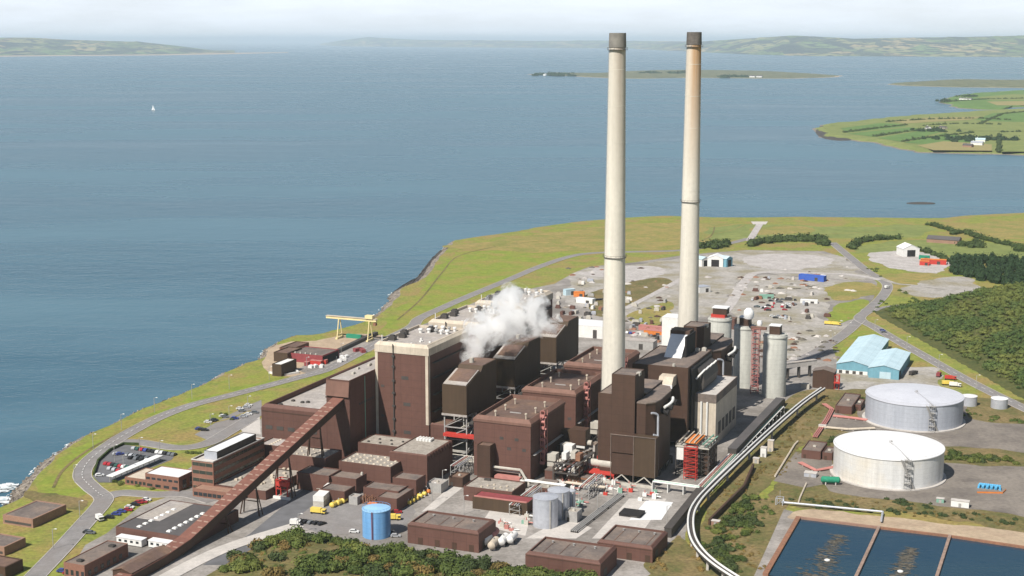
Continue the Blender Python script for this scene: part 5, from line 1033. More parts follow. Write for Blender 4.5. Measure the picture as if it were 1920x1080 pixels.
for i in range(6): hvessel(f'yellow tank trailer in the row beside the annex, {["first from the blue tank", "second along", "third along", "fourth along", "fifth along", "orange one at the far end"][i]}', 766 + 7.2 * i, 947 - 4.2 * i, 2.0, 1.0, 'yellow_paint' if i < 5 else 'orange_paint', .1, 'yellow tank trailers', z=.3, name='tank_trailer', cat='trailer')

# ------------------------------------------------------------------ galleries, pipe bridge, transfer tower
r = T('pipe_bridge', 'curving white twin pipe bridge on posts round the right side', 'pipe bridge', *S(1300, 960), 0)
pb = catmull([S(x, y, 5.5) for x, y in [(1543, 728), (1502, 757), (1440, 811), (1385, 862), (1333, 912), (1308, 940), (1296, 966), (1297, 1000), (1311, 1028), (1340, 1056), (1385, 1086), (1420, 1108)]], 8)
for d in (1.15, -1.15): MB().path([(*p, 5.75) for p in offset(pb, d)], .46, 8).build('pipe', 'white_paint', r, smooth=True)
dk = MB(); l_, r_ = offset(pb, 1.7), offset(pb, -1.7); n = len(pb)
dk.add([(*p, 5.2) for p in l_] + [(*p, 5.2) for p in r_] + [(*p, 4.8) for p in l_] + [(*p, 4.8) for p in r_], [f for i in range(n - 1) for f in ((i, i + 1, n + i + 1, n + i), (2 * n + i, 3 * n + i, 3 * n + i + 1, 2 * n + i + 1), (i, 2 * n + i, 2 * n + i + 1, i + 1), (n + i, n + i + 1, 3 * n + i + 1, 3 * n + i))]); dk.build('deck', 'dark_steel', r)
for i in range(3, n, 6): MB().box(pb[i][0] - .5, pb[i][0] + .5, pb[i][1] - .5, pb[i][1] + .5, 0, 4.79).box(pb[i][0] - 1.6, pb[i][0] + 1.6, pb[i][1] - .4, pb[i][1] + .4, 4.3, 4.785).build('support', 'pale_concrete', r)
def gallery(name, label, a, b, w, z0, z1, m, mr, cat='gallery', posts=0, extra=None, bands=True):
    ang = math.atan2(b[1] - a[1], b[0] - a[0]); L = math.hypot(b[0] - a[0], b[1] - a[1]); c = ((a[0] + b[0]) / 2, (a[1] + b[1]) / 2)
    r = T(name, label, cat, *a, 0); MB().obox(c, ang, L, w, z0, z1).build('casing', m, r); MB().obox(c, ang, L + .3, w + .4, z1 + .004, z1 + .3).build('roof', mr, r)
    for j in range(posts):
        t = (j + .5) / posts; q = (a[0] + (b[0] - a[0]) * t, a[1] + (b[1] - a[1]) * t)
        if z0 > .5: MB().obox(q, ang, .7, w * .8, 0, z0 - .004).build('support', 'dark_steel', r)
    if bands:
        k = int(L / 9)
        for j in range(k): t = (j + .5) / k; q = (a[0] + (b[0] - a[0]) * t, a[1] + (b[1] - a[1]) * t); MB().obox(q, ang, .5, w + .5, z1 + .31, z1 + .42).build('roof_rib', 'steel', r)
    return r
gallery('gallery', 'long dark low gallery running back beside the pipe rack', S(1252, 1008), S(1318, 925), 3.2, 0, 4.2, 'dark_steel', 'dark_steel', bands=False)
gallery('gallery', 'dark covered gallery behind the cream block towards the silos', S(1372, 868), S(1462, 770), 4.5, 3, 7.5, 'dark_steel', 'dark_roof', posts=6, bands=False)
gallery('gallery', 'pale roofed gallery at the foot of the cream block', S(1395, 842), S(1468, 758), 2.6, 1, 4, 'dark_steel', 'pale_roof', posts=5)
gallery('gallery', 'pale raised gallery from the large silo to the transfer tower', S(1466, 712), S(1528, 704), 3, 7.5, 10.5, 'pale_concrete', 'pale_roof', posts=3)
r = T('pipe_rack', 'white pipe rack with pink and green pipes along the works edge', 'pipe rack', *S(1318, 930), 0)
a, b = S(1316, 930), S(1462, 776); ang = math.atan2(b[1] - a[1], b[0] - a[0])
for j, mm in enumerate(['white_paint', 'pipe_green', 'cream_cladding', 'pink_paint', 'white_paint']):
    o_ = (j - 2) * 1.1; MB().tube((a[0] - math.sin(ang) * o_, a[1] + math.cos(ang) * o_, 4.6), (b[0] - math.sin(ang) * o_, b[1] + math.cos(ang) * o_, 4.6), .36, 6).build('pipe', mm, r, smooth=True)
for j in range(18): t = j / 17; q = (a[0] + (b[0] - a[0]) * t, a[1] + (b[1] - a[1]) * t); MB().obox(q, ang, .4, 6, 3.7, 4.2).obox((q[0] + 2.6 * math.sin(ang), q[1] - 2.6 * math.cos(ang)), ang, .35, .35, 0, 3.7).obox((q[0] - 2.6 * math.sin(ang), q[1] + 2.6 * math.cos(ang)), ang, .35, .35, 0, 3.7).build('bent', 'white_paint', r)
r = T('pipe_rack', 'white cross pipe rack at the feet of the red stair tower', 'pipe rack', *S(1232, 918), 0)
a, b = S(1225, 918), S(1312, 930); ang = math.atan2(b[1] - a[1], b[0] - a[0])
for j in range(3): o_ = (j - 1) * 1.1; MB().tube((a[0] - math.sin(ang) * o_, a[1] + math.cos(ang) * o_, 4.4), (b[0] - math.sin(ang) * o_, b[1] + math.cos(ang) * o_, 4.4), .4, 6).build('pipe', ['white_paint', 'pipe_green', 'white_paint'][j], r, smooth=True)
for j in range(4): t = j / 3; q = (a[0] + (b[0] - a[0]) * t, a[1] + (b[1] - a[1]) * t); MB().obox(q, ang, .4, 3.6, 0, 3.9).build('bent', 'white_paint', r)
tu0, tv0 = S(1523, 727); tu1, _ = S(1563, 730)
r = T('transfer_tower', 'small dark brown transfer tower with a gabled roof', 'building', tu0, tv0, 0); tm = (tu0 + tu1) / 2
MB().vprism([(tu0, 0), (tu1, 0), (tu1, 10.5), (tm, 12.2), (tu0, 10.5)], tv0, tv0 + 9).build('wall', 'dark_brown', r)
MB().vprism([(tu0 - .4, 10.6), (tm, 12.3), (tu1 + .4, 10.6), (tu1 + .4, 10.9), (tm, 12.6), (tu0 - .4, 10.9)], tv0 - .3, tv0 + 9.3).build('roof', 'grey_brown_roof', r)
frame(MB(), tu1 + .3, tu1 + 3, tv0 + 1, tv0 + 4, 0, 9, 3, .25).build('stair', 'red_paint', r)
MB().box(tu1 + .3, tu1 + 4, tv0 - 1.4, tv0 + .6, 4.4, 5.2).build('platform', 'red_paint', r)
MB().box(tu0 - 6, tu0 - 1, tv0 - 5, tv0 - 1, 0, 3).build('hopper', 'ducting', r)

# blue sheds
def gable(name, label, cat, fl, fr, depth_px, eave, ridge, wall, roof, group=None, skirt=None, ridge_dir='v'):
    u0, v0 = S(*fl); u1, _ = S(*fr); _, v1 = S(*depth_px, eave); r = T(name, label, cat, u0, v0, 0, group); um = (u0 + u1) / 2
    MB().vprism([(u0, 0), (u1, 0), (u1, eave), (um, ridge), (u0, eave)], v0, v1).build('wall', wall, r)
    for a in (u0 - .4, u1 + .4): MB().vprism([(a, eave - .1), (um, ridge + .03), (um, ridge + .3), (a, eave + .18)], v0 - .4, v1 + .4).build('roof', roof, r)
    if skirt:
        MB().box(u0 + .6, u1 - .6, v0 - .09, v0 - .01, 0.1, eave * .38).build('skirt', skirt, r)
        MB().box(u1 + .01, u1 + .09, v0 + 1, v1 - 1, .1, eave * .3).build('side_skirt', skirt, r)
    return r, (u0, u1, v0, v1)
r, e = gable('blue_shed', 'long pale blue shed with a twin pitched roof, left of its neighbour', 'shed', (1568, 699), (1626, 707), (1637, 634), 6.2, 8.8, 'blue_shed', 'blue_shed_roof', 'pale blue sheds', 'white_paint')
for j in range(4): MB().box(e[0] + 1.6 + 4.4 * j, e[0] + 3.8 + 4.4 * j, e[2] - .14, e[2] - .10, .2, 2.2).build('door', 'dark_steel', r)
r, e = gable('blue_shed', 'shorter pale blue shed joined to the right of the long one', 'shed', (1628, 708), (1683, 716), (1690, 660), 6.6, 8.8, 'blue_shed', 'blue_shed_roof', 'pale blue sheds')
MB().box(e[0] + 7, e[0] + 14, e[2] - .09, e[2] - .01, .2, 4.6).build('door', 'blue_shed_roof', r); MB().box(e[1] + .01, e[1] + .1, e[2] + 2, e[2] + 9, .2, 4.6).build('door', 'black_void', r)

# ------------------------------------------------------------------ settling ponds
pd = [S(1497, 970, 1), S(1648, 989, 1), S(1781, 1005, 1), S(1935, 1028, 1)]
def farpt(p, px, py): q = S(px, py, 1); d = Vector((q[0] - p[0], q[1] - p[1])); d.normalize(); return (p[0] + d.x * 75, p[1] + d.y * 75)
bt = [farpt(pd[0], 1433, 1080), farpt(pd[1], 1606, 1080), farpt(pd[2], 1757, 1080)]; e3 = (pd[3][0] + bt[2][0] - pd[2][0], pd[3][1] + bt[2][1] - pd[2][1]); bt.append(e3)
r = T('settling_pond', 'walled settling ponds of dark water at the lower right', 'pond', *pd[0], 0)
wmb = MB().poly([(*p, .5) for p in pd + bt[::-1]]); wo_ = wmb.build('water', 'pond_water', r)
def wall(a, b, w, z, nm, m):
    ang = math.atan2(b[1] - a[1], b[0] - a[0]); L = math.hypot(b[0] - a[0], b[1] - a[1]); MB().obox(((a[0] + b[0]) / 2, (a[1] + b[1]) / 2), ang, L + w * .5, w, -.2, z).build(nm, m, r)
for i in range(3): wall(pd[i], pd[i + 1], 1.6, 1.3 + .01 * i, 'bank_wall', 'rust' if i else 'sand_brick')
wall(pd[0], bt[0], 2.2, 1.35, 'bank_wall', 'rust'); wall(pd[1], bt[1], 1.3, 1.6, 'divider_wall', 'divider'); wall(pd[2], bt[2], 1.3, 1.6, 'divider_wall', 'divider'); wall(pd[3], bt[3], 1.3, 1.4, 'bank_wall', 'rust')
for (x0, y0, x1, y1, w_), lab in [((1575, 1005, 1522, 1100, 19), 'brown weed and froth floating on the left pond'), ((1712, 1030, 1672, 1110, 13), 'brown weed and froth floating on the middle pond')]:
    a, b = S(x0, y0), S(x1, y1); mb = MB(); d = Vector((b[0] - a[0], b[1] - a[1])); L = d.length; d.normalize()
    for k in range(420):
        t = rnd.random() * L; o_ = rnd.gauss(0, .38) * w_ / 2 * min(1, .4 + t / L); q = (a[0] + d.x * t - d.y * o_, a[1] + d.y * t + d.x * o_); rr_ = rnd.uniform(.15, .8); a0 = rnd.random() * 6; el = rnd.uniform(1.5, 4)
        mb.poly([(q[0] + rr_ * el * math.cos(a0 + i * 1.047) * rnd.uniform(.6, 1.2), q[1] + rr_ * .6 * math.sin(a0 + i * 1.047) * rnd.uniform(.6, 1.2), .52 + .0004 * k) for i in range(6)])
    tag(mb.build('floating_scum', 'scum'), lab, None, kind='stuff')
for (px, py), lab in [((1551, 1051), 'small white float on the left pond'), ((1688, 1072), 'small white float on the middle pond')]:
    c = S(px, py, .6); r2 = MB().lathe(*c, [(.3, .5), (1.2, .6), (1.2, 1.0), (.5, 1.3)], 12).build('float', 'white_paint', org=(c[0], c[1], .5), smooth=True); tag(r2, lab, 'float')
r = T('pond_pipe', 'grey pipe along the head of the ponds with a valve frame', 'pipe', *S(1470, 948), 0)
MB().path([(*S(1465, 947), 1.4), (*S(1560, 956), 1.4), (*S(1655, 965), 1.4), (*S(1652, 982), 1.4)], .5, 8).build('pipe', 'silver', r, smooth=True)
c = S(1462, 946); frame(MB(), c[0] - 1.6, c[0] + 1.6, c[1] - 1.6, c[1] + 1.6, 0, 3.4, 1, .2).build('valve_frame', 'silver', r); MB().tube((*c, 0), (c[0], c[1], 7), .12, 5).build('post', 'steel', r)

# ------------------------------------------------------------------ yellow gantry crane and the jetty works
cu, cv0 = S(637, 634); du, dv0 = S(694, 639); hz = atv(694, 603, dv0)[1]
r = T('gantry_crane', 'pale yellow gantry crane over the shore, long arm towards the water', 'crane', du, dv0, 0)
ea = (du + (cu - du) * 1.42, dv0 + (cv0 - dv0) * 1.42); eb = (du - (cu - du) * .22, dv0 - (cv0 - dv0) * .22); ang = math.atan2(eb[1] - ea[1], eb[0] - ea[0]); LL = math.hypot(eb[0] - ea[0], eb[1] - ea[1])
MB().obox(((ea[0] + eb[0]) / 2, (ea[1] + eb[1]) / 2), ang, LL, 2.2, hz + .2, hz + 2.0).build('girder', 'crane_yellow', r)
MB().obox(((ea[0] + eb[0]) / 2, (ea[1] + eb[1]) / 2), ang, LL + .4, 3.2, hz + 2.004, hz + 2.2).build('walkway', 'cream_cladding', r)
for (u, v), nm in (((cu, cv0), 'leg'), ((du, dv0), 'leg')):
    lg = MB()
    for s_ in (-4, 4): lg.tube((u, v + s_, 0), (u, v + s_ * .25, hz + .2), .42, 6)
    lg.tube((u, v - 3.4, 3), (u, v + 3.4, 3), .4, 6); lg.box(u - .8, u + .8, v - 5, v + 5, 0.1, 1.1); lg.build(nm, 'crane_yellow', r)
MB().box(du - 3, du + 3, dv0 - 2, dv0 + 2, hz + 2.21, hz + 4.6).build('machine_house', 'crane_yellow', r)
MB().box(du + 3.2, du + 5.4, dv0 - 1.6, dv0 + 1, hz - 2.6, hz - .5).build('cab', 'rust', r)
c = S(664, 634); r = T('container', 'green shipping container under the yellow crane', 'container', *c, 0)
MB().box(c[0] - 6, c[0] + 6, c[1] - 1.3, c[1] + 1.3, .1, 2.8).build('body', 'green_paint', r); MB().box(c[0] + 6.004, c[0] + 6.1, c[1] - 1.1, c[1] + 1.1, .3, 2.6).build('door', 'pipe_green', r)
JG = 'brown jetty buildings'
r, zr, e = RB('jetty_building', 'long maroon jetty store with a dull roof above the red cabins', 'building', 6, (540, 661), (612, 664), (628, 654), JG, wall='maroon_paint', roof='grey_brown_roof')
MB().box(e[1] + .01, e[1] + .1, e[2] + 1, e[3] - 1, .2, 5).build('end_door', 'black_void', r)
boxes(r, [(e[0] + 4 + 4 * i, e[2] + 3) for i in range(5)], zr, (1, 1, .8), 'ducting')
r, zr, e = RB('jetty_building', 'dark brown box house with a white roof edge near the shore', 'building', 8, (510, 682), (529, 683), (550, 672), JG, wall='olive_brown', roof='white_paint')
r, zr, e = RB('jetty_building', 'squat tan pump house on the shore rocks', 'building', 6.5, (513, 660), (540, 662), (545, 650), JG, wall='olive_brown', roof='brown_roof')
r, zr, e = RB('jetty_building', 'low dark brown intake shed at the water edge', 'building', 4, (524, 651), (552, 652), (560, 640), JG, wall='brown_cladding', roof='brown_roof')
for i, (px, py, s_, mm) in enumerate([(588, 683, 4, 'red_paint'), (598, 684, 4.4, 'red_paint'), (608, 682, 4, 'red_paint'), (576, 686, 3, 'maroon_paint')]):
    c = S(px, py); r = T('site_cabin', ['red site cabin, left of the trio on the jetty quay', 'red site cabin, middle of the trio on the jetty quay', 'red site cabin, right of the trio on the jetty quay', 'maroon skip left of the red cabins'][i], 'cabin', *c, 0, 'red site cabins')
    MB().box(c[0] - s_ / 2, c[0] + s_ / 2, c[1] - 1.4, c[1] + 1.4, .05, 2.8).build('body', mm, r); MB().box(c[0] - s_ / 2 - .1, c[0] + s_ / 2 + .1, c[1] - 1.5, c[1] + 1.5, 2.804, 2.95).build('roof', 'pink_paint', r)
for i in range(9):
    px, py = [(583, 690), (591, 689), (603, 689), (634, 669), (641, 672), (645, 676), (650, 671), (637, 679), (629, 672)][i]; c = S(px, py)
    r = T('crate', ['white crate before the left red cabin', 'white crate before the middle red cabin', 'white crate before the right red cabin'][i] if i < 3 else 'white wrapped crate in the heap on the quay', 'crate', *c, 0, None if i < 3 else 'white crates on the quay')
    MB().obox(c, rnd.random() * 3, 3.2, 2.4, .05, 1.8).build('body', 'white_paint', r); MB().obox(c, rnd.random(), 1.6, 1.2, 1.81, 2.3).build('lid', 'white_sheet', r)
def low_wall(name, label, px, h, w, m, cat='wall'):
    pts = [S(*p) for p in px]; mb = MB()
    for a, b in zip(pts, pts[1:]): mb.obox(((a[0] + b[0]) / 2, (a[1] + b[1]) / 2), math.atan2(b[1] - a[1], b[0] - a[0]), math.hypot(b[0] - a[0], b[1] - a[1]) + w * .3, w, -.1, h)
    o = mb.build(name, m, org=(*pts[0], 0)); return tag(o, label, cat)
low_wall('conveyor_wall', 'dark low coal conveyor running along the quay', [(628, 664), (672, 643), (705, 628)], 2.4, 3, 'dark_steel', 'conveyor')
low_wall('quay_wall', 'pale quay wall beside the jetty buildings', [(505, 700), (535, 704), (560, 700), (552, 694)], 1.2, 1.2, 'white_paint')
low_wall('spoil_heap', 'maroon pipe stack on the quay', [(665, 660), (676, 658), (682, 662)], 2.5, 3, 'maroon_paint', 'pipes')
low_wall('car_park_wall', 'dark planted wall round the car park', [(176, 891), (184, 866), (206, 846), (232, 834), (260, 835)], 1.4, .9, 'hedge_foliage', 'hedge')
low_wall('yard_wall', 'grey retaining wall below the cream block', [(1330, 985), (1395, 920), (1412, 880)], 3, 1.0, 'dark_brown')

# ------------------------------------------------------------------ tank farm odds and ends
PH = 'brown pump houses by the oil tanks'
for z, fl, fr, bk, lab in [(4.6, (1503, 843), (1538, 848), (1545, 828), 'brown pump house with a dull roof, left of the white oil tank'), (4, (1542, 848), (1560, 851), (1566, 838), 'small brown annexe tucked behind the white oil tank'), (4.8, (1566, 760), (1597, 763), (1605, 738), 'brown pump house left of the grey oil tank'), (3.8, (1601, 758), (1614, 760), (1620, 748), 'small brown annexe touching the grey oil tank')]:
    r, zr, e = RB('pump_house', lab, 'building', z, fl, fr, bk, PH, wall='brown_cladding', roof='grey_brown_roof')
    boxes(r, [((e[0] + e[1]) / 2, (e[2] + e[3]) / 2)], zr, (1.6, 1.3, .7), 'ducting'); MB().box(e[0] + 1, e[0] + 2.4, e[2] - .08, e[2] - .01, .1, 2.3).build('door', 'dark_brown', r)
def pipe_run(label, px, z, rad, m, k=1, gap=1.0):
    pts = [S(*p) for p in px]; r = T('pipe_run', label, 'pipes', *pts[0], 0)
    for j in range(k): MB().path([(*p, z) for p in offset(pts, (j - (k - 1) / 2) * gap)], rad, 6).build('pipe', m, r, smooth=True)
    for a, b in zip(pts, pts[1:]):
        for t in (.2, .8): q = (a[0] + (b[0] - a[0]) * t, a[1] + (b[1] - a[1]) * t); MB().box(q[0] - .3, q[0] + .3, q[1] - k * gap / 2, q[1] + k * gap / 2, 0, z - rad).build('sleeper', 'pale_concrete', r)
pipe_run('pink pipes running down from the grey oil tank', [(1545, 760), (1560, 770), (1550, 790), (1528, 822)], 1, .4, 'pink_paint', 3)
pipe_run('pale pipes into the foot of the grey oil tank', [(1535, 803), (1590, 808), (1640, 806)], 1, .5, 'cream_cladding', 2)
pipe_run('rust pink pipes between pump house and grey oil tank', [(1562, 782), (1600, 786), (1626, 790)], .8, .45, 'pink_paint', 3)
pipe_run('pale pipe along the concrete pad edge', [(1453, 896), (1490, 836), (1496, 830)], .8, .5, 'cream_cladding', 1)
pipe_run('pink pipes before the white oil tank', [(1500, 870), (1530, 885), (1568, 878)], .9, .4, 'pink_paint', 3)
pipe_run('pale pipe from the pad down to the pond', [(1512, 908), (1500, 935), (1497, 945)], .6, .4, 'cream_cladding', 1)
for i, (px, py, L, w, h, mm, lab) in enumerate([(1800, 950, 8, 3, 3, 'white_paint', 'white container cabin on the apron of the white tank'), (1763, 942, 3.4, 2.2, 2, 'pipe_green', 'small pale green kiosk left of the white container cabin'), (1432, 856, 3, 3, 5, 'white_paint', 'white kiosk on the bank under the pipe bridge'), (1445, 846, 3, 2.6, 6, 'cream_cladding', 'tall cream kiosk on the bank under the pipe bridge'), (1542, 803, 4, 2.4, 1.8, 'white_paint', 'white skip beside the pipes of the grey oil tank'), (1418, 868, 3, 2.4, 2.6, 'cream_cladding', 'low cream kiosk at the dark gallery'), (1520, 893, 6, 4, 2, 'silver', 'flat grey cover on the concrete pad'), (1342, 985, 3.6, 2.4, 2.2, 'sand_brick', 'tan hut in the scrub inside the pipe bend')]):
    c = S(px, py); r = T('kiosk' if i in (1, 2, 3, 5, 7) else ('cabin' if i == 0 else 'skip'), lab, 'kiosk' if i in (1, 2, 3, 5, 7) else ('cabin' if i == 0 else 'skip'), *c, 0)
    MB().box(c[0] - L / 2, c[0] + L / 2, c[1] - w / 2, c[1] + w / 2, .05, h).build('body', mm, r); MB().box(c[0] - L / 2 - .15, c[0] + L / 2 + .15, c[1] - w / 2 - .15, c[1] + w / 2 + .15, h + .004, h + .2).build('roof', 'pale_concrete', r); MB().box(c[0] - .6, c[0] + .6, c[1] - w / 2 - .06, c[1] - w / 2 - .005, .1, min(2, h - .4)).build('door', 'steel', r)
c = S(1857, 918); r = T('hoop_gantry', 'bright blue hooped frame lying on the tarmac apron', 'equipment', *c, 0)
for j in range(5): MB().path([(c[0] - 4.5 + 2 * j + 1.0 * math.cos(t), c[1], .1 + 2.4 * math.sin(t)) for t in [i * math.pi / 6 for i in range(7)]], .55, 6).build('hoop', 'sky_blue_paint', r, smooth=True)
MB().box(c[0] - 5.4, c[0] + 4.6, c[1] + .8, c[1] + 2.2, .05, 2.2).build('beam', 'sky_blue_paint', r)
low_wall('barrier_tape', 'faint orange barrier round the blue frame on the apron', [(1832, 925), (1880, 926), (1886, 920)], .9, .15, 'orange_paint', 'barrier')
# back yard sheds, containers, machines
def simple_box(name, label, cat, px, py, L, w, h, m, roof, ang=0, group=None, z=0):
    c = S(px, py); r = T(name, label, cat, c[0], c[1], 0, group); MB().obox(c, ang, L, w, .05, h).build('body', m, r); MB().obox(c, ang, L + .2, w + .2, h + .004, h + .2).build('roof', roof, r)
    q = (c[0] + L * .2 * math.cos(ang) + (w / 2 + .04) * math.sin(ang), c[1] + L * .2 * math.sin(ang) - (w / 2 + .04) * math.cos(ang)); MB().obox(q, ang, min(3, L * .3), .06, .1, h * .7).build('door', 'dark_steel', r); return r
simple_box('long_store', 'long bright blue store on the laydown yard', 'store', 1523, 526, 24, 6, 5, 'cobalt', 'cobalt', -.2)
simple_box('annex_store', 'pale blue end cabin at the right of the bright blue store', 'store', 1543, 525.5, 5, 5, 4.6, 'blue_shed_roof', 'white_sheet', -.2)
simple_box('red_store', 'long red store by the gravel pad', 'store', 1750, 495, 24, 7, 4.6, 'red_paint', 'orange_paint', .1)
simple_box('red_store', 'shorter red store left of the long red one', 'store', 1733, 497, 9, 6, 4, 'red_paint', 'orange_paint', .1)
simple_box('green_store', 'low green roofed store behind the red ones', 'store', 1733, 486, 10, 5, 3.4, 'green_paint', 'green_paint')
simple_box('container', 'white container left of the near chimney', 'container', 1098, 568, 15, 6, 4, 'white_paint', 'white_sheet', -.1)
simple_box('container', 'pale blue container behind the far boiler house', 'container', 1067, 553, 9, 5, 5, 'blue_shed_roof', 'blue_shed_roof', .9)
simple_box('container', 'orange container beside the pale blue one', 'container', 1086, 556, 9, 5, 4, 'orange_paint', 'orange_paint', .2)
simple_box('site_hut', 'white roofed hut with a grey side, right of the rusty chimney', 'hut', 1315, 547, 12, 10, 5, 'white_paint', 'silver', .9)
simple_box('site_store', 'orange and pink store roof between the chimneys', 'store', 1229, 629, 16, 7, 4, 'orange_paint', 'pink_paint', -.1)
simple_box('site_store', 'pink roofed lean to behind the orange store', 'store', 1225, 620, 22, 5, 3.4, 'pink_paint', 'pink_paint', -.1)
simple_box('green_tarp', 'bright green covered stack on the laydown yard', 'stack', 1437, 559, 12, 6, 2.6, 'pipe_green', 'pipe_green', .2)
simple_box('container', 'white container on the right of the laydown yard', 'container', 1517, 568, 14, 5, 2.6, 'white_paint', 'white_sheet', .1)
simple_box('plant_house', 'white roofed plant house left of the rusty chimney foot', 'building', 1261, 655, 12, 14, 24, 'white_paint', 'white_sheet', 0)
simple_box('substation', 'white roofed electrical house beyond the far duct house', 'building', 1108, 628, 34, 22, 9, 'white_paint', 'white_sheet', 0)
simple_box('substation', 'grey roofed switch house right of the near chimney', 'building', 1190, 652, 30, 10, 6, 'steel', 'pale_roof', 0)
simple_box('work_shed', 'brown works shed between the silos and the chimney', 'shed', 1362, 615, 14, 8, 8, 'brown_cladding', 'brown_roof', 0)
def barn(label, px, py, L, w, eave, ridge, wall, roof, ang, cat='barn', name='barn'):
    c = S(px, py); r = T(name, label, cat, c[0], c[1], 0); ca, sa = math.cos(ang), math.sin(ang)
    tr = lambda p: (c[0] + p[0] * ca - p[1] * sa, c[1] + p[0] * sa + p[1] * ca, p[2])
    m_ = MB().vprism([(-w / 2, 0), (w / 2, 0), (w / 2, eave), (0, ridge), (-w / 2, eave)], -L / 2, L / 2); m_.v = [tr(p) for p in m_.v]; m_.build('wall', wall, r)
    for s_ in (-1, 1): m_ = MB().vprism([(s_ * (w / 2 + .4), eave - .1), (0, ridge + .02), (0, ridge + .35), (s_ * (w / 2 + .4), eave + .25)], -L / 2 - .3, L / 2 + .3); m_.v = [tr(p) for p in m_.v]; m_.build('roof', roof, r)
    m_ = MB().box(-w * .25, w * .25, -L / 2 - .08, -L / 2 - .01, .1, eave * .85); m_.v = [tr(p) for p in m_.v]; m_.build('door', 'black_void', r); return r
barn('white roofed shed with a dark open end, right of the rusty chimney', 1343, 498, 15, 15, 8, 11, 'white_paint', 'white_sheet', .1)
barn('small teal shed beside the white roofed one', 1358, 499, 12, 10, 8, 10, 'blue_shed', 'blue_shed_roof', 1.2)
barn('white and grey shed half hidden by the rusty chimney', 1315, 498, 12, 10, 7, 9, 'white_paint', 'blue_shed_roof', 1.0)
barn('white barn with a dark doorway on the gravel pad', 1702, 479, 18, 17, 8, 12, 'white_paint', 'white_sheet', .5)
barn('long dark roofed bungalow among fields at the right', 1770, 455, 34, 13, 4, 7, 'sand_brick', 'dark_roof', 1.45, 'house', 'house')
def mobile(name, label, px, py, m, ang, grp=None, L=7.5, tall=2.8):
    c = S(px, py); r = T(name, label, name.replace('_', ' '), c[0], c[1], 0, grp); ca, sa = math.cos(ang), math.sin(ang); R2 = lambda a, b: (c[0] + a * ca - b * sa, c[1] + a * sa + b * ca)
    MB().obox(R2(-L * .1, 0), ang, L * .62, 2.3, .9, tall).build('body', m, r); MB().obox(R2(L * .36, 0), ang, L * .26, 2.2, .8, tall * .86).build('cab', m, r); MB().obox(R2(L * .42, 0), ang, L * .15, 2.24, tall * .5, tall * .78).build('windscreen', 'glass', r)
    for a in (-.34, .34):
        for b in (-1, 1): q = R2(a * L, b * 1.05); MB().tube((q[0] - .12 * -sa, q[1] - .12 * ca, .5), (q[0] + .12 * -sa, q[1] + .12 * ca, .5), .5, 10).build('wheel', 'tyre', r)
    return r
for i, (px, py, mm, an, lab) in enumerate([(596, 963, 'yellow_paint', .1, 'yellow lorry below the white container'), (735, 975, 'yellow_paint', .4, 'yellow dumper just right of the blue tank'), (1781, 712, 'red_paint', .1, 'red lorry parked beyond the grey oil tank'), (1776, 722, 'yellow_paint', .3, 'yellow excavator below the red lorry'), (1790, 725, 'white_paint', 0, 'white lorry below the red one beyond the grey oil tank'), (1554, 609, 'yellow_paint', 0, 'yellow loader at the left of the pair on the small green'), (1567, 610, 'yellow_paint', 0, 'yellow loader at the right of the pair on the small green'), (1760, 706, 'maroon_paint', 1.5, 'maroon lorry left of the red one'), (187, 976, 'white_paint', -.5, 'white van at the end of the car row on the lawn'), (1712, 703, 'dark_steel', 1.1, 'dark tractor right of the blue sheds'), (1663, 541, 'white_paint', 1.0, 'white van on the public road bend'), (553, 985, 'white_paint', .3, 'white van at the left of the dark car row')]): mobile('lorry' if 'lorry' in lab else ('van' if 'van' in lab else ('tractor' if 'tractor' in lab else 'digger')), lab, px, py, mm, an, L=5.2 if 'van' in lab else 8)
r = T('container', 'stack of long white containers beside the yellow barrels', 'container', *S(597, 950), 0); c = S(609, 938)
a, b = S(597, 951), S(624, 926); an = math.atan2(b[1] - a[1], b[0] - a[0]); L = math.hypot(b[0] - a[0], b[1] - a[1])
for z in (0.05, 2.75): MB().obox(((a[0] + b[0]) / 2, (a[1] + b[1]) / 2), an, L, 5.2, z, z + 2.6).build('box', 'ducting' if z < 1 else 'white_paint', r)
for t in (-.3, 0, .3): MB().obox((c[0] + t * 5, c[1]), an, .3, 5.3, 5.36, 5.5).build('roof_rib', 'ducting', r)
r = T('lifting_gantry', 'bright red lifting frame under the conveyor', 'gantry', *S(532, 935), 0); c = S(533, 932)
frame(MB(), c[0] - 3, c[0] + 3, c[1] - 2, c[1] + 2, 0, 9, 2, .3).build('frame', 'red_paint', r); MB().box(c[0] - 3.2, c[0] + 3.2, c[1] - 2.3, c[1] + 2.3, 6, 8).build('panel', 'red_paint', r); MB().box(c[0] - 4, c[0] + 5, c[1] - 3.6, c[1] - 2.6, .05, 1.2).build('base', 'white_paint', r)
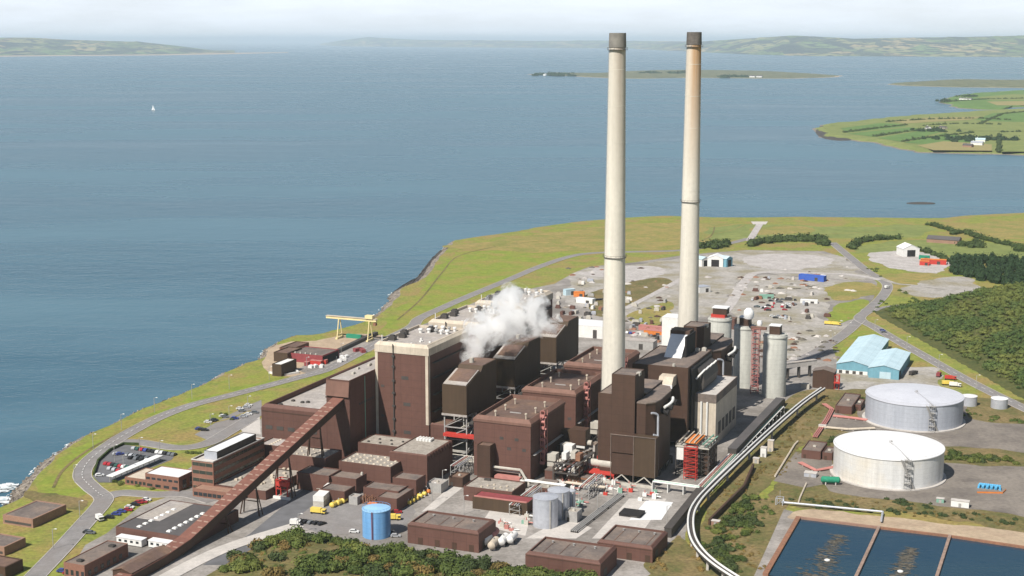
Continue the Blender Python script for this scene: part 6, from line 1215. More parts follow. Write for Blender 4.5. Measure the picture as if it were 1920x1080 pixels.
# pipework clutter in the chemical yard: many small red and white fittings
for i in range(64):
    px, py = rnd.choice([(1130, 905), (1170, 918), (1060, 905), (1020, 940), (975, 975), (990, 905), (1075, 915), (1050, 930), (1095, 915), (1000, 960), (960, 990), (1220, 930), (1150, 920), (1085, 940)]); c = S(px + rnd.uniform(-22, 22), py + rnd.uniform(-9, 9))
    r = T('pump_set', 'small red and white pump set on the pale chemical yard paving', 'pump', *c, 0, 'pump sets in the chemical yard')
    h = rnd.uniform(.8, 2.6); MB().box(c[0] - 1, c[0] + 1, c[1] - .7, c[1] + .7, .05, h).build('casing', rnd.choice(['white_paint', 'red_paint', 'pink_paint', 'ducting', 'white_paint', 'pipe_green']), r); MB().tube((c[0] + 1, c[1], h * .6), (c[0] + 3.4, c[1] + rnd.uniform(-1, 1), h * .6), .3, 6).tube((c[0], c[1], h), (c[0], c[1], h + 1.2), .25, 6).build('pipe', rnd.choice(['white_paint', 'pink_paint', 'ducting']), r)
def rackrun(label, a, b, m, k, z, w=.35, gap=.9):
    r = T('pipe_run', label, 'pipes', *a, 0); ang = math.atan2(b[1] - a[1], b[0] - a[0])
    for j in range(k): o_ = (j - (k - 1) / 2) * gap; MB().tube((a[0] - math.sin(ang) * o_, a[1] + math.cos(ang) * o_, z), (b[0] - math.sin(ang) * o_, b[1] + math.cos(ang) * o_, z), w, 6).build('pipe', m, r, smooth=True)
    for t in (.02, .35, .65, .98): q = (a[0] + (b[0] - a[0]) * t, a[1] + (b[1] - a[1]) * t); MB().obox(q, ang, .3, k * gap, 0, z - w).build('bent', 'dark_steel', r)
rackrun('grey pipe bridge past the fan housings of the nearest unit', (-240.5, 640), (-233, 676), 'pale_roof', 2, 8)
rackrun('pale pipes leading in front of the nearest flue gas plant', S(1060, 915), S(1135, 925), 'cream_cladding', 3, 3)
rackrun('long grey pipes along the pale slab lane', S(1075, 1000), S(1165, 930), 'steel', 4, 1.2, .3)
rackrun('white pipes behind the brown house with the pink rail', S(985, 915), S(1060, 925), 'white_paint', 3, 4)
for (px, py, L, w, h, mm, lab) in [(1075, 882, 11, 9, 8, 'dark_brown', 'squat dark brown duct box left of the long drum'), (1042, 898, 9, 7, 5, 'brown_cladding', 'low brown plant box behind the chemical yard'), (1020, 872, 8, 7, 6, 'brown_cladding', 'brown plant box at the foot of the nearest precipitator house'), (1105, 862, 8, 6, 9, 'pale_concrete', 'pale plant box behind the squat duct box'), (1140, 895, 7, 6, 6, 'dark_brown', 'dark plant box at the left foot of the nearest flue gas plant'), (1052, 862, 9, 8, 9, 'brown_cladding', 'tall brown plant box between fan housings and flue gas plant'), (1090, 905, 12, 5, 3.5, 'rust', 'rusty low plant box before the long drum'), (1030, 918, 8, 6, 4, 'ducting', 'pale plant box behind the aluminium tanks'), (1185, 965, 10, 8, 1.2, 'black_void', 'dark sunken pit with a low kerb by the white slab')]: simple_box('plant_box', lab, 'plant', px, py, L, w, h, mm, 'grey_brown_roof' if h > 2 else 'black_void')

# ------------------------------------------------------------------ cars
def car_proto(col):
    key = 'car_' + col; b = MB(); L, w = 4.4, 1.8
    b.vprism([(-L / 2, .3), (L / 2, .3), (L / 2, .75), (L * .26, .95), (L * .08, 1.45), (-L * .30, 1.48), (-L * .46, .98), (-L / 2, .9)], -w / 2, w / 2)
    g = MB(); g.vprism([(L * .235, .98), (L * .085, 1.38), (-L * .29, 1.41), (-L * .43, 1.0)], -w / 2 - .02, w / 2 + .02)
    g.add([(L * .255, -w * .42, .98), (L * .255, w * .42, .98), (L * .095, w * .40, 1.44), (L * .095, -w * .40, 1.44)], [(0, 1, 2, 3)])
    r = T('car', None, 'car', 0, 0, 0); ORG[r.name] = (0, 0, 0)
    b.build('body', key, r); g.build('window', 'glass', r)
    for a in (-.31, .31):
        for s_ in (-1, 1): MB().tube((a * L, s_ * w * .42, .32), (a * L, s_ * (w * .5 + .03), .32), .32, 10).build('wheel', 'tyre', r)
    return r
PRO = {}
CN = {}
def car(col, px, py, ang, where, grp, dz=.12):
    if col not in PRO: PRO[col] = car_proto(col); o = PRO[col]
    else: o = copy_tree(PRO[col])
    u, v = S(px, py); place(o, u, v, dz, ang); o['label'] = f'{col} car {where}'; o['group'] = f'{col} cars {grp}'; return o
WB = ['white', 'silver', 'black', 'grey', 'black', 'blue', 'silver', 'green', 'white', 'black', 'red', 'grey']
def row(p0, p1, n_, ang, where, grp, cols=None):
    for i in range(n_):
        t = i / max(1, n_ - 1)
        if rnd.random() < .93: car((cols or WB)[(i * 5 + rnd.randrange(3)) % len(cols or WB)], p0[0] + (p1[0] - p0[0]) * t, p0[1] + (p1[1] - p0[1]) * t, ang + rnd.uniform(-.06, .06), where, grp)
row((252, 842), (326, 854), 11, math.pi / 2 + .1, 'parked in the back row of the walled car park', 'in the back row of the walled car park')
row((240, 854), (284, 862), 7, math.pi / 2 + .1, 'parked in the middle row of the walled car park', 'in the middle row of the walled car park', ['black', 'grey', 'silver', 'black', 'white'])
row((246, 860), (276, 865), 4, math.pi / 2 + .1, 'parked nose to tail with the middle row of the walled car park', 'nose to tail with the middle row', ['black', 'grey', 'black', 'white'])
row((200, 871), (240, 878), 7, math.pi / 2 + .1, 'parked in the front row of the walled car park', 'in the front row of the walled car park', ['red', 'red', 'green', 'black', 'silver', 'black', 'white'])
row((207, 880), (224, 884), 3, math.pi / 2 + .1, 'in the short row nearest the canopy of the walled car park', 'in the short row nearest the canopy')
car('silver', 219, 853, .9, 'alone at the seaward edge of the walled car park', 'alone at the seaward edge'); car('blue', 225, 853, .9, 'beside a silver one at the seaward edge of the car park', 'at the seaward edge'); car('white', 187, 893, .7, 'alone at the lower corner of the walled car park', 'alone at the lower corner')
for px, py, c_ in [(275, 939, 'white'), (268, 943, 'red'), (260, 944, 'red'), (253, 948, 'black'), (243, 953, 'white'), (240, 958, 'red'), (228, 961, 'blue'), (218, 966, 'blue'), (205, 972, 'black'), (165, 1000, 'black'), (170, 1001, 'grey'), (117, 1073, 'blue'), (128, 1077, 'red')]:
    car(c_, px, py, .25, 'parked along the lane by the workshop' if px > 200 else ('in the lay-by left of the workshop' if px > 140 else 'before the small brick store'), 'along the lane by the workshop' if px > 200 else ('in the lay-by' if px > 140 else 'before the brick store'))
for px, py, c_ in [(466, 761, 'white'), (462, 765, 'silver'), (450, 768, 'white'), (454, 772, 'grey'), (418, 782, 'white'), (422, 783, 'grey'), (466, 778, 'white'), (457, 782, 'silver'), (440, 786, 'blue'), (390, 793, 'white'), (398, 791, 'black'), (402, 789, 'black'), (373, 806, 'blue'), (378, 807, 'black'), (384, 808, 'black'), (478, 775, 'grey')]:
    car(c_, px, py, .3, 'in the upper car park beside the long hall', 'in the upper car park')
for i, c_ in enumerate(['white', 'black', 'black', 'grey', 'black', 'black']): car(c_, 556 + 9.5 * i, 978 + 1.2 * i, 1.2, 'in the short row by the thicket, left of the blue tank', 'in the row by the thicket')
car('white', 664, 999, .3, 'alone at the left foot of the blue tank', 'at the foot of the blue tank'); car('red', 745, 962, .4, 'alone above the blue tank', 'above the blue tank'); car('grey', 735, 1000, .2, 'on the ground at the right of the blue tank', 'right of the blue tank'); car('silver', 742, 1007, .4, 'on the ground at the right of the blue tank', 'right of the blue tank')
for k in range(30):
    px, py = 1408 + 84 * rnd.random(), 562 + 22 * rnd.random(); car(WB[rnd.randrange(len(WB))], px, py, rnd.choice([.2, 1.7]), 'in the crowded rows of the laydown yard', 'in the laydown yard', .13)
for k in range(6): car(['white', 'black', 'silver'][k % 3], 1448 + 6 * k, 594 + (k % 2) * 3, .2, 'in the small row below the crowded laydown rows', 'below the laydown rows', .13)
for k in range(9): car(WB[(k * 5) % len(WB)], 1176 + 6.5 * k, 625 + k * .8, 1.7, 'in the row behind the near chimney', 'behind the near chimney', .13)
for k in range(6): car('black', 1103 + 5.0 * k, 562 + rnd.uniform(-1.5, 1.5), 1.5, 'in the row left of the near chimney', 'left of the near chimney', .13)
car('grey', 1657, 624, .5, 'on the public road beyond the blue sheds', 'on the public road'); car('blue', 1655, 621, -.6, 'on the public road by the grass verge', 'on the public road')
# rubble and stores scattered over the laydown yards
for k in range(220):
    px, py = rnd.choice([(rnd.uniform(1060, 1260), rnd.uniform(500, 600)), (rnd.uniform(1320, 1600), rnd.uniform(478, 640)), (rnd.uniform(1385, 1540), rnd.uniform(520, 560)), (rnd.uniform(1170, 1260), rnd.uniform(590, 650)), (rnd.uniform(1430, 1570), rnd.uniform(620, 680))])
    c = S(px, py); r_ = rnd.uniform(.8, 2.6); mb = MB(); N = 8
    mb.lathe(0, 0, [(r_ * 1.5, -.1), (r_, r_ * .3), (r_ * .3, r_ * .5)], N); mb.v = [(c[0] + p[0] * rnd.uniform(.7, 1.3), c[1] + p[1] * rnd.uniform(.7, 1.3), .1 + p[2] * rnd.uniform(.7, 1.2)) for p in mb.v]
    tag(mb.build('rubble_heap', rnd.choice(['pale_gravel', 'rock', 'dark_brown', 'scum', 'pale_concrete', 'rust']), org=(*c, 0)), 'small heap of rubble on the stony laydown yard', 'heap', 'rubble heaps on the laydown yard')
for k in range(84):
    px, py = rnd.choice([(rnd.uniform(1070, 1250), rnd.uniform(520, 600)), (rnd.uniform(1400, 1560), rnd.uniform(520, 600)), (rnd.uniform(1180, 1262), rnd.uniform(600, 660)), (rnd.uniform(1045, 1120), rnd.uniform(545, 600))])
    c = S(px, py); an = rnd.choice([.1, 1.6]) + rnd.uniform(-.2, .2); L = rnd.uniform(2.5, 6); r = MB().obox(c, an, L, 2.3, .1, rnd.uniform(1.2, 2.6)).obox(c, an, L * .8, 1.6, 1, 2.8).build('store_crate', rnd.choice(['white_paint', 'silver', 'steel', 'dark_steel', 'pale_concrete', 'ducting', 'rust', 'brown_cladding']), org=(*c, 0)); tag(r, 'small crate or cabin among the stores of the laydown yard', 'crate', 'crates on the laydown yard')

# ------------------------------------------------------------------ vegetation
def crown_mesh(mb, c, R3, nleaf, leaf, rg, core=True, lump=.35):
    ph = rg.random() * 50
    def rad(d): return 1 + lump * mnoise.noise((d[0] * 1.6 + ph, d[1] * 1.6, d[2] * 1.6)) + lump * .6 * mnoise.noise((d[0] * 3.7 + ph, d[1] * 3.7 + 3, d[2] * 3.7))
    if core:
        N = 8; vs = []
        for j, (zz, rr) in enumerate([(-.35, .75), (.1, .86), (.5, .68), (.78, .3)]):
            for i in range(N):
                a = 2 * math.pi * (i + .5 * (j % 2)) / N; d = (rr * math.cos(a), rr * math.sin(a), zz); q = rad(d) * .88; vs.append((c[0] + d[0] * q * R3[0], c[1] + d[1] * q * R3[1], c[2] + d[2] * q * R3[2]))
        mb.add(vs, [(j * N + i, j * N + (i + 1) % N, (j + 1) * N + (i + 1) % N, (j + 1) * N + i) for j in range(3) for i in range(N)] + [tuple(range(3 * N, 4 * N))])
    for _ in range(nleaf):
        z = rg.uniform(-.25, 1); a = rg.random() * 6.283; s_ = math.sqrt(max(0, 1 - z * z)); d = Vector((s_ * math.cos(a), s_ * math.sin(a), z)); q = rad(d) * rg.uniform(.8, 1.08)
        p = Vector((c[0] + d.x * q * R3[0], c[1] + d.y * q * R3[1], c[2] + d.z * q * R3[2])); nn = (d + Vector((rg.uniform(-1, 1), rg.uniform(-1, 1), rg.uniform(-.6, 1))) * .8).normalized()
        t = nn.cross(Vector((rg.uniform(-1, 1), rg.uniform(-1, 1), rg.uniform(-1, 1)))); 
        if t.length < .01: continue
        t.normalize(); b_ = nn.cross(t); L = leaf * rg.uniform(.6, 1.4); W_ = L * rg.uniform(.5, .9)
        mb.add([p - t * L / 2 - b_ * W_ * .3, p + b_ * W_ / 2, p + t * L / 2 + b_ * W_ * .1, p - b_ * W_ / 2 - t * L * .1], [(0, 1, 2, 3)])
rg = random.Random(3)
def raw(mb, name, m):
    me = bpy.data.meshes.new(name); me.from_pydata(mb.v, [], mb.f); me.update(); me.materials.append(M[m] if isinstance(m, str) else m); return me
mat('foliage_light', (.125, .145, .03), (.08, .105, .022), 6, .3, 1.2, rough=.7, objrand=.3)
mat('foliage_dark', (.06, .085, .026), (.04, .06, .018), 6, .3, 1.2, rough=.75, objrand=.3)
mat('foliage_tan', (.20, .135, .045), (.15, .115, .035), 5, .3, 1.2, rough=.8, objrand=.3)
BV = {}
for mm in ('foliage', 'foliage_light', 'foliage_dark', 'foliage_tan'):
    for k in range(4):
        b = MB(); nl = rg.choice([2, 3, 3])
        for j in range(nl): crown_mesh(b, (rg.uniform(-.75, .75), rg.uniform(-.75, .75), .45 + .25 * rg.random()), (rg.uniform(.75, 1.05),) * 2 + (rg.uniform(.6, .85),), 150, .33, rg)
        BV[mm, k] = raw(b, 'bush', mm)
def bush(u, v, z, s, mm, label, grp, sz=1.0, name='bush'):
    o = bpy.data.objects.new(name, BV[mm, rg.randrange(4)]); COL.objects.link(o); place(o, u, v, z, rg.random() * 6.28, s); o.scale = (s * rg.uniform(.85, 1.2), s * rg.uniform(.85, 1.2), s * sz * rg.uniform(.85, 1.2)); return tag(o, label, 'bush', grp)
# front thicket
cnt = 0; placed = []
tries = 0
while cnt < 205 and tries < 9000:
    tries += 1
    u = rg.uniform(tl[0][0] - 4, tl[-1][0] + 2); d = rg.uniform(.5, 58); v = thick_front(u) - 1.5 - d
    if v < 470: continue
    s = rg.uniform(2.1, 3.7) * (1.0 if d > 4 else .8)
    dens = mnoise.noise((u * .035, v * .05, 2))
    if d > 12 and dens < -.12 and rg.random() < .85: continue
    if any((u - a) ** 2 + (v - b) ** 2 < (s * .98) ** 2 for a, b in placed): continue
    placed.append((u, v)); cnt += 1; e = mnoise.noise((u * .06, v * .06, 8))
    mm = 'foliage_light' if e > .18 else ('foliage_dark' if e < -.1 else 'foliage')
    if d > 10 and rg.random() < .12: mm = 'foliage_tan'
    bush(u, v, moundz(u, v) - .3, s, mm, {'foliage': 'mid green bush in the thicket along the lower edge', 'foliage_light': 'light olive bush in the thicket along the lower edge', 'foliage_dark': 'dark green bush in the thicket along the lower edge', 'foliage_tan': 'tawny dry bush in the thicket along the lower edge'}[mm], {'foliage': 'mid green', 'foliage_light': 'light olive', 'foliage_dark': 'dark green', 'foliage_tan': 'tawny'}[mm] + ' bushes of the front thicket')
for mm, n_, sd in (('foliage', 330, 11), ('foliage_dark', 240, 12), ('foliage_tan', 90, 13)):
    b = MB(); k = 0
    while k < n_:
        u = rg.uniform(tl[0][0] - 2, tl[-1][0]); v = thick_front(u) - rg.uniform(1, 62)
        if mnoise.noise((u * .05, v * .05, sd)) < -.05: k += .2; continue
        s = rg.uniform(.7, 1.5); crown_mesh(b, (u, v, moundz(u, v) - .1), (s * 1.3, s * 1.3, s), 40, s * .4, rg, True, .45); k += 1
    tag(b.build('undergrowth', mm), {'foliage': 'mid green low growth filling the front thicket', 'foliage_dark': 'dark low growth filling the front thicket', 'foliage_tan': 'tawny dry low growth between the front thicket bushes'}[mm], None, kind='stuff')
# bushes inside the pipe bend, by the tanks and ponds
def scatter_mass(area, n_, smin, smax, m, label, sz=.8):
    b = MB()
    for _ in range(n_):
        (x0, y0), (x1, y1), w_ = rg.choice(area); t = rg.random(); u, v = S(x0 + (x1 - x0) * t + rg.gauss(0, w_ * .5), y0 + (y1 - y0) * t + rg.gauss(0, w_ * .28)); s = rg.uniform(smin, smax); crown_mesh(b, (u, v, s * .1), (s, s, s * sz), 60, s * .34, rg)
    return tag(b.build('undergrowth', m), label, None, kind='stuff')
def scatter(area, n_, smin, smax, mats_, label, grp, sz=.8):
    k = 0; t_ = 0
    while k < n_ and t_ < n_ * 30:
        t_ += 1; (x0, y0), (x1, y1), w_ = rg.choice(area); t = rg.random(); px, py = x0 + (x1 - x0) * t + rg.gauss(0, w_ * .5), y0 + (y1 - y0) * t + rg.gauss(0, w_ * .28); u, v = S(px, py); mm = rg.choice(mats_)
        bush(u, v, -.15, rg.uniform(smin, smax), mm, {'foliage': 'mid green ', 'foliage_light': 'light olive ', 'foliage_dark': 'dark green ', 'foliage_tan': 'tawny '}[mm] + label, {'foliage': 'mid green ', 'foliage_light': 'light olive ', 'foliage_dark': 'dark green ', 'foliage_tan': 'tawny '}[mm] + grp, sz); k += 1
scatter([((1400, 955), (1345, 1030), 38), ((1430, 945), (1390, 990), 25), ((1345, 1030), (1365, 1065), 20)], 46, 1.5, 2.8, ['foliage', 'foliage_dark', 'foliage_dark', 'foliage_light'], 'bush inside the bend of the pipe bridge', 'bushes inside the pipe bend')
scatter_mass([((1260, 1030), (1225, 1075), 20), ((1300, 1020), (1320, 1075), 14)], 18, .9, 1.8, 'foliage_tan', 'low growth between the brown shed and the pipe bridge', 0.8)
scatter_mass([((1480, 935), (1620, 955), 14), ((1620, 955), (1800, 968), 14), ((1800, 965), (1930, 985), 16), ((1660, 935), (1740, 950), 10)], 70, 1.0, 2.0, 'foliage_dark', 'rough undergrowth on the bank above the ponds', .7)
scatter([((1775, 852), (1930, 870), 9), ((1775, 858), (1850, 864), 9)], 44, 1.3, 2.3, ['foliage', 'foliage_dark', 'foliage_light'], 'bush in the hedge line between the tank aprons', 'bushes between the tank aprons', .8)
scatter_mass([((1800, 775), (1930, 795), 9)], 26, 1.0, 1.9, 'foliage', 'low growth on the verge behind the grey oil tank', .8)
scatter_mass([((1470, 815), (1545, 745), 18), ((1450, 850), (1500, 800), 16), ((1410, 900), (1440, 870), 10)], 40, .8, 1.8, 'foliage_tan', 'low growth on the bank right of the pipe bridge', .7)
scatter([((1590, 735), (1625, 770), 8), ((1545, 835), (1570, 825), 8)], 14, 1.2, 2.0, ['foliage', 'foliage_dark'], 'bush beside the brown pump houses', 'bushes by the pump houses', .8)
scatter_mass([((1690, 545), (1730, 575), 14), ((1660, 560), (1640, 585), 8), ((1620, 500), (1660, 520), 8)], 20, 1.5, 2.6, 'foliage', 'low growth on the verge of the public road', .7)
scatter([((215, 905), (290, 918), 4), ((400, 772), (455, 790), 4), ((350, 850), (375, 850), 3)], 16, .8, 1.4, ['foliage_light', 'foliage'], 'shrub in the planting by the offices', 'shrubs by the offices', .8)
# wooded hill
b = MB(); k = 0; t_ = 0; pts_ = []
grid = {}
while k < 4200 and t_ < 120000:
    t_ += 1; u = rg.uniform(hC[0] - 40, hC[0] + 260); v = rg.uniform(hB[1] - 110, hC[1] + 90); hz_ = hillz(u, v)
    if hz_ < 1.0: continue
    s = rg.uniform(2.0, 4.0) * (1 + .35 * mnoise.noise((u * .03, v * .03, 4))) * (1.5 if rg.random() < .05 else 1); cell = (int(u // 5), int(v // 5))
    if any((u - a) ** 2 + (v - c_) ** 2 < (s * .72) ** 2 for i in (-1, 0, 1) for j in (-1, 0, 1) for a, c_ in grid.get((cell[0] + i, cell[1] + j), [])): continue
    if -sdist((u, v), hA, hB) < 13 + 6 * mnoise.noise((u * .05, v * .05, 1)): s *= .45
    grid.setdefault(cell, []).append((u, v)); crown_mesh(b, (u, v, hz_ + s * .25), (s, s, s * rg.uniform(.5, .8)), 36, s * .36, rg); k += 1
o = b.build('woodland', 'wood_foliage'); tag(o, 'dense green broadleaf wood covering the hillside on the right', None, kind='stuff')
b = MB()
for _ in range(420):
    t = rg.random(); px = 1785 + 230 * t ** .8; y0, y1 = 482 + 6 * t, (515 + 45 * min(1, t * 1.6) if t < .55 else 556); py = rg.uniform(y0 + 6, y1); u, v = S(px, py); s = rg.uniform(3, 4.6)
    crown_mesh(b, (u, v, s * .7), (s, s, s * rg.uniform(1.3, 1.9)), 34, s * .4, rg)
o = b.build('woodland', 'conifer_foliage'); tag(o, 'dark conifer plantation beyond the gravel pad', None, kind='stuff')
# hedges and field trees (each hedge one thing)
def hedge(label, px, s, step, m='hedge_foliage', grp=None, sz=.9, nl=22):
    pts = [S(*p) for p in px]; b = MB()
    for a, c_ in zip(pts, pts[1:]):
        L = math.hypot(c_[0] - a[0], c_[1] - a[1])
        for j in range(max(1, int(L / step))):
            t = (j + rg.random() * .6) / max(1, L / step); ss = s * rg.uniform(.7, 1.25); crown_mesh(b, (a[0] + (c_[0] - a[0]) * t + rg.gauss(0, s * .3), a[1] + (c_[1] - a[1]) * t + rg.gauss(0, s * .3), ss * .3), (ss, ss, ss * sz), nl, ss * .4, rg)
    return tag(b.build('hedge', m, org=(*pts[0], 0)), label, 'hedge', grp)
scatter_mass([((1400, 955), (1345, 1030), 46), ((1430, 945), (1390, 990), 26), ((1345, 1030), (1365, 1070), 22)], 110, .8, 1.9, 'foliage', 'mid green low growth inside the bend of the pipe bridge')
scatter_mass([((1320, 960), (1440, 1070), 30), ((1440, 870), (1340, 950), 20)], 90, .5, 1.2, 'foliage_tan', 'tawny dry growth inside the bend of the pipe bridge')
scatter_mass([((1480, 930), (1920, 985), 20), ((1450, 900), (1540, 760), 24)], 150, .4, 1.0, 'foliage_tan', 'tawny dry growth on the banks about the ponds and tanks')
hedge('thick dark hedge above the laydown yard, long and curved', [(1405, 462), (1430, 456), (1480, 452), (1530, 453), (1550, 462)], 6, 4.5)
hedge('second hedge line just below the long curved one', [(1408, 459), (1460, 450), (1530, 448), (1552, 455)], 5, 4.5)
hedge('square dark plantation block right of the rusty chimney', [(1316, 466), (1335, 461), (1360, 459), (1356, 464), (1325, 468)], 6, 5)
hedge('straight dark hedge in the field right of the public road', [(1598, 468), (1606, 456), (1640, 450), (1690, 448)], 5, 4)
hedge('dark hedge beside the white barn', [(1688, 473), (1720, 470), (1760, 480), (1778, 492)], 4.5, 5)
hedge('rounded thicket behind the bungalow', [(1805, 462), (1825, 459), (1842, 463), (1820, 466)], 6, 4)
hedge('tree line behind the bungalow running right', [(1785, 440), (1810, 436), (1830, 446), (1880, 458), (1925, 468)], 4.5, 5)
hedge('thin hedge by the shore fields', [(1735, 422), (1752, 424), (1790, 436)], 4, 6)
hedge('dark hedge at the right edge of the fields', [(1905, 470), (1930, 472)], 6, 4)
FH = 'hedges on the promontory'
for i, px in enumerate([[(1580, 249), (1650, 240), (1705, 234)], [(1640, 256), (1700, 247), (1765, 242)], [(1690, 266), (1760, 256), (1830, 248)], [(1660, 229), (1740, 224), (1830, 222), (1900, 226)], [(1730, 236), (1800, 232), (1880, 234)], [(1838, 232), (1880, 214), (1960, 206)], [(1875, 248), (1960, 246)], [(1874, 252), (1873, 284)], [(1760, 192), (1850, 186), (1960, 184)]]):
    pp = [S(*p, -1) for p in px]; b = MB()
    for a, c_ in zip(pp, pp[1:]):
        L = math.hypot(c_[0] - a[0], c_[1] - a[1])
        for j in range(int(L / 13)): t = (j + rg.random()) / (L / 13); ss = rg.uniform(4, 8); crown_mesh(b, (a[0] + (c_[0] - a[0]) * t, a[1] + (c_[1] - a[1]) * t, -.6), (ss, ss, ss * .7), 12, ss * .5, rg)
    tag(b.build('hedge', 'hedge_foliage', org=(*pp[0], -1)), 'thin dark hedge between the green fields of the promontory', 'hedge', FH)
for px, py, R_, n_ , lab in [(1815, 262, 36, 46, 'dark tree belt round the farm on the promontory'), (1866, 262, 20, 20, 'square dark tree clump right of the farm on the promontory'), (1765, 246, 24, 18, 'loose trees round the upper farmhouses'), (1815, 181, 22, 16, 'trees round the houses on the farther promontory'), (1772, 189, 16, 10, 'scrubby trees at the tip of the farther promontory')]:
    c = S(px, py, -1); b = MB()
    for _ in range(n_): ss = rg.uniform(6, 11); crown_mesh(b, (c[0] + rg.gauss(0, R_), c[1] + rg.gauss(0, R_ * .9), -.5), (ss, ss, ss * .9), 16, ss * .45, rg)
    tag(b.build('tree_belt', 'conifer_foliage', org=(*c, -1)), lab, 'trees')
for px0, px1, y0, y1, n_, lab in [((1000), 1075, 141, 138, 26, 'low dark trees at the left end of the long island'), (1350, 1400, 143, 144, 16, 'dark trees beside the cottages on the long island'), (1200, 1290, 137, 136, 30, 'low trees in the middle of the long island')]:
    b = MB(); c = S((px0 + px1) / 2, (y0 + y1) / 2, SEA + 4)
    for _ in range(n_): q = S(rg.uniform(px0, px1), rg.uniform(min(y0, y1) - 1, max(y0, y1) + 1), SEA + 4); ss = rg.uniform(12, 26); crown_mesh(b, (q[0], q[1], SEA + 3), (ss * 1.8, ss, ss * .6), 10, ss * .5, rg)
    tag(b.build('tree_belt', 'conifer_foliage', org=(*c, SEA)), lab, 'trees')
# houses across the water
def house(label, px, py, L, w, eave, ridge, ang, wall='white_paint', roof='dark_roof', z=-1, grp=None):
    c = S(px, py, z); r = T('farmhouse', label, 'house', c[0], c[1], z, grp); ca, sa = math.cos(ang), math.sin(ang); tr = lambda p: (c[0] + p[0] * ca - p[1] * sa, c[1] + p[0] * sa + p[1] * ca, p[2] + z)
    for prof, m_, l_ in (([(-w / 2, 0), (w / 2, 0), (w / 2, eave), (0, ridge), (-w / 2, eave)], wall, L), ([(-w / 2 - .4, eave), (0, ridge + .1), (w / 2 + .4, eave), (w / 2 + .4, eave + .4), (0, ridge + .5), (-w / 2 - .4, eave + .4)], roof, L + .6)):
        q = MB().vprism(prof, -l_ / 2, l_ / 2); q.v = [tr(p) for p in q.v]; q.build('wall' if m_ == wall else 'roof', m_, r)
    q = MB().box(-.6, .6, L * .3, L * .3 + 1.2, ridge - .5, ridge + 2); q.v = [tr(p) for p in q.v]; q.build('chimney', wall, r)
for px, py, L, w, e_, rr, an, wl_, rf, lab in [(1832, 272, 24, 12, 5, 8, 1.4, 'white_paint', 'silver', 'large white farm shed on the promontory shore'), (1838, 266, 20, 11, 5, 8, 1.6, 'white_paint', 'blue_shed_roof', 'pale roofed farm shed behind the large white one'), (1815, 276, 20, 10, 4, 7, 1.2, 'sand_brick', 'dark_roof', 'stone farmhouse left of the white farm sheds'), (1740, 243, 22, 10, 5, 8, .4, 'white_paint', 'dark_roof', 'white house alone in the middle of the promontory'), (1768, 242, 20, 9, 4, 7, 1.0, 'cream_cladding', 'dark_roof', 'cream house right of the white one in mid promontory'), (1805, 187, 24, 11, 5, 8, 1.3, 'white_paint', 'dark_roof', 'white house on the farther promontory, left one'), (1816, 187.5, 26, 11, 5, 8, 1.3, 'white_paint', 'dark_roof', 'white house on the farther promontory, right one'), (1022, 142, 26, 15, 8, 12, 0, 'white_paint', 'white_sheet', 'tiny white lighthouse cottage at the left tip of the long island'), (1411, 145, 34, 16, 7, 11, 1.4, 'white_paint', 'dark_roof', 'tiny white cottage on the long island, left of two'), (1424, 145, 34, 16, 7, 11, 1.4, 'white_paint', 'dark_roof', 'tiny white cottage on the long island, right of two')]: house(lab, px, py, L, w, e_, rr, an, wl_, rf)
# sailing boat
c = S(287, 208, SEA); r = T('sailing_boat', 'small white sailing boat alone on the estuary', 'boat', c[0], c[1], SEA)
MB().add([(c[0] - 8, c[1], SEA + 1.6), (c[0] - 5, c[1] - 2.2, SEA + 1.7), (c[0] + 5, c[1] - 2, SEA + 1.7), (c[0] + 8, c[1], SEA + 2.2), (c[0] + 5, c[1] + 2, SEA + 1.7), (c[0] - 5, c[1] + 2.2, SEA + 1.7), (c[0] - 6, c[1], SEA - .3), (c[0] + 6, c[1], SEA - .3)], [(0, 1, 2, 3, 4, 5), (0, 6, 1), (1, 6, 7, 2), (2, 7, 3), (3, 7, 4), (4, 7, 6, 5), (5, 6, 0)]).build('hull', 'white_paint', r)
MB().tube((c[0] + .5, c[1], SEA + 1.6), (c[0] + .5, c[1], SEA + 20), .16, 6).build('mast', 'steel', r)
MB().add([(c[0] + .2, c[1] + .1, SEA + 19), (c[0] + .2, c[1] + .1, SEA + 3), (c[0] - 6.5, c[1] + .9, SEA + 3), (c[0] - 3, c[1] + .8, SEA + 10)], [(0, 1, 2, 3)]).build('sail', 'white_sheet', r)
MB().add([(c[0] + .8, c[1] + .1, SEA + 17), (c[0] + 7.6, c[1], SEA + 2.6), (c[0] + 1.2, c[1] + .9, SEA + 3)], [(0, 1, 2)]).build('sail', 'white_sheet', r)
# ------------------------------------------------------------------ steam plume
PL_ = [(872, 700, 689, 3.2), (1000, 575, 712, 6.5), (962, 566, 708, 7.5), (878, 692, 690, 4.0), (884, 668, 691, 4.6), (893, 645, 693, 6.2), (905, 622, 696, 7.6), (926, 605, 699, 8.6), (948, 588, 703, 9.2), (972, 596, 706, 8.6), (950, 612, 702, 7.0), (996, 598, 709, 7.4), (1018, 604, 712, 6.0), (1034, 608, 715, 4.4), (955, 640, 755, 4.5), (962, 618, 745, 5.6), (912, 594, 700, 6)]
blobs = []
for px, py, v, r_ in PL_: u, z = atv(px, py, v); x, y = wxy(u, v); blobs.append((x, y, z, r_ * 1.55))
b = MB()
for x, y, z, r_ in blobs: b.lathe(0, 0, [(r_ * math.sin(t), -r_ * math.cos(t)) for t in [math.pi * (i + .02) / 8.04 for i in range(9)]], 14); n_ = 14 * 9; b.v[-n_:] = [(p[0] + x, p[1] + y, p[2] + z) for p in b.v[-n_:]]
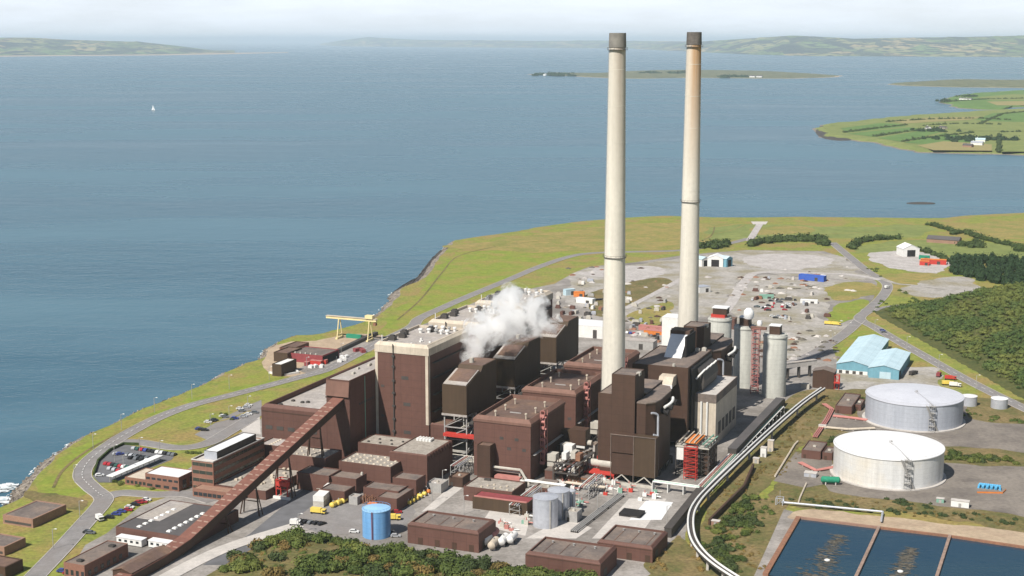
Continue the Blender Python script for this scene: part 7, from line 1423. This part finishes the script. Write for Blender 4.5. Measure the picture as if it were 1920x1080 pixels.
me = raw(b, 'steam', 'white_paint'); so_ = bpy.data.objects.new('steam', me); COL.objects.link(so_); tag(so_, 'white steam plume drifting across the boiler houses', 'steam', kind='stuff')
md = so_.modifiers.new('Remesh', 'REMESH'); md.mode = 'VOXEL'; md.voxel_size = 1.0
m = bpy.data.materials.new('steam'); m.use_nodes = True; n, l = m.node_tree.nodes, m.node_tree.links; n.clear()
out = n.new('ShaderNodeOutputMaterial'); pv = n.new('ShaderNodeVolumePrincipled'); l.new(pv.outputs[0], out.inputs['Volume']); pv.inputs['Color'].default_value = (1, 1, 1, 1); pv.inputs['Anisotropy'].default_value = .2
g = n.new('ShaderNodeNewGeometry'); acc = None
for x, y, z, r_ in blobs:
    d = n.new('ShaderNodeVectorMath'); d.operation = 'DISTANCE'; l.new(g.outputs['Position'], d.inputs[0]); d.inputs[1].default_value = (x, y, z)
    q = n.new('ShaderNodeMath'); q.operation = 'MULTIPLY_ADD'; l.new(d.outputs['Value'], q.inputs[0]); q.inputs[1].default_value = -1 / r_; q.inputs[2].default_value = 1
    if acc is None: acc = q.outputs[0]
    else: sm = n.new('ShaderNodeMath'); sm.operation = 'SMOOTH_MAX'; sm.inputs[2].default_value = .12; l.new(acc, sm.inputs[0]); l.new(q.outputs[0], sm.inputs[1]); acc = sm.outputs[0]
t = n.new('ShaderNodeTexNoise'); t.inputs['Scale'].default_value = .12; t.inputs['Detail'].default_value = 8; t.inputs['Roughness'].default_value = .62; t.inputs['Distortion'].default_value = 1.1; l.new(g.outputs['Position'], t.inputs['Vector'])
s1 = n.new('ShaderNodeMath'); s1.operation = 'MULTIPLY_ADD'; l.new(t.outputs[0], s1.inputs[0]); s1.inputs[1].default_value = 4.2; s1.inputs[2].default_value = -2.26
s2 = n.new('ShaderNodeMath'); s2.operation = 'ADD'; l.new(acc, s2.inputs[0]); l.new(s1.outputs[0], s2.inputs[1])
s4 = n.new('ShaderNodeMapRange'); s4.inputs[1].default_value = .08; s4.inputs[2].default_value = 1.2; s4.inputs[3].default_value = 0; s4.inputs[4].default_value = 1.3; l.new(s2.outputs[0], s4.inputs[0]); l.new(s4.outputs[0], pv.inputs['Density'])
me.materials.clear(); me.materials.append(m)

# ------------------------------------------------------------------ the air
hz = MB(); Q = 420000
hz.v = [(a * Q, b_ * Q, z) for z in (-9.0, 400) for a, b_ in ((-1, -1), (1, -1), (1, 1), (-1, 1))]; hz.f = [(3, 2, 1, 0), (4, 5, 6, 7), (0, 1, 5, 4), (1, 2, 6, 5), (2, 3, 7, 6), (3, 0, 4, 7)]
m = bpy.data.materials.new('haze'); m.use_nodes = True; n, l = m.node_tree.nodes, m.node_tree.links; n.clear()
out = n.new('ShaderNodeOutputMaterial'); pv = n.new('ShaderNodeVolumePrincipled'); l.new(pv.outputs[0], out.inputs['Volume']); pv.inputs['Color'].default_value = (.80, .91, 1, 1); pv.inputs['Density'].default_value = 3.1e-5; pv.inputs['Anisotropy'].default_value = 0
ho = bpy.data.objects.new('haze', raw(hz, 'haze', m)); COL.objects.link(ho); tag(ho, 'thin bluish haze over the estuary', None, kind='stuff')

# ------------------------------------------------------------------ fittings belong to the part that carries them
CARRY = {'roof': ('roof_vent', 'roof_unit', 'skylight', 'roof_lamp', 'roof_duct', 'roof_rail', 'roof_joint', 'roof_hatch', 'roof_walkway', 'roof_rib', 'roof_band', 'pale_roof_strip'), 'gallery': ('railing',), 'top_house': ('top_house_roof',), 'shell': ('rim',), 'roof_house': ('roof_house_top', 'roof_house_front'), 'wall': ('window', 'door', 'louvre', 'shutter', 'corner_trim', 'band', 'downpipe')}
for o in [o for o in sc.objects if o.parent is None and 'category' in o]:
    kids = list(o.children); used = {}
    for host, fits in CARRY.items():
        h = [k for k in kids if k.name.split('.')[0] == host]
        if not h: continue
        for f in [k for k in kids if k.name.split('.')[0] in fits]:
            i_ = used.get((host, f.name.split('.')[0]), 0); f.parent = h[min(i_, len(h) - 1)] if host == 'gallery' else h[0]; used[(host, f.name.split('.')[0])] = i_ + 1
